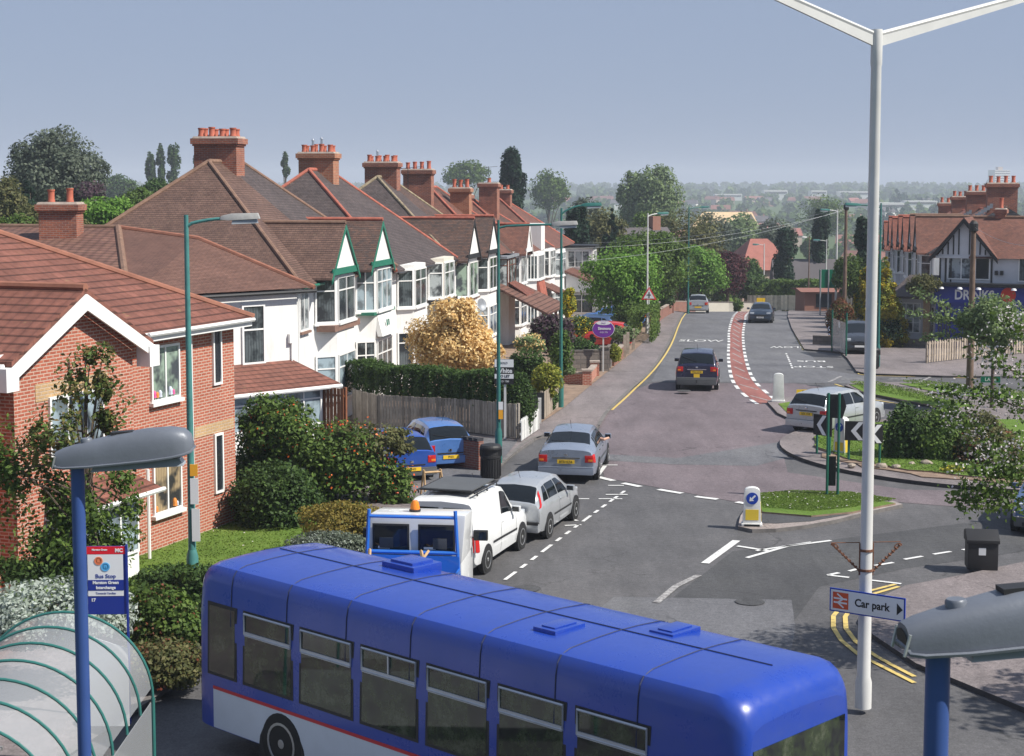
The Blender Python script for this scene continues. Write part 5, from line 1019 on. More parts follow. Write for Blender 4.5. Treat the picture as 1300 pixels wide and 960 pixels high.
# ------------------------------------------------ street furniture
M('teal', (.03, .145, .13), .45, var=.12, scale=4); M('teal_faded', (.06, .20, .19), .5, var=.15, scale=4); M('green_dark', (.012, .11, .075), .5, var=.1); M('lamp_white', (.60, .60, .585), .45, var=.06, scale=3); M('lamp_grey', (.42, .41, .39), .5, .2, var=.15, scale=8)
M('galv', (.40, .42, .43), .45, .5, var=.15, scale=6); M('platform_blue', (.035, .075, .24), .42, var=.08, scale=3); M('lumin_grey', (.135, .15, .18), .42, .1, var=.14, scale=3, bump=.002); M('rusty', (.16, .07, .04), .85, var=.4, scale=12)
M('pole_wood', (.15, .10, .075), .85, var=.3, scale=3); M('sign_blue', (.01, .05, .36), .35, var=0); M('sign_yellow', (.78, .50, .02), .4, var=0); M('sign_green', (.0, .13, .07), .4, var=0); M('sign_face', (.74, .75, .76), .4, var=.04); M('sign_rail_red', (.62, .09, .03), .4, var=0)
M('bolt_yellow', (.72, .52, .05), .4, var=.05); M('bollard_white', (.72, .72, .70), .45, var=.08, scale=5); M('sign_orange', (.8, .38, .03), .5, var=0); M('purple', (.16, .03, .30), .4, var=0); M('lens', (.30, .33, .36), .15, var=0); M('stop_red', (.68, .015, .03), .35, var=0); M('stop_blue', (.015, .035, .26), .35, var=0)
M('logo_orange', (.75, .22, .10), .4, var=0); M('logo_cyan', (.10, .42, .75), .4, var=0)
def lampcol(label, x, y, h, arm, head, m='teal', hm='lamp_grey', r=.075, rise=.25, hl=.75, group='street lamps', z=None, name='street_lamp', base=True):
    t = thing(name, label, 'street lamp', (x, y, gz(y) + .08 if z is None else z), 0, group)
    a = MB(); a.lathe([(r * 1.5, 0), (r * 1.5, 1.0), (r * 1.05, 1.15)], m, 12) if base else None; a.tube([(0, 0, .8), (0, 0, h * .5), (0, 0, h)], [r, r * .8, r * .55], m, 10); a.build('post', t, smooth=True)
    d = Vector(arm).normalized(); L = Vector(arm).length; pts = [Vector((0, 0, h - .25))] + [d * (L * f) + Vector((0, 0, h - .2 + rise * math.sin(f * PI / 2))) for f in (.15, .35, .6, .8, 1)]
    MB().tube(pts, .035, m, 8).build('arm', t, smooth=True)
    e = pts[-1]; rz = math.atan2(d.y, d.x); a = MB().at(e.x, e.y, e.z, rz=rz, ry=-.04)
    a.add([(-.08, -.05, -.02), (-.08, .05, -.02), (.1, .11, -.04), (.1, -.11, -.04), (hl, .13, -.03), (hl, -.13, -.03), (-.06, -.04, .06), (-.06, .04, .06), (.15, .09, .1), (.15, -.09, .1), (hl * .95, .1, .09), (hl * .95, -.1, .09)],
          [(0, 1, 2, 3), (3, 2, 4, 5), (6, 9, 8, 7), (9, 11, 10, 8), (0, 3, 9, 6), (3, 5, 11, 9), (1, 7, 8, 2), (2, 8, 10, 4), (4, 10, 11, 5), (0, 6, 7, 1)], hm); hd = a.build('lamp_head', t, bevel=.012)
    MB().at(e.x, e.y, e.z, rz=rz, ry=-.04).box(.16, hl * .94, -.1, .1, -.12, -.035, 'lens', .02).build('lens', hd); return t
def at_px(px, y): return (px - 650) / F * y
t = lampcol('teal street lamp with swan-neck arm standing in the hedge before the brick house', -6.8, 34.9, 8.25, (.78, .05, 0), 0, m='teal_faded', r=.085, rise=.12)
a = MB(); a.box(.0, .16, -.1, -.08, 2.75, 3.0, 'sign_orange'); a.box(-.0, .17, -.1, -.08, 2.15, 2.7, 'sign_face'); a.box(.02, .19, -.1, -.08, 1.35, 2.05, 'sign_face'); a.build('notice', t)
x, y = G(633, 592); t = lampcol('teal street lamp with long level arm beside the black round litter bin', x, y, 7.75, (1.75, -.1, 0), 0, rise=.06)
a = MB(); a.box(.0, .14, -.1, -.08, 1.75, 2.0, 'sign_face'); a.box(.0, .14, -.1, -.08, 1.45, 1.74, 'sign_orange'); a.build('notice', t)
x, y = G(712, 521); lampcol('thin teal street lamp by the pale garden fence panel', x, y, 7.95, (.85, .1, 0), 0, hm='teal', rise=.3)
lampcol('white street lamp post with teal head above the warning triangle', at_px(822, 110), 110, 8.0, (.7, .3, 0), 0, m='lamp_white', hm='teal', rise=.15)
lampcol('green street lamp among the roadside trees on the left', at_px(874, 140), 140, 9.0, (1.0, .3, 0), 0, hm='teal', rise=.1)
lampcol('distant pale street lamp near the bend with its head pointing left', at_px(970, 205), 205, 8.0, (-.7, 0, 0), 0, m='lamp_white', hm='teal_faded', rise=.1, r=.1)
lampcol('tall white street lamp right of the bend with head pointing left', at_px(1062, 130), 130, 8.5, (-.7, -.2, 0), 0, m='lamp_white', hm='teal', rise=.1, r=.09)
lampcol('green street lamp rising behind the right-hand litter bin', at_px(1117, 83.9), 83.9, 8.25, (-1.1, -.1, 0), 0, hm='teal', rise=.1)
lampcol('distant white street lamp beyond the green road sign', at_px(1049, 190), 190, 8.0, (-.8, 0, 0), 0, m='lamp_white', hm='teal_faded', rise=.1, r=.09)
lampcol('thin dark post lamp left of the green road sign', at_px(1027, 160), 160, 7.2, (-.3, 0, 0), 0, m='pole_wood', hm='lamp_white', rise=.05, hl=.4)
# telegraph poles
for lab, px, Y, h in (('brown telegraph pole among the trees right of the road', 1073, 122, 8.8), ('brown telegraph pole on the verge in front of the corner shop', 1235, 72.7, 7.4)):
    x = at_px(px, Y); t = thing('telegraph_pole', lab, 'telegraph pole', (x, Y, gz(Y) + .1), 0, 'telegraph poles')
    a = MB(); a.tube([(0, 0, 0), (0, 0, h)], [.16, .10], 'pole_wood', 10); a.build('post', t, smooth=True)
    a = MB(); a.lathe([(.16, h - .5), (.2, h - .45), (.2, h - .15), (.12, h - .05)], 'black_plastic', 10); a.build('cable_ring', t)
def wire(p, q, sag, lab, r=.007):
    p, q = Vector(p), Vector(q); a = MB(); a.tube([p.lerp(q, k / 16) - Vector((0, 0, sag * 4 * (k / 16) * (1 - k / 16))) for k in range(17)], r, 'galv', 4); tag(a.build('overhead_cable'), lab, 'cable', 'overhead telephone wires')
wire((at_px(1235, 72.7), 72.7, 7.1), (at_px(1310, 66), 66, 6.5), .2, 'telephone wire running from the near telegraph pole out to the right')
wire((at_px(1073, 122), 122, 7.2), (at_px(740, 128), 128, 4.4), .6, 'telephone wire crossing the street to the white end house', .008)
wire((at_px(1073, 122), 122, 7.0), (at_px(690, 112), 112, 4.6), .7, 'telephone wire crossing the street to the house with the parapet', .008)
wire((at_px(1073, 122), 122, 7.1), (at_px(640, 100), 100, 4.0), .8, 'lowest telephone wire crossing to the brown framed bay', .008)
# white double-arm column
t = thing('lighting_column', 'tall white lighting column with two wing-like arms rising from its top', 'lighting column', (5.98, 27.7, .1), 0)
a = MB(); a.lathe([(.14, 0), (.14, .45), (.115, .55), (.102, 3), (.086, 10.8), (.096, 10.83), (.096, 11.1), (.096, 11.36), (.09, 11.4)], 'lamp_white', 20); a.build('post', t, smooth=True)
for sg, sl, L_ in ((-1, .27, 4.2), (1, .235, 4.2)):
    dx, dy = sg * .87, sg * .5; a = MB()
    q = [(dx * .08, dy * .08, 11.13), (dx * .08, dy * .08, 11.34), (dx * L_, dy * L_, 11.34 + sl * L_), (dx * L_, dy * L_, 11.27 + sl * L_)]
    nrm = Vector((-dy, dx, 0)) * .05; a.slab([Vector(v) - nrm / 2 for v in q], nrm, 'lamp_white'); a.tube([(dx * .1, dy * .1, 11.34), (dx * L_, dy * L_, 11.36 + sl * L_)], .04, 'lamp_white', 8); a.build('arm', t)
    a = MB().at(dx * (L_ + .4), dy * (L_ + .4), 11.3 + sl * (L_ + .3), rz=math.atan2(dy, dx)); a.box(-.5, .5, -.16, .16, -.08, .08, 'lamp_grey', .03); a.build('lamp_head', t)
t = thing('hanging_basket_bracket', 'rusty scrolled iron bracket clamped to the white column', 'bracket', (5.98, 27.7, 2.45), 0)
a = MB(); a.tube([(-.6, 0, .5), (.6, .1, .5)], .008, 'rusty', 5)
for sg in (-1, 1):
    p0, p1 = Vector((sg * .12, -.02, .03)), Vector((sg * .56, 0, .46)); a.tube([p0, p1], .016, 'rusty', 5)
    sp = [Vector((sg * (.60 - .06 * k / 12 + .05 * math.cos(k * .6) - .05), 0, .44 + .06 * math.sin(k * .6 + .3) * (1 - k / 20))) for k in range(12)]; a.tube(sp, .01, 'rusty', 5)
    for k in range(9): f = k / 8; c = p0.lerp(p1, f); a.tube([c + Vector((-.02 * sg, 0, .02)), c + Vector((.02 * sg, 0, -.01))], .02, 'rusty', 4)
    a.tube([(sg * .115, -.02, -.05), (sg * .115, -.02, .5)], .012, 'rusty', 5)
a.build('scrollwork', t); a = MB(); a.lathe([(.122, .36), (.122, .4)], 'rusty', 14); a.lathe([(.122, .02), (.122, .06)], 'rusty', 14); a.build('clamp', t)
t = thing('car_park_sign', 'white and blue edged station Car park sign on the white column', 'sign', (5.83, 27.42, 1.98), -R(35))
w_, h_ = 1.34, .40; x0 = -.54
a = MB(); a.box(x0, x0 + w_, -.01, .015, -h_ / 2, h_ / 2, 'sign_blue'); a.box(x0 + .02, x0 + w_ - .02, -.014, -.008, -h_ / 2 + .02, h_ / 2 - .02, 'sign_face'); a.build('panel', t, bevel=.004)
a = MB(); lx = x0 + .20; a.box(lx - .14, lx + .14, -.019, -.013, -.14, .14, 'sign_rail_red')
for z in (.035, -.035): a.box(lx - .12, lx + .12, -.024, -.018, z - .014, z + .014, 'sign_face')
for z0, z1, dx in ((.035, .115, -.03), (-.115, -.035, -.03)):
    pass
def bar(p, q, w): d = Vector((q[0] - p[0], 0, q[1] - p[1])).normalized(); n_ = Vector((-d.z, 0, d.x)) * w; return [Vector((p[0], -.0235, p[1])) + n_, Vector((p[0], -.0235, p[1])) - n_, Vector((q[0], -.0235, q[1])) - n_, Vector((q[0], -.0235, q[1])) + n_]
for p, q in (((lx - .06, .115), (lx + .05, .035)), ((lx + .05, .035), (lx - .05, -.035)), ((lx - .05, -.035), (lx + .06, -.115))): a.slab(bar(p, q, .013), (0, .004, 0), 'sign_face')
a.build('rail_emblem', t); text('Car park', .185, 'ink', t, TX(x0 + .76, -.017, -.0), sx=.92, bold=.004)
a = MB(); a.slab([(x0 + 1.2, -.02, .1), (x0 + 1.3, -.02, 0), (x0 + 1.2, -.02, -.1)], (0, .004, 0), 'ink'); a.build('arrow', t)
# grey platform luminaires on blue posts
def platform_lamp(label, x, y, h, rz, z=0):
    t = thing('platform_lamp', label, 'lamp', (x, y, z), rz, 'grey hooded lamps on blue posts')
    MB().tube([(0, 0, 0), (0, 0, h - .02)], .056, 'platform_blue', 20).build('post', t, smooth=True)
    pr = [(-.17, .05, .02, .10), (-.165, .085, .0, .13), (-.10, .10, -.01, .155), (.1, .125, -.01, .20), (.35, .145, -.0, .245), (.6, .155, .01, .27), (.8, .15, .025, .27), (.9, .13, .04, .25), (.95, .10, .055, .2), (.965, .06, .07, .14)]
    a = MB(); vs = []; k = 18
    for xx, hw_, zl, zt in pr:
        H_ = zt - zl
        for j in range(k + 1):
            q = PI * j / k; c, s_ = math.cos(q), math.sin(q); vs.append((xx, hw_ * math.copysign(abs(c) ** .55, c), zl + H_ * (abs(s_) ** .6)))
    fs = [(i * (k + 1) + j, i * (k + 1) + j + 1, (i + 1) * (k + 1) + j + 1, (i + 1) * (k + 1) + j) for i in range(len(pr) - 1) for j in range(k)]
    fs += [tuple(range(k + 1))[::1], tuple((len(pr) - 1) * (k + 1) + j for j in range(k + 1))[::-1]] + [tuple([i * (k + 1) for i in range(len(pr))][::1] + [i * (k + 1) + k for i in range(len(pr))][::-1])]
    a.x = Matrix.Translation((0, 0, h)) @ Matrix.Rotation(-.06, 4, 'Y'); a.add(vs, fs, 'lumin_grey'); o = a.build('hood', t, smooth=True, ang=50)
    a = MB(); a.x = Matrix.Translation((0, 0, h)) @ Matrix.Rotation(-.06, 4, 'Y')
    rim = [(p[0], p[1] + .012, p[2]) for p in pr]; loop = [(x_, w_, z_ + .012) for x_, w_, z_ in rim] + [(x_, -w_, z_ + .012) for x_, w_, z_ in rim[::-1]]; loop.append(loop[0]); a.tube(loop, .012, 'lumin_grey', 6)
    a.lathe([(.05, .175), (.05, .215), (.042, .225)], 'lumin_grey', 18, (.09, 0, 0)); a.box(.30, .48, -.05, .05, .238, .262, 'black_plastic'); a.build('rim', o, smooth=True)
    a = MB(); a.x = Matrix.Translation((0, 0, h)) @ Matrix.Rotation(-.06, 4, 'Y'); a.add([(-.172, .07 * math.cos(q), .065 + .045 * math.sin(q)) for q in [2 * PI * k_ / 12 for k_ in range(12)]], [tuple(range(12))[::-1]], 'black_plastic')
    for sg in (-1, 1): a.tube([(-.19, sg * .085, .0), (-.16, sg * .09, .1)], .008, 'galv', 5)
    a.build('end_cap', o)
    a = MB(); a.x = Matrix.Translation((0, 0, h)) @ Matrix.Rotation(-.06, 4, 'Y'); a.box(.12, .88, -.1, .1, -.05, .01, 'lens', .03); a.build('lens', o)
platform_lamp('grey hooded lamp on blue post before the red brick house', -3.61, 13.7, 6.66, R(4))
platform_lamp('large out-of-focus grey hooded lamp on blue post at the lower right', 1.96, 7.5, 6.87, R(6))
# bus shelter
m, n, l, b = newmat('polycarbonate'); b.inputs['Base Color'].default_value = (.42, .44, .46, 1); b.inputs['Roughness'].default_value = .2; b.inputs['Alpha'].default_value = .5
t = thing('bus_shelter', 'barrel-roofed bus shelter with green ribs and smoky panels at the lower left', 'bus shelter', (-6.75, 21.2, .1), 0)
R_ = 1.32; zc = 1.15
for k in range(7):
    y = 3.4 - k * .85; a = MB(); a.tube([(R_ * math.cos(q), y, zc + R_ * math.sin(q)) for q in [PI * j / 28 for j in range(29)]], .022, 'teal', 8); a.build('rib', t, smooth=True)
a = MB()
for k in range(6):
    y = 3.4 - k * .85
    vs = [(R_ * .99 * math.cos(q), yy, zc + R_ * .99 * math.sin(q)) for q in [PI * (j + 1) / 28 for j in range(27)] for yy in (y - .03, y - .82)]
    a.add(vs, [(2 * j, 2 * j + 1, 2 * j + 3, 2 * j + 2) for j in range(26)], 'polycarbonate')
a.build('roof_panel', t, smooth=True)
for x in (-R_, R_):
    for y in (3.4, -1.7): MB().tube([(x, y, 0), (x, y, zc)], .03, 'teal', 8).build('post', t)
MB().box(-1.1, -.9, -1.5, 3.2, .42, .47, 'lamp_grey').build('bench', t); MB().box(R_ - .02, R_ - .005, -1.6, 3.3, .2, 1.1, 'polycarbonate').build('side_panel', t)
a = MB(); a.slab([(.95, 3.42, .7), (.95, 3.42, 1.9), (.35, 3.42, 2.1), (.35, 3.42, .7)], (0, .02, 0), 'sign_face'); a.build('timetable', t)
# bus stop flag
t = thing('bus_stop_sign', 'tall bus stop board with red MC header and blue lower half', 'sign', (-6.33, 27.0, .05), R(2))
MB().box(-.03, .0, -.03, .03, 0, 3.02, 'stop_blue').build('post', t); a = MB(); a.box(-.66, -.03, -.015, .015, 1.86, 3.0, 'stop_blue'); o = a.build('board', t)
a = MB(); a.box(-.66, -.03, -.02, -.016, 2.87, 3.0, 'stop_red'); a.box(-.65, -.07, -.02, -.016, 2.44, 2.865, 'sign_face'); a.box(-.65, -.07, -.02, -.016, 2.17, 2.26, 'sign_face'); a.build('panel', o)
text('MC', .085, 'sign_face', o, TX(-.135, -.022, 2.93), bold=.004); text('Marston Green', .04, 'sign_face', o, TX(-.45, -.022, 2.945), sx=1, bold=.002); text('Bus Stop', .095, 'stop_blue', o, TX(-.36, -.022, 2.50), bold=.001)
text('Marston Green', .068, 'sign_face', o, TX(-.36, -.018, 2.39), bold=.003) if 0 else None
text('Marston Green', .068, 'sign_face', o, TX(-.36, -.0185, 2.385 - .0), bold=.003).location.y = -.0
a = MB(); a.box(-.65, -.07, -.024, -.0205, 2.265, 2.44, 'stop_blue'); a.build('panel', o)
text('Marston Green', .068, 'sign_face', o, TX(-.36, -.026, 2.395), bold=.003); text('Interchange', .068, 'sign_face', o, TX(-.36, -.026, 2.31), bold=.003); text('Towards Yardley', .048, 'stop_blue', o, TX(-.36, -.022, 2.215)); text('17', .075, 'sign_face', o, TX(-.57, -.018, 2.10), bold=.003)
for c, m_, x, z, s_ in (('a', 'logo_orange', -.47, 2.76, .07), ('n', 'logo_cyan', -.36, 2.66, .075)):
    a = MB().at(x, -.021, z, rx=PI / 2); a.lathe([(s_, 0), (s_, .006), (s_ * .7, .006), (s_ * .7, 0)], m_, 20); lo_ = a.build('emblem', o); text(c, .11, m_, o, TX(x, -.024, z + .01), bold=.006)
# litter bins
def round_bin(label, x, y):
    t = thing('litter_bin', label, 'litter bin', (x, y, gz(y) + .1), 0, 'black round litter bins')
    a = MB(); pr = [(.27, 0), (.29, .06), (.30, .62), (.32, .64), (.32, .7)]; n_ = 24; a.lathe(pr, 'black_plastic', n_); o = a.build('body', t)
    a = MB()
    for k in range(24): q = 2 * PI * k / 24; a.at(.30 * math.cos(q), .30 * math.sin(q), 0, rz=q); a.box(-.02, .015, -.015, .015, .08, .6, 'black_plastic')
    a.build('ribs', o); a = MB(); a.lathe([(.26, .7), (.26, .9), (.335, .9), (.335, .96), (.30, 1.02), (.12, 1.06), (0, 1.06)], 'black_plastic', 24); a.box(-.34, -.2, -.12, .12, .7, .92, 'black_plastic'); a.box(.2, .34, -.12, .12, .7, .92, 'black_plastic'); a.build('lid', t); return t
x, y = G(623, 607, .1); round_bin('black ribbed round litter bin beside the teal lamp and low brick wall', x, y); x, y = G(1108, 468, .1); round_bin('black round litter bin partly behind the green lamp on the far pavement', x, y)
x, y = 10.9, 38.1; t = thing('litter_bin', 'black square litter bin with sloping lid on the near right pavement', 'litter bin', (x, y, .1), R(-8))
MB().box(-.34, .34, -.3, .3, 0, .62, 'black_plastic').build('body', t, bevel=.02); a = MB(); a.slab([(-.37, -.33, .62), (-.37, .33, .62), (-.37, .33, .82), (-.37, .05, .9), (-.37, -.33, .7)][::-1], (.74, 0, 0), 'black_plastic'); a.build('lid', t, bevel=.015); MB().box(-.1, .06, -.305, -.3, .35, .52, 'sign_face').build('notice', t)
# bollards
def bollard(label, x, y, rz, face=True, h=1.02, group='internally lit traffic bollards'):
    t = thing('traffic_bollard', label, 'bollard', (x, y, gz(y) + .1), rz, group)
    MB().box(-.27, .27, -.17, .17, 0, .07, 'bollard_white').build('base', t, bevel=.02)
    a = MB(); out = [(-.24, .07), (.24, .07), (.2, h * .9)] + [(.2 - .0 - .2 * (1 - math.cos(q)), h * .9 + .1 * math.sin(q)) for q in [PI * k / 8 for k in range(1, 8)]] + [(-.2, h * .9)]
    a.slab([(p, -.12, z) for p, z in out], (0, .24, 0), 'bollard_white'); b_ = a.build('body', t, bevel=.02)
    if face:
        a = MB().at(0, -.125, h * .72, rx=PI / 2); a.lathe([(0, .012), (.155, .012), (.155, 0), (0, 0)][::-1], 'sign_blue', 26); d_ = a.build('arrow_disc', b_)
        a = MB().at(0, -.139, h * .72, ry=R(-45) + PI); a.box(-.11, .03, -.003, .003, -.02, .02, 'sign_face'); a.slab([(.1, -.003, 0), (.0, -.003, .07), (.0, -.003, -.07)], (0, .006, 0), 'sign_face'); a.x = Matrix.Translation((0, -.139, h * .72)) @ Matrix.Rotation(R(135), 4, 'Y') ; a2 = MB(); a2.x = Matrix.Translation((0, -.139, h * .72)) @ Matrix.Rotation(R(135), 4, 'Y')
        a2.box(-.11, .02, -.003, .003, -.022, .022, 'sign_face'); a2.slab([(.105, .003, 0), (.01, .003, .075), (.01, .003, -.075)], (0, -.006, 0), 'sign_face'); a2.build('arrow', d_)
        MB().box(-.17, .17, -.128, -.121, .16, .44, 'bolt_yellow').build('yellow_panel', b_); MB().box(-.2, .2, -.185, -.17, .01, .06, 'ink').build('base_plate', t); a = MB(); a.slab([(.235, -.09, .12), (.235, .09, .12), (.212, .09, .62), (.212, -.09, .62)], (.012, 0, 0), 'bolt_yellow'); a.build('yellow_panel', b_)
    return t
x, y = G(955, 668, .1); bollard('white and yellow keep-left bollard on the tip of the near traffic island', x, y + .1, R(-6))
x, y = G(1068, 574, .2); bollard('tall keep-left bollard behind the chevron boards on the roundabout', x, y, R(-50), h=1.3)
x, y = G(988, 510, .1); bollard('plain white bollard seen from behind at the upper island', x, y, R(172), face=False, h=1.2)
# chevron boards
def chevron(label, x, y, rz, w=1.0, h=.62, n=2):
    t = thing('chevron_board', label, 'road sign', (x, y, gz(y) + .2), rz, 'black and white chevron boards on the roundabout')
    MB().box(-w / 2, w / 2, -.02, .02, .62, .62 + h, 'ink').build('board', t)
    for k in range(n):
        xc = -w / 2 + w * (k + .30) / n; a = MB(); z0, z1, zm = .62 + .02, .62 + h - .02, .62 + h / 2; q = .16
        a.slab([(xc - .08, -.026, zm), (xc + .16, -.026, z0), (xc + .16 + q, -.026, z0), (xc - .08 + q, -.026, zm)], (0, .004, 0), 'sign_face'); a.slab([(xc - .08, -.026, zm), (xc - .08 + q, -.026, zm), (xc + .16 + q, -.026, z1), (xc + .16, -.026, z1)], (0, .004, 0), 'sign_face'); a.build('chevron', t)
    for sx in (-w * .35, w * .35): MB().tube([(sx, .04, 0), (sx, .04, .9)], .04, 'green_dark', 8).build('post', t)
x, y = G(1040, 577, .2); chevron('leftmost chevron board, turned edge-on towards the silver estate car', x + .1, y, R(-50), .75, .68, n=1)
x, y = G(1090, 584, .2); chevron('middle chevron board, just left of the white column', x, y, R(-12), .9, n=1)
x, y = G(1110, 588, .2); chevron('rightmost chevron board, half behind the white column', x, y, R(6), .5, n=1)
# sign seen from the back on two green posts
x, y = G(1056, 630, .1); t = thing('road_sign', 'green posted direction sign seen from behind on the near island', 'road sign', (x, y, .14), R(-12))
for sx in (-.14, .16): MB().tube([(sx, 0, 0), (sx, 0, 2.92)], .04, 'green_dark', 10).build('post', t)
a = MB(); a.slab([(-.2, .05, 2.2), (.26, .05, 2.2), (.36, .05, 2.55), (.26, .05, 2.88), (-.2, .05, 2.88)], (0, .03, 0), 'black_plastic'); a.build('sign_back', t); MB().box(-.17, .1, .05, .07, .25, 1.1, 'black_plastic').build('lower_panel', t); MB().box(-.05, .34, .3, .33, 1.55, 2.1, 'sign_blue').build('lower_sign', t) if 0 else None
# yellow temporary signs
for (px, py, Y, w_, h_, lab, tx) in ((1029, 499, 66, 1.12, .27, 'yellow diversion sign standing behind the silver estate car', 'DIVERSION'), (966, 382, 158, .8, .55, 'small yellow temporary sign by the bend beyond the dark saloon', '')):
    p = A(px, py, Y); z0 = gz(Y) + .1; t = thing('temporary_sign', lab, 'road sign', (p.x, Y, z0), 0, 'yellow temporary road signs'); zc_ = p.z - z0
    MB().box(-w_ / 2, w_ / 2, -.01, .01, zc_ - h_ / 2, zc_ + h_ / 2, 'sign_yellow').build('board', t)
    if tx: text('DIVERSION', .2, 'ink', t, TX(.12, -.013, zc_), sx=.75); a = MB(); a.slab([(-w_ / 2 + .1, -.013, zc_ - .1), (-w_ / 2 + .16, -.013, zc_ - .1), (-w_ / 2 + .3, -.013, zc_ + .1), (-w_ / 2 + .24, -.013, zc_ + .1)], (0, .002, 0), 'ink'); a.build('arrow', t)
    for sx in (-w_ * .35, w_ * .35): a = MB(); a.tube([(sx, .02, 0), (sx, .02, zc_)], .02, 'galv', 6); a.tube([(sx, .4, 0), (sx, .02, zc_)], .02, 'galv', 6); a.build('leg', t)
# triangular warning sign, estate agents' boards
p = A(824, 375, 108); t = thing('warning_sign', 'red bordered triangular crossroads warning sign on white post', 'road sign', (p.x, 108, gz(108) + .1), R(-5)); zz = p.z - gz(108) - .1
a = MB(); a.tube([(0, .03, 0), (0, .03, zz + .6)], .035, 'lamp_white', 8); a.build('post', t)
for s_, m_, yy in ((.5, 'stop_red', 0), (.36, 'sign_face', -.012)): a = MB(); a.slab([(-s_, yy, zz - s_ * .58), (s_, yy, zz - s_ * .58), (0, yy, zz + s_ * 1.15)], (0, .008, 0), m_); a.build('plate', t)
a = MB(); a.box(-.035, .035, -.018, -.013, zz - .17, zz + .2, 'ink'); a.box(-.16, .12, -.018, -.0131, zz - .01, zz + .05, 'ink'); a.build('symbol', t)
p = A(766, 418, 80.5); t = thing('for_sale_sign', "oval purple estate agent's board on a white post", 'sign', (p.x, 80.5, gz(80.5) + .1), R(-3)); zz = p.z - t.location.z
MB().box(-.035, .035, .02, .09, 0, zz + .3, 'lamp_white').build('post', t)
for s_, m_, yy in ((1, 'sign_face', 0), (.95, 'purple', -.012)): a = MB(); a.slab([(.54 * s_ * math.cos(q), yy, zz + .42 * s_ * math.sin(q)) for q in [2 * PI * k / 28 for k in range(28)]], (0, .01, 0), m_); a.build('board', t)
a = MB(); a.slab([(.34 * math.cos(q), -.018, zz + .29 + .09 * math.sin(q)) for q in [2 * PI * k / 18 for k in range(18)]], (0, .004, 0), 'sign_face'); a.build('panel', t)
text('Simmons', .19, 'sign_face', t, TX(.05, -.02, zz + .03), sx=.9, bold=.006); text('0121 779', .11, 'sign_face', t, TX(.02, -.02, zz - .16), sx=.9); text('SALE', .1, 'purple', t, TX(0, -.024, zz + .29))
p = A(640, 472, 57.6); t = thing('for_sale_sign', "black and white rectangular estate agent's board behind the teal lamp", 'sign', (p.x, 57.6, .1), R(-3)); zz = p.z - .1
MB().box(-.01, .07, .02, .09, 0, zz + .2, 'lamp_white').build('post', t); MB().box(-.34, .34, -.01, .02, zz - .44, zz + .44, 'ink').build('board', t); a = MB(); a.box(-.33, .33, -.014, -.009, zz + .16, zz + .43, 'sign_face'); a.box(-.33, .33, -.014, -.009, zz - .24, zz - .08, 'sign_face'); a.build('panel', t)
text('White', .22, 'sign_face', t, TX(0, -.014, zz + .03), bold=.006); text('SOLD', .1, 'ink', t, TX(0, -.017, zz + .3)); text('TO LET', .12, 'ink', t, TX(0, -.017, zz - .16), bold=.004); text('0121 780', .09, 'sign_face', t, TX(0, -.014, zz - .34))
# street name plate, A-board trestle, green sign, shelter frame, cones
x, y = G(1257, 502, .1); t = thing('street_nameplate', 'low green street nameplate on two posts by the verge', 'sign', (x, y, gz(y) + .1), R(-6)); MB().box(-.4, .4, -.02, .01, .55, .8, 'sign_green').build('plate', t); text('ELMDON LANE'[7:], .2, 'sign_face', t, TX(0, -.022, .675))
for sx in (-.38, .38): MB().box(sx - .03, sx + .03, .01, .06, 0, .75, 'galv').build('post', t)
x, y = G(549, 646); t = thing('a_board', 'wooden A-shaped pavement board frame behind the white van', 'sign', (x, y, .1), R(20))
for sg in (-1, 1):
    a = MB(); a.tube([(-.28, sg * .3, 0), (-.24, 0.02 * sg, 1.0)], .028, 'timber', 4); a.tube([(.28, sg * .3, 0), (.24, .02 * sg, 1.0)], .028, 'timber', 4); a.tube([(-.27, sg * .22, .28), (.27, sg * .22, .28)], .022, 'timber', 4); a.tube([(-.25, sg * .04, .93), (.25, sg * .04, .93)], .025, 'timber', 4); a.build('leg_frame', t)
p = A(1051, 354, 135); t = thing('road_sign', 'large green direction sign seen from behind on two pale posts', 'road sign', (p.x, 135, gz(135)), 0); zz = p.z - gz(135)
MB().box(-.7, .75, 0, .05, zz - .75, zz + .75, 'sign_green').build('board', t)
for sx in (-.6, .05): MB().tube([(sx, -.05, 0), (sx, -.05, zz + .75)], .06, 'galv', 8).build('post', t)
a0, a1 = G(1056, 446, .1), G(1074, 452, .1); t = thing('bus_shelter', 'small green framed glass bus shelter end panel on the right pavement', 'bus shelter', (a0[0], a0[1], gz(a0[1]) + .1), 0); dx, dy = a1[0] - a0[0], a1[1] - a0[1]
for k, h in ((0, 2.35), (1, 2.45)): MB().tube([(dx * k, dy * k, 0), (dx * k, dy * k, h)], .05, 'green_dark', 8).build('post', t)
a = MB(); a.slab([(0, 0, .2), (dx, dy, .2), (dx, dy, 1.9), (0, 0, 1.9)], (0, .02, 0), 'polycarbonate'); a.build('glass_panel', t); MB().at(dx / 2, dy / 2, 1.5, rz=math.atan2(dy, dx)).box(-.12, .12, -.03, -.0, 0, .3, 'sign_face').build('timetable', t)
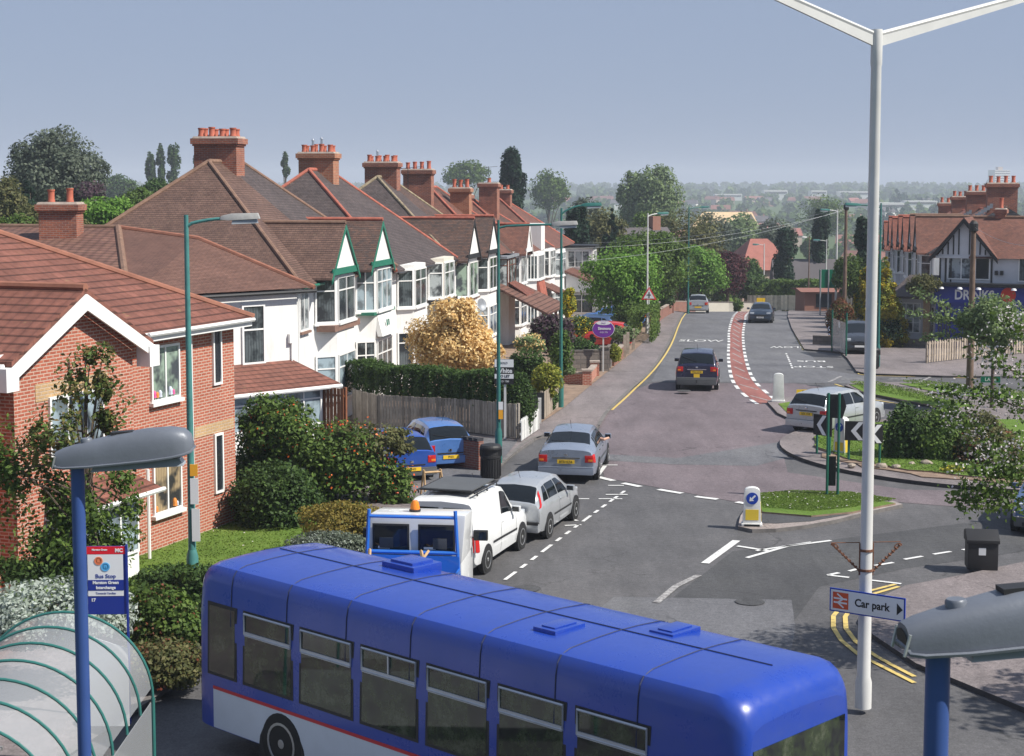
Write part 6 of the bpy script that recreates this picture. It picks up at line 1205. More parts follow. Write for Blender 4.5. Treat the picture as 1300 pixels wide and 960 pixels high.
# a walker
M('cloth_blue', (.04, .10, .42), .8, var=.1); M('cloth_white', (.65, .66, .7), .8, var=.08); M('hair', (.03, .02, .015), .7, var=.1); M('cloth_pale', (.30, .38, .58), .8, var=.1)
x, y = G(1053, 428, .1); t = thing('person', 'pedestrian in white top and pale blue trousers walking on the right pavement', 'person', (x, y, gz(y) + .1), R(12))
def skinfig(name, vs, es, rs, m, parent):
    me = bpy.data.meshes.new(name); me.from_pydata(vs, es, []); o = bpy.data.objects.new(name, me); C.objects.link(o); md = o.modifiers.new('s', 'SKIN')
    for v, r_ in zip(me.skin_vertices[0].data, rs): v.radius = (r_, r_)
    me.skin_vertices[0].data[0].use_root = True; o.modifiers.new('d', 'SUBSURF').levels = 1
    e = bpy.data.meshes.new_from_object(o.evaluated_get(bpy.context.evaluated_depsgraph_get())); bpy.data.objects.remove(o); e.materials.clear(); e.materials.append(MATS[m]); e.polygons.foreach_set('use_smooth', [True] * len(e.polygons))
    o = bpy.data.objects.new(name, e); C.objects.link(o); o.parent = parent; return o
bv = [(0, 0, .95), (0, 0, 1.15), (0, .0, 1.40), (0, 0, 1.50), (0, .01, 1.60), (0, .0, 1.72), (.1, 0, .9), (.11, .08, .5), (.11, -.02, .08), (.11, .1, .04), (-.1, 0, .9), (-.11, -.1, .5), (-.11, -.26, .12), (-.11, -.2, .04), (.2, 0, 1.4), (.27, .02, 1.15), (.26, .14, .92), (.26, .17, .84), (-.2, 0, 1.4), (-.27, -.04, 1.15), (-.26, -.0, .92), (-.26, .02, .84)]
be = [(0, 1), (1, 2), (2, 3), (3, 4), (4, 5), (0, 6), (6, 7), (7, 8), (8, 9), (0, 10), (10, 11), (11, 12), (12, 13), (2, 14), (14, 15), (15, 16), (16, 17), (2, 18), (18, 19), (19, 20), (20, 21)]
skinfig('body', bv, be, [.13, .13, .14, .06, .09, .075, .09, .065, .045, .04, .09, .065, .045, .04, .065, .045, .035, .035, .065, .045, .035, .035], 'skin', t)
skinfig('shirt', [bv[0], bv[1], bv[2], bv[14], bv[15], bv[16], bv[18], bv[19], bv[20]], [(0, 1), (1, 2), (2, 3), (3, 4), (4, 5), (2, 6), (6, 7), (7, 8)], [.155, .155, .165, .09, .07, .06, .09, .07, .06], 'cloth_white', t)
skinfig('trousers', [bv[0], bv[6], bv[7], bv[8], bv[10], bv[11], bv[12]], [(0, 1), (1, 2), (2, 3), (0, 4), (4, 5), (5, 6)], [.15, .11, .085, .07, .11, .085, .07], 'cloth_pale', t)
MB().lathe([(.0, 1.62), (.1, 1.63), (.105, 1.7), (.08, 1.78), (.0, 1.8)], 'hair', 14, (0, .015, 0)).build('hair', t, smooth=True)
# ------------------------------------------------ fences, walls, gates
M('fence_grey', (.29, .26, .225), .9, var=.3, scale=3); M('fence_brown', (.20, .075, .035), .8, var=.25, scale=5); M('fence_pale', (.36, .30, .24), .85, var=.25, scale=4); M('fence_cream', (.60, .55, .42), .8, var=.12, scale=3); M('fence_white', (.68, .68, .66), .7, var=.1, scale=4); M('coping', (.035, .035, .042), .7, var=.2)
for q_, c_ in (('fence_grey', (.29, .26, .225)), ('fence_white', (.68, .68, .66)), ('fence_pale', (.36, .30, .24)), ('fence_brown', (.20, .075, .035)), ('fence_cream', (.60, .55, .42))): M(q_ + '_b', sc3(c_, .72), .9, var=.25, scale=3); M(q_ + '_c', sc3(c_, 1.15), .9, var=.2, scale=4)
def board_fence(label, pts, h, m, bw=.10, gap=.018, t=.02, pick=False, name='fence', rails=(.3, .85), group=None, post=True, z=None):
    o0 = Vector((pts[0][0], pts[0][1], (gz(pts[0][1]) + .1) if z is None else z)); T = thing(name, label, 'fence', o0, 0, group); a = MB(); rl = MB(); ps = MB()
    for p, q in zip(pts, pts[1:]):
        p, q = Vector((p[0], p[1], 0)), Vector((q[0], q[1], 0)); L = (q - p).length; d = (q - p) / L; ang = math.atan2(d.y, d.x); n_ = max(1, int(L / (bw + gap)))
        for k in range(n_):
            c = p + d * ((k + .5) * L / n_); zz = (gz(c.y) + .1 if z is None else z) - o0.z; a.at(c.x - o0.x, c.y - o0.y, zz, rz=ang); hh = h + random.uniform(-.015, .015)
            a.box(-bw / 2, bw / 2, -t - random.uniform(0, .012), 0, .04, hh - (.06 if pick else 0), m + random.choice(['', '', '_b', '_c']))
            if pick: a.slab([(-bw / 2, -t, hh - .06), (bw / 2, -t, hh - .06), (0, -t, hh + .02)], (0, t, 0), m)
        for f in rails:
            z0, z1 = [(gz(v.y) + .1 if z is None else z) - o0.z + h * f for v in (p, q)]; rl.slab([(p.x - o0.x, p.y - o0.y, z0), (q.x - o0.x, q.y - o0.y, z1), (q.x - o0.x, q.y - o0.y, z1 + .07), (p.x - o0.x, p.y - o0.y, z0 + .07)], tuple(Vector((-d.y, d.x, 0)) * .04), m)
        if post:
            for k in range(int(L / 2.4) + 2): c = p + d * min(L, k * 2.4); zz = (gz(c.y) + .1 if z is None else z) - o0.z; MB().at(c.x - o0.x - d.y * .08, c.y - o0.y + d.x * .08, zz, rz=ang).box(-.045, .045, -.045, .045, 0, h + .03, m).build('post', T)
    a.build('boards', T); rl.build('rail', T)
    for k_ in []: pass
    return T
board_fence('weathered grey close-board fence under the long clipped hedge', PX((448, 538), (480, 547), (600, 554), (656, 561)), 1.22, 'fence_grey')
board_fence('short white picket return at the end of the grey fence', [G(661, 565), G(684, 549)], .78, 'fence_white', .09, .03, pick=True, post=False)
board_fence('pale grey fence panel between the gate and the thin teal lamp', [G(690, 536), G(711, 519)], 1.05, 'fence_pale', .12)
board_fence('brown stained fence panels beside the white house', [A(388, 530, 57)[:2], A(437, 533, 56.2)[:2]], 1.95, 'fence_brown', .12)
board_fence('pale picket fence in front of the corner shop', PX((1178, 463.5), (1235, 457), (1302, 451)), 1.15, 'fence_pale', .16, .09, pick=True)
board_fence('cream boarded fence around the outside of the bend', [(23.5, 166), (27, 164.5), (31.5, 161), (33.5, 157.5)], 1.5, 'fence_cream', .2, .01)
def gwall(label, pts, h, m, cop='mortar_cap', th=.22, piers=(), name='garden_wall', pierh=None, cren=False):
    o0 = Vector((pts[0][0], pts[0][1], gz(pts[0][1]) + .05)); T = thing(name, label, 'wall', o0); a = MB(); c_ = MB()
    for p, q in zip(pts, pts[1:]):
        p, q = Vector((p[0], p[1], 0)), Vector((q[0], q[1], 0)); d = (q - p).normalized(); n_ = Vector((-d.y, d.x, 0)) * th / 2; z0, z1 = gz(p.y) + .05 - o0.z, gz(q.y) + .05 - o0.z; o_ = Vector((o0.x, o0.y, 0)); p -= o_; q -= o_
        a.add([p - n_ + Vector((0, 0, z0 - .2)), q - n_ + Vector((0, 0, z1 - .2)), q + n_ + Vector((0, 0, z1 - .2)), p + n_ + Vector((0, 0, z0 - .2)), p - n_ + Vector((0, 0, z0 + h)), q - n_ + Vector((0, 0, z1 + h)), q + n_ + Vector((0, 0, z1 + h)), p + n_ + Vector((0, 0, z0 + h))], [(0, 3, 2, 1), (4, 5, 6, 7), (0, 1, 5, 4), (1, 2, 6, 5), (2, 3, 7, 6), (3, 0, 4, 7)], m)
        n2 = n_ * 1.25
        if cren:
            L = (q - p).length; k_ = int(L / .22)
            for k in range(k_): c = p.lerp(q, (k + .5) / k_); c_.at(c.x, c.y, h + z0, rz=math.atan2(d.y, d.x)).box(-.085, .085, -th * .6, th * .6, 0, .1, cop)
        else: c_.add([p - n2 + Vector((0, 0, z0 + h)), q - n2 + Vector((0, 0, z1 + h)), q + n2 + Vector((0, 0, z1 + h)), p + n2 + Vector((0, 0, z0 + h)), p - n2 + Vector((0, 0, z0 + h + .07)), q - n2 + Vector((0, 0, z1 + h + .07)), q + n2 + Vector((0, 0, z1 + h + .07)), p + n2 + Vector((0, 0, z0 + h + .07))], [(0, 3, 2, 1), (4, 5, 6, 7), (0, 1, 5, 4), (1, 2, 6, 5), (2, 3, 7, 6), (3, 0, 4, 7)], cop)
    a.build('brickwork', T); c_.build('coping', T)
    for (x, y) in piers: zz = gz(y) + .05 - o0.z; MB().box(x - o0.x - .2, x - o0.x + .2, y - o0.y - .2, y - o0.y + .2, zz - .2, zz + (pierh or h + .15), m).box(x - o0.x - .24, x - o0.x + .24, y - o0.y - .24, y - o0.y + .24, zz + (pierh or h + .15), zz + (pierh or h + .15) + .08, cop).build('pier', T)
    return T
gwall('low red brick wall with dark crenellated coping behind the blue cars', PX((520, 592), (571, 594), (611, 601)), .95, 'old_brick', 'coping', cren=True)
gp = PX((714, 490), (745, 492), (755, 480)); gwall('low orange brick garden wall with square pier past the thin teal lamp', gp, .55, 'red_brick', piers=[gp[1], gp[2]])
gp = PX((714, 475), (768, 474), (776, 466)); gwall('grey stone block garden wall beside the oval purple board', gp, 1.05, 'grey_block', 'grey_block', piers=[gp[1]])
gp = PX((777, 468), (790, 456)); gwall('short brick wall stub left of the wooden gateposts', gp, .7, 'old_brick')
gp = PX((828, 418), (834, 411), (852, 399)); gwall('brick boundary wall with tall piers before the silver parked car', gp, .9, 'old_brick', piers=gp, pierh=1.5)
gwall('white rendered low wall on the inside of the bend', [(17.6, 160), (21, 161.5), (24, 162)], .85, 'render_cream', 'grey_block')
gwall('brick wall leading to the bend beyond the silver car', [(13, 139), (14.2, 150), (17.4, 159)], .9, 'old_brick')
for k, (px, py) in enumerate(((793, 457), (797, 453), (804, 447))):
    x, y = G(px, py); T = MB().box(-.08, .08, -.08, .08, 0, 1.25, 'fence_pale').build('gatepost'); T.location = (x, y, gz(y) + .1); tag(T, 'weathered wooden gatepost beside the clipped roadside hedge', 'gatepost', 'wooden gateposts')
x, y = G(681, 541); T = thing('gate', 'dark garden gate between white gateposts beside the hedge end', 'gate', (x, y, .1)); MB().box(-.35, .3, .3, .34, .1, 1.1, 'paint_black').build('gate_leaf', T)
for sx, sy in ((-.4, .3), (.12, -.05)): MB().box(sx - .06, sx + .06, sy - .06, sy + .06, 0, .95, 'lamp_white').build('gatepost', T)
for px, py in ((800, 574),): pass
# stones on the roundabout edge
M('stone', (.32, .27, .22), .9, var=.35, scale=9, bump=.02)
for k in range(7):
    x, y = G(1062 + k * 19, 590 + random.uniform(-3, 5), .16); bm = bmesh.new(); bmesh.ops.create_icosphere(bm, subdivisions=2, radius=random.uniform(.1, .2))
    for v in bm.verts: v.co *= random.uniform(.8, 1.15); v.co.z *= .6
    me = bpy.data.meshes.new('stone'); bm.to_mesh(me); bm.free(); me.materials.append(MATS['stone']); o = bpy.data.objects.new('stone', me); C.objects.link(o); o.location = (x, y, .2); tag(o, 'weathered stone in the bare soil along the roundabout edge', 'stone', 'stones along the roundabout edge')
for px, py in ((952, 765), (868, 500), (668, 748)):
    x, y = G(px, py); a = MB(); a.lathe([(0, 0), (.32, 0), (.32, .012), (0, .012)], 'asphalt_dark', 20); o = a.build('manhole_cover'); o.location = (x, y, .014); o['kind'] = 'structure'
# ------------------------------------------------ vegetation
leafmat('leaf_dark', [(.022, .045, .013), (.042, .078, .02), (.065, .11, .026)]); leafmat('leaf_mid', [(.036, .066, .015), (.068, .115, .022), (.105, .155, .032)]); leafmat('leaf_bright', [(.06, .13, .018), (.10, .20, .03), (.15, .26, .045)])
leafmat('leaf_bronze', [(.04, .075, .018), (.09, .12, .03), (.13, .09, .035), (.08, .14, .03)]); leafmat('leaf_yellowgreen', [(.12, .15, .02), (.19, .21, .03), (.26, .25, .04)]); leafmat('leaf_gold', [(.22, .17, .015), (.36, .28, .02), (.10, .12, .02)])
leafmat('leaf_peach', [(.74, .50, .20), (.88, .68, .33), (.62, .38, .14), (.92, .76, .45)], .7, .35); leafmat('leaf_purple', [(.035, .012, .016), (.07, .02, .028), (.10, .035, .04)]); leafmat('leaf_silver', [(.26, .30, .26), (.40, .44, .40), (.14, .18, .13)]); leafmat('leaf_olive', [(.05, .06, .022), (.09, .095, .035), (.13, .12, .05)])
leafmat('leaf_golden_brown', [(.14, .11, .025), (.22, .17, .04), (.10, .10, .02)]); leafmat('leaf_conifer', [(.008, .022, .014), (.014, .036, .02), (.025, .055, .028)]); leafmat('leaf_pale', [(.08, .12, .05), (.13, .18, .075), (.18, .23, .10)]); leafmat('leaf_grey', [(.045, .06, .045), (.08, .10, .07), (.12, .14, .10)])
leafmat('leaf_red', [(.18, .05, .03), (.13, .06, .03), (.10, .08, .03)]); leafmat('blossom', [(.80, .72, .74), (.85, .82, .82), (.75, .62, .66)], .6, .4); leafmat('berry', [(.55, .07, .02), (.70, .16, .03)], .4, .0); leafmat('flower_yellow', [(.75, .55, .02), (.8, .66, .05)], .6, .2); leafmat('leaf_purplish', [(.05, .03, .045), (.09, .05, .07), (.04, .06, .03)])
M('bark', (.10, .075, .055), .9, var=.35, scale=5, bump=.02); M('bark_pale', (.24, .20, .16), .9, var=.3, scale=5)
def leaves(C_, N_, size, asp=1.7, rng=RNG, mi=None):
    """one bent leaf-shaped quad per centre"""
    n = len(C_); N_ = N_ + rng.normal(0, .55, (n, 3)); N_ /= np.linalg.norm(N_, axis=1)[:, None] + 1e-9
    r = rng.normal(0, 1, (n, 3)); t = np.cross(N_, r); t /= np.linalg.norm(t, axis=1)[:, None] + 1e-9; b = np.cross(N_, t)
    s = (size * rng.uniform(.6, 1.35, n))[:, None]; v = np.empty((n, 4, 3)); v[:, 0] = C_ - t * s * .5 * asp; v[:, 1] = C_ - b * s * .5 + N_ * s * .12; v[:, 2] = C_ + t * s * .5 * asp; v[:, 3] = C_ + b * s * .5 + N_ * s * .12
    return v.reshape(-1, 3)
def leafmesh(name, sets, parent):
    V = np.concatenate([s[0] for s in sets]); n = len(V) // 4; me = bpy.data.meshes.new(name); me.vertices.add(len(V)); me.vertices.foreach_set('co', V.ravel().astype(np.float32))
    me.loops.add(4 * n); me.loops.foreach_set('vertex_index', np.arange(4 * n, dtype=np.int32)); me.polygons.add(n); me.polygons.foreach_set('loop_start', np.arange(0, 4 * n, 4, dtype=np.int32)); me.polygons.foreach_set('loop_total', np.full(n, 4, np.int32))
    mi = np.concatenate([np.full(len(s[0]) // 4, k, np.int32) for k, s in enumerate(sets)]); me.polygons.foreach_set('material_index', mi)
    for s in sets: me.materials.append(MATS[s[1]])
    me.update(); me.validate(); o = bpy.data.objects.new(name, me); C.objects.link(o); o.parent = parent; return o
def crownpts(c, r, n, clumps=14, cr=.42, shape='round', rng=RNG, fill=.25):
    c = np.array(c, float); r = np.array(r, float); d = rng.normal(0, 1, (clumps, 3)); z = 0; d /= np.linalg.norm(d, axis=1)[:, None]; rad = rng.uniform(.35, .88, clumps)[:, None]; k = d * rad
    if shape == 'cone': clumps, cr = clumps * 2, cr * .8; z = 1 - 2 * np.sqrt(rng.uniform(.0, 1, clumps)); q = rng.uniform(0, 2 * PI, clumps); rr = (1 - (z + 1) / 2) * rng.uniform(.4, .9, clumps); k = np.stack([rr * np.cos(q), rr * np.sin(q), z], 1)
    if shape == 'column': clumps, cr = clumps * 2, cr * .72; z = rng.uniform(-.9, .9, clumps); q = rng.uniform(0, 2 * PI, clumps); rr = np.sqrt(np.clip(1 - z ** 2, .05, 1)) * rng.uniform(.2, .7, clumps); k = np.stack([rr * np.cos(q), rr * np.sin(q), z], 1)
    if shape == 'box': k = rng.uniform(-1, 1, (clumps, 3)) * .92
    if shape == 'column': pass
    idx = rng.integers(0, clumps, n); s = rng.uniform(.6, 1.3, clumps)[idx]; g = rng.normal(0, 1, (n, 3)); g /= np.linalg.norm(g, axis=1)[:, None] + 1e-9; g *= (rng.uniform(.25, 1, n) ** .5)[:, None] * cr * s[:, None]
    if shape == 'cone': g *= (1.15 - (k[idx][:, 2:3] + 1) / 2) * np.array([1, 1, .6])
    p = k[idx] + g
    if shape == 'round': fr = rng.uniform(0, 1, n) < fill; u = rng.normal(0, 1, (n, 3)); u /= np.linalg.norm(u, axis=1)[:, None]; p = np.where(fr[:, None], u * (rng.uniform(.3, 1.06, n) ** .6)[:, None], p)
    nn = g * 1.2 + p * .5 + np.array([0, 0, .35]); nn /= np.linalg.norm(nn, axis=1)[:, None] + 1e-9
    if shape == 'box': p = np.clip(p, -1.04, 1.04)
    return c + p * r, nn, c + k * r
LS, LN = .76, 1.75
def tree(name, label, x, y, c, r, n, size, m, clumps=14, cr=.42, shape='round', trunk=.15, bark='bark', group=None, cat='tree', z=None, limbs=8, extra=(), crowns=None, lean=(0, 0)):
    z0 = (gz(y) + .08) if z is None else z; T = thing(name, label, cat, (x, y, z0), 0, group); sets = []; ks = []
    for (cc, rr, nn_, sz, mm, cl) in (crowns or [(c, r, n, size, m, clumps)]):
        P, N_, K = crownpts(cc, rr, int(nn_ * LN), cl, cr, shape); sets.append((leaves(P, N_, sz * LS), mm)); ks.append((K, cc, rr))
    for mm, frac, sz in extra: P, N_, _ = crownpts(c, np.array(r) * 1.03, int(n * frac * LN), clumps * 3, .3, shape); sets.append((leaves(P, N_, sz * LS, 1.0), mm))
    leafmesh('crown' if trunk else 'foliage', sets, T)
    if trunk:
        a = MB(); top = Vector(ks[0][1]) ; pts = [Vector((0, 0, 0)), Vector((lean[0] * .3, lean[1] * .3, top.z * .35)), Vector((top.x * .8, top.y * .8, top.z * .8)), Vector((top.x, top.y, top.z + ks[0][2][2] * .5))]
        a.tube(pts, [trunk, trunk * .8, trunk * .5, trunk * .15], bark, 8)
        for K, cc, rr in ks:
            for k in range(min(limbs, len(K))):
                p = pts[1].lerp(pts[2], random.uniform(.1, 1.0)); q = Vector(K[k]); a.tube([p, p.lerp(q, .5) + Vector((0, 0, .08 * (q - p).length)), q], [trunk * .4, trunk * .25, trunk * .08], bark, 5)
        a.build('trunk', T, smooth=True)
    return T
def ptree(name, label, px, py, wpx, hpx, Y, n, size, m, trunk=.2, base=None, **k):
    """crown centred on pixel (px,py), wpx by hpx pixels big, at distance Y"""
    p = A(px, py, Y); s = Y / F; z0 = gz(Y) if base is None else base; rx, rz = wpx * s / 2, hpx * s / 2
    return tree(name, label, p.x, Y, (0, 0, p.z - z0), (rx, rx * k.pop('dep', .9), rz), n, size, m, trunk=trunk, z=z0, **k)
# near-left garden
T = ptree('young_tree', 'airy young tree with bronze green leaves in front of the red brick house', 95, 545, 150, 210, 31.5, 10, .09, 'leaf_bronze', trunk=.09, cr=.34, limbs=16,
          crowns=None) if 0 else None
def multi(name, label, px, base_py, Y, parts, m, size, trunk=.08, cr=.38, cat='tree', limbs=10, bark='bark', extra_sets=(), group=None):
    x = at_px(px, Y); z0 = gz(Y) + .1; cw = []
    for (qx, qy, w_, h_, n_, *mm) in parts: p = A(qx, qy, Y); s = Y / F; cw.append(((p.x - x, random.uniform(-.3, .3), p.z - z0), (w_ * s / 2, w_ * s / 2 * .8, h_ * s / 2), n_, size, mm[0] if mm else m, max(6, n_ // 170)))
    return tree(name, label, x, Y, cw[0][0], cw[0][1], 0, size, m, trunk=trunk, cr=cr, z=z0, crowns=cw, limbs=limbs, bark=bark, cat=cat, group=group)
multi('young_tree', 'airy young tree with bronze green leaves in front of the red brick house', 96, 720, 31.8, [(105, 480, 90, 90, 620), (75, 550, 100, 90, 560), (50, 640, 120, 120, 1100, 'leaf_mid'), (130, 630, 110, 110, 1000, 'leaf_mid'), (90, 700, 170, 90, 2000, 'leaf_mid'), (140, 520, 60, 100, 420), (15, 600, 60, 160, 600, 'leaf_mid')], 'leaf_bronze', .085, .07, limbs=14)
GS = 'shrubs and ground cover before the brick house'
def shrub(label, px, py, w_, h_, Y, n, size, m, dep=.8, name='shrub', group=None, extra=(), cl=20, shape='round', trunk=0, cr=.4): return ptree(name, label, px, py, w_, h_, Y, n, size, m, trunk=trunk, clumps=cl, cr=cr, dep=dep, cat='shrub', group=group, extra=extra, shape=shape)
shrub('silver leaved shrub behind the bus shelter', 70, 775, 210, 80, 28.6, 9000, .07, 'leaf_silver', cl=50, cr=.3, extra=(('leaf_mid', .15, .06),)); shrub('dark green mound at the foot of the brick house', 60, 728, 150, 45, 31.5, 3500, .08, 'leaf_dark'); shrub('white-flecked shrub left of the stop board', 30, 800, 90, 50, 27.5, 2500, .06, 'leaf_silver', cl=30)
shrub('mixed shrub with reddish tips right of the stop board', 205, 800, 100, 120, 30.5, 7000, .08, 'leaf_mid', extra=(('leaf_red', .10, .07),), cl=30, dep=.7); shrub('low dark green shrub round the near teal lamp foot', 215, 750, 110, 70, 34.5, 6000, .08, 'leaf_dark', cl=30); shrub('sprawling green shrub above the shelter roof', 150, 770, 90, 70, 31.5, 3800, .08, 'leaf_mid')
shrub('dull green ground cover beside the bus rear', 262, 775, 70, 110, 31.8, 3600, .08, 'leaf_dark', cl=24); shrub('dark reddish shrub low beside the bus rear', 205, 840, 120, 60, 28.8, 4200, .07, 'leaf_olive', extra=(('leaf_red', .15, .07),), cl=24)
shrub('low evergreen filling the bed below the front lawn', 262, 735, 90, 40, 33.8, 1800, .08, 'leaf_dark', dep=.5, cl=26)
multi('berry_shrub', 'large arching shrub covered with orange red berries by the forecourt', 400, 700, 46.3, [(350, 545, 110, 90, 5200), (430, 590, 150, 120, 8000), (500, 630, 60, 110, 3000), (330, 620, 90, 150, 5200, 'leaf_dark'), (470, 560, 110, 50, 1800, 'leaf_olive')], 'leaf_mid', .10, .1, cat='shrub', cr=.34)
bs = [o for o in bpy.data.objects if o.name.startswith('berry_shrub')][0]; q = [(355, 545, 110, 90), (440, 580, 150, 110), (500, 630, 60, 110)]; ps = []; ns = []
for (qx, qy, w_, h_) in q: p = A(qx, qy, 46.3); s = 46.3 / F; P, N_, _ = crownpts((p.x - bs.location.x, 0, p.z - bs.location.z), (w_ * s / 2 * 1.02, w_ * s / 2 * .85, h_ * s / 2 * 1.03), 420, 140, .3); ps.append(P); ns.append(N_)
leafmesh('berries', [(leaves(np.concatenate(ps), np.concatenate(ns), .062, 1.1), 'berry')], bs)
shrub('rounded dark green shrub on the lawn against the berry shrub', 348, 632, 115, 100, 42.6, 9000, .085, 'leaf_dark', cl=34, cr=.34); shrub('broad dark shrub against the brick house corner', 310, 655, 60, 60, 43.6, 2600, .09, 'leaf_dark')
shrub('low golden brown clipped shrub behind the truck', 438, 662, 118, 52, 39.4, 7500, .06, 'leaf_golden_brown', cl=34, cr=.34); shrub('grey green ground cover beyond the bus roof', 415, 692, 110, 32, 36.8, 3800, .06, 'leaf_grey', cl=26, extra=(('leaf_silver', .3, .05),))
# hedge on the fence and garden row
def hedge(label, pts, h0, h1, th, n, size, m, name='hedge', droop=0):
    o0 = Vector((pts[0][0], pts[0][1], gz(pts[0][1]) + .1)); T = thing(name, label, 'hedge', o0); S_ = []; L_ = [math.dist(p, q) for p, q in zip(pts, pts[1:])]
    for (p, q), l_ in zip(zip(pts, pts[1:]), L_):
        k = int(n * l_ / sum(L_)); f = RNG.uniform(0, 1, k)[:, None]; p, q = np.array(p[:2]), np.array(q[:2]); c = p + (q - p) * f; d = (q - p) / l_; nn = np.array([-d[1], d[0]]); side = RNG.integers(0, 3, k); a_ = RNG.uniform(-1, 1, k); b_ = RNG.uniform(0, 1, k); top = side == 2
        w_ = np.where(top, a_, np.sign(a_) * 1.0) * th / 2 * (1 + .14 * np.sin(f[:, 0] * 31) + RNG.normal(0, .07, k)); zz = np.where(top, h1, h0 + (h1 - h0) * b_) + .08 * np.sin(f[:, 0] * l_ * 2.2) * 1 + RNG.normal(0, .05, k)
        P = np.stack([c[:, 0] + nn[0] * w_ - o0.x, c[:, 1] + nn[1] * w_ - o0.y, zz + np.array([gz(v) for v in c[:, 1]]) + .1 - o0.z], 1); N_ = np.stack([nn[0] * np.where(top, 0, np.sign(w_)), nn[1] * np.where(top, 0, np.sign(w_)), np.where(top, 1, .3)], 1); S_.append((leaves(P, N_, size), m))
    leafmesh('foliage', S_, T); return T
hedge('long clipped dark green hedge above the grey fence', [G(452, 533), G(520, 545), G(600, 550), G(652, 555)], 1.0, 2.1, 1.0, 26000, .065, 'leaf_dark'); shrub('dark green rounded end of the long hedge tumbling over the fence corner', 662, 512, 42, 66, 58.2, 4200, .08, 'leaf_dark', cl=18)
hedge('square clipped bright hedge block beside the left pavement', [G(812, 438), G(824, 424)], 0, 1.9, 1.3, 5200, .1, 'leaf_mid'); hedge('low clipped hedge beyond the wooden gateposts', [G(790, 425), G(806, 420)], .0, 1.3, 1.0, 2200, .1, 'leaf_yellowgreen')
multi('acer_tree', 'rounded peach coloured tree standing in front of the white houses', 578, 475, 63.5, [(572, 438, 112, 92, 11000), (575, 398, 66, 46, 3000), (610, 450, 60, 50, 2600)], 'leaf_peach', .105, .1, cr=.34, bark='bark_pale')
shrub('pink flushed shrub behind the teal lamp', 672, 436, 40, 26, 68, 900, .11, 'leaf_pale', extra=(('leaf_peach', .8, .1),)); shrub('spreading dark green shrub left of the peach tree', 470, 480, 50, 24, 63, 1500, .1, 'leaf_dark')
shrub('yellow green domed shrub above the garden gate', 695, 482, 42, 44, 64, 4000, .09, 'leaf_yellowgreen', cl=16, cr=.36); shrub('dark foliage below the yellow green dome', 692, 505, 34, 34, 64.6, 1600, .1, 'leaf_dark')
shrub('tall deep green shrub right of the hedge end', 668, 470, 44, 60, 67, 3400, .11, 'leaf_dark'); shrub('dark purple leaved shrub behind the thin teal lamp', 700, 425, 60, 56, 75, 4200, .12, 'leaf_purplish', cl=20); shrub('green shrub climbing by the thin teal lamp', 712, 450, 34, 60, 72, 2600, .11, 'leaf_mid')
shrub('upright golden conifer shrub beside the tiled porch', 722, 385, 24, 34, 88, 2600, .12, 'leaf_yellowgreen', shape='column', extra=(('flower_yellow', .5, .1),)); shrub('yellow flowering shrub in front of the red car', 735, 413, 34, 26, 90, 1500, .11, 'leaf_dark', extra=(('flower_yellow', .6, .09),)); shrub('dark conical evergreen shrub beside the oval purple board', 752, 440, 34, 34, 87, 2600, .12, 'leaf_conifer', shape='cone')
shrub('dark shrub mass behind the grey stone wall', 730, 445, 50, 44, 84, 2600, .12, 'leaf_dark'); shrub('small yellow green shrub over the brick wall stub', 781, 448, 16, 22, 82.5, 1200, .09, 'leaf_yellowgreen'); shrub('pale flowered shrub beyond the gateposts', 792, 424, 36, 20, 95, 1500, .11, 'leaf_pale')
shrub('loose grassy shrub in the front garden below the thin teal lamp', 718, 470, 26, 12, 72, 700, .1, 'leaf_pale', trunk=0)
tree('dense_tree', 'bright green roadside tree before the warning triangle', at_px(790, 112), 112, (0, 0, 3.4), (2.9, 2.5, 2.5), 9000, .16, 'leaf_bright', clumps=30, trunk=.15, cr=.36)
tree('dense_tree', 'leafy green tree spreading behind the brick boundary wall', at_px(826, 128), 128, (0, 0, 4.2), (3.4, 3, 2.6), 9500, .18, 'leaf_mid', clumps=30, trunk=.18, cr=.36); shrub('mid green shrub below the white street lamp', 800, 398, 40, 30, 110, 2600, .14, 'leaf_mid'); shrub('dark green shrub leaning over the boundary wall', 842, 376, 34, 34, 137, 2600, .16, 'leaf_dark'); shrub('bright green shrub behind the silver parked car', 845, 345, 50, 44, 133, 3200, .16, 'leaf_bright')
FT = 'trees beyond the houses on the left'
ptree('broad_tree', 'big olive brown tree just coming into leaf behind the green street lamp', 872, 320, 105, 110, 175, 12000, .24, 'leaf_olive', .35, clumps=34, cr=.34); ptree('broad_tree', 'bright green lower tree at the bend beside the purple one', 890, 345, 64, 62, 165, 6000, .22, 'leaf_bright', .25, clumps=22); ptree('broad_tree', 'dark green tree behind the white lamp post', 800, 340, 90, 80, 150, 6500, .22, 'leaf_dark', .3, clumps=24)
ptree('purple_tree', 'dark purple leaved tree on the lawn at the bend', 924, 348, 48, 56, 172, 5200, .2, 'leaf_purple', .22, clumps=22); ptree('flowering_tree', 'small pale flowering tree left of the purple one', 898, 356, 26, 40, 168, 2200, .18, 'leaf_pale', .15, extra=(('blossom', .2, .16),))
ptree('conifer_tree', 'dark conifer rising behind the white end house', 733, 305, 44, 90, 150, 5200, .24, 'leaf_conifer', .25, clumps=40, cr=.34, shape='column'); ptree('conifer_tree', 'pointed dark conifer right of the white end house', 776, 310, 46, 96, 158, 5600, .24, 'leaf_conifer', .25, clumps=44, cr=.34, shape='cone'); ptree('conifer_tree', 'soft green conifer between the two dark ones', 752, 330, 32, 60, 145, 2600, .22, 'leaf_grey', .2, shape='cone')
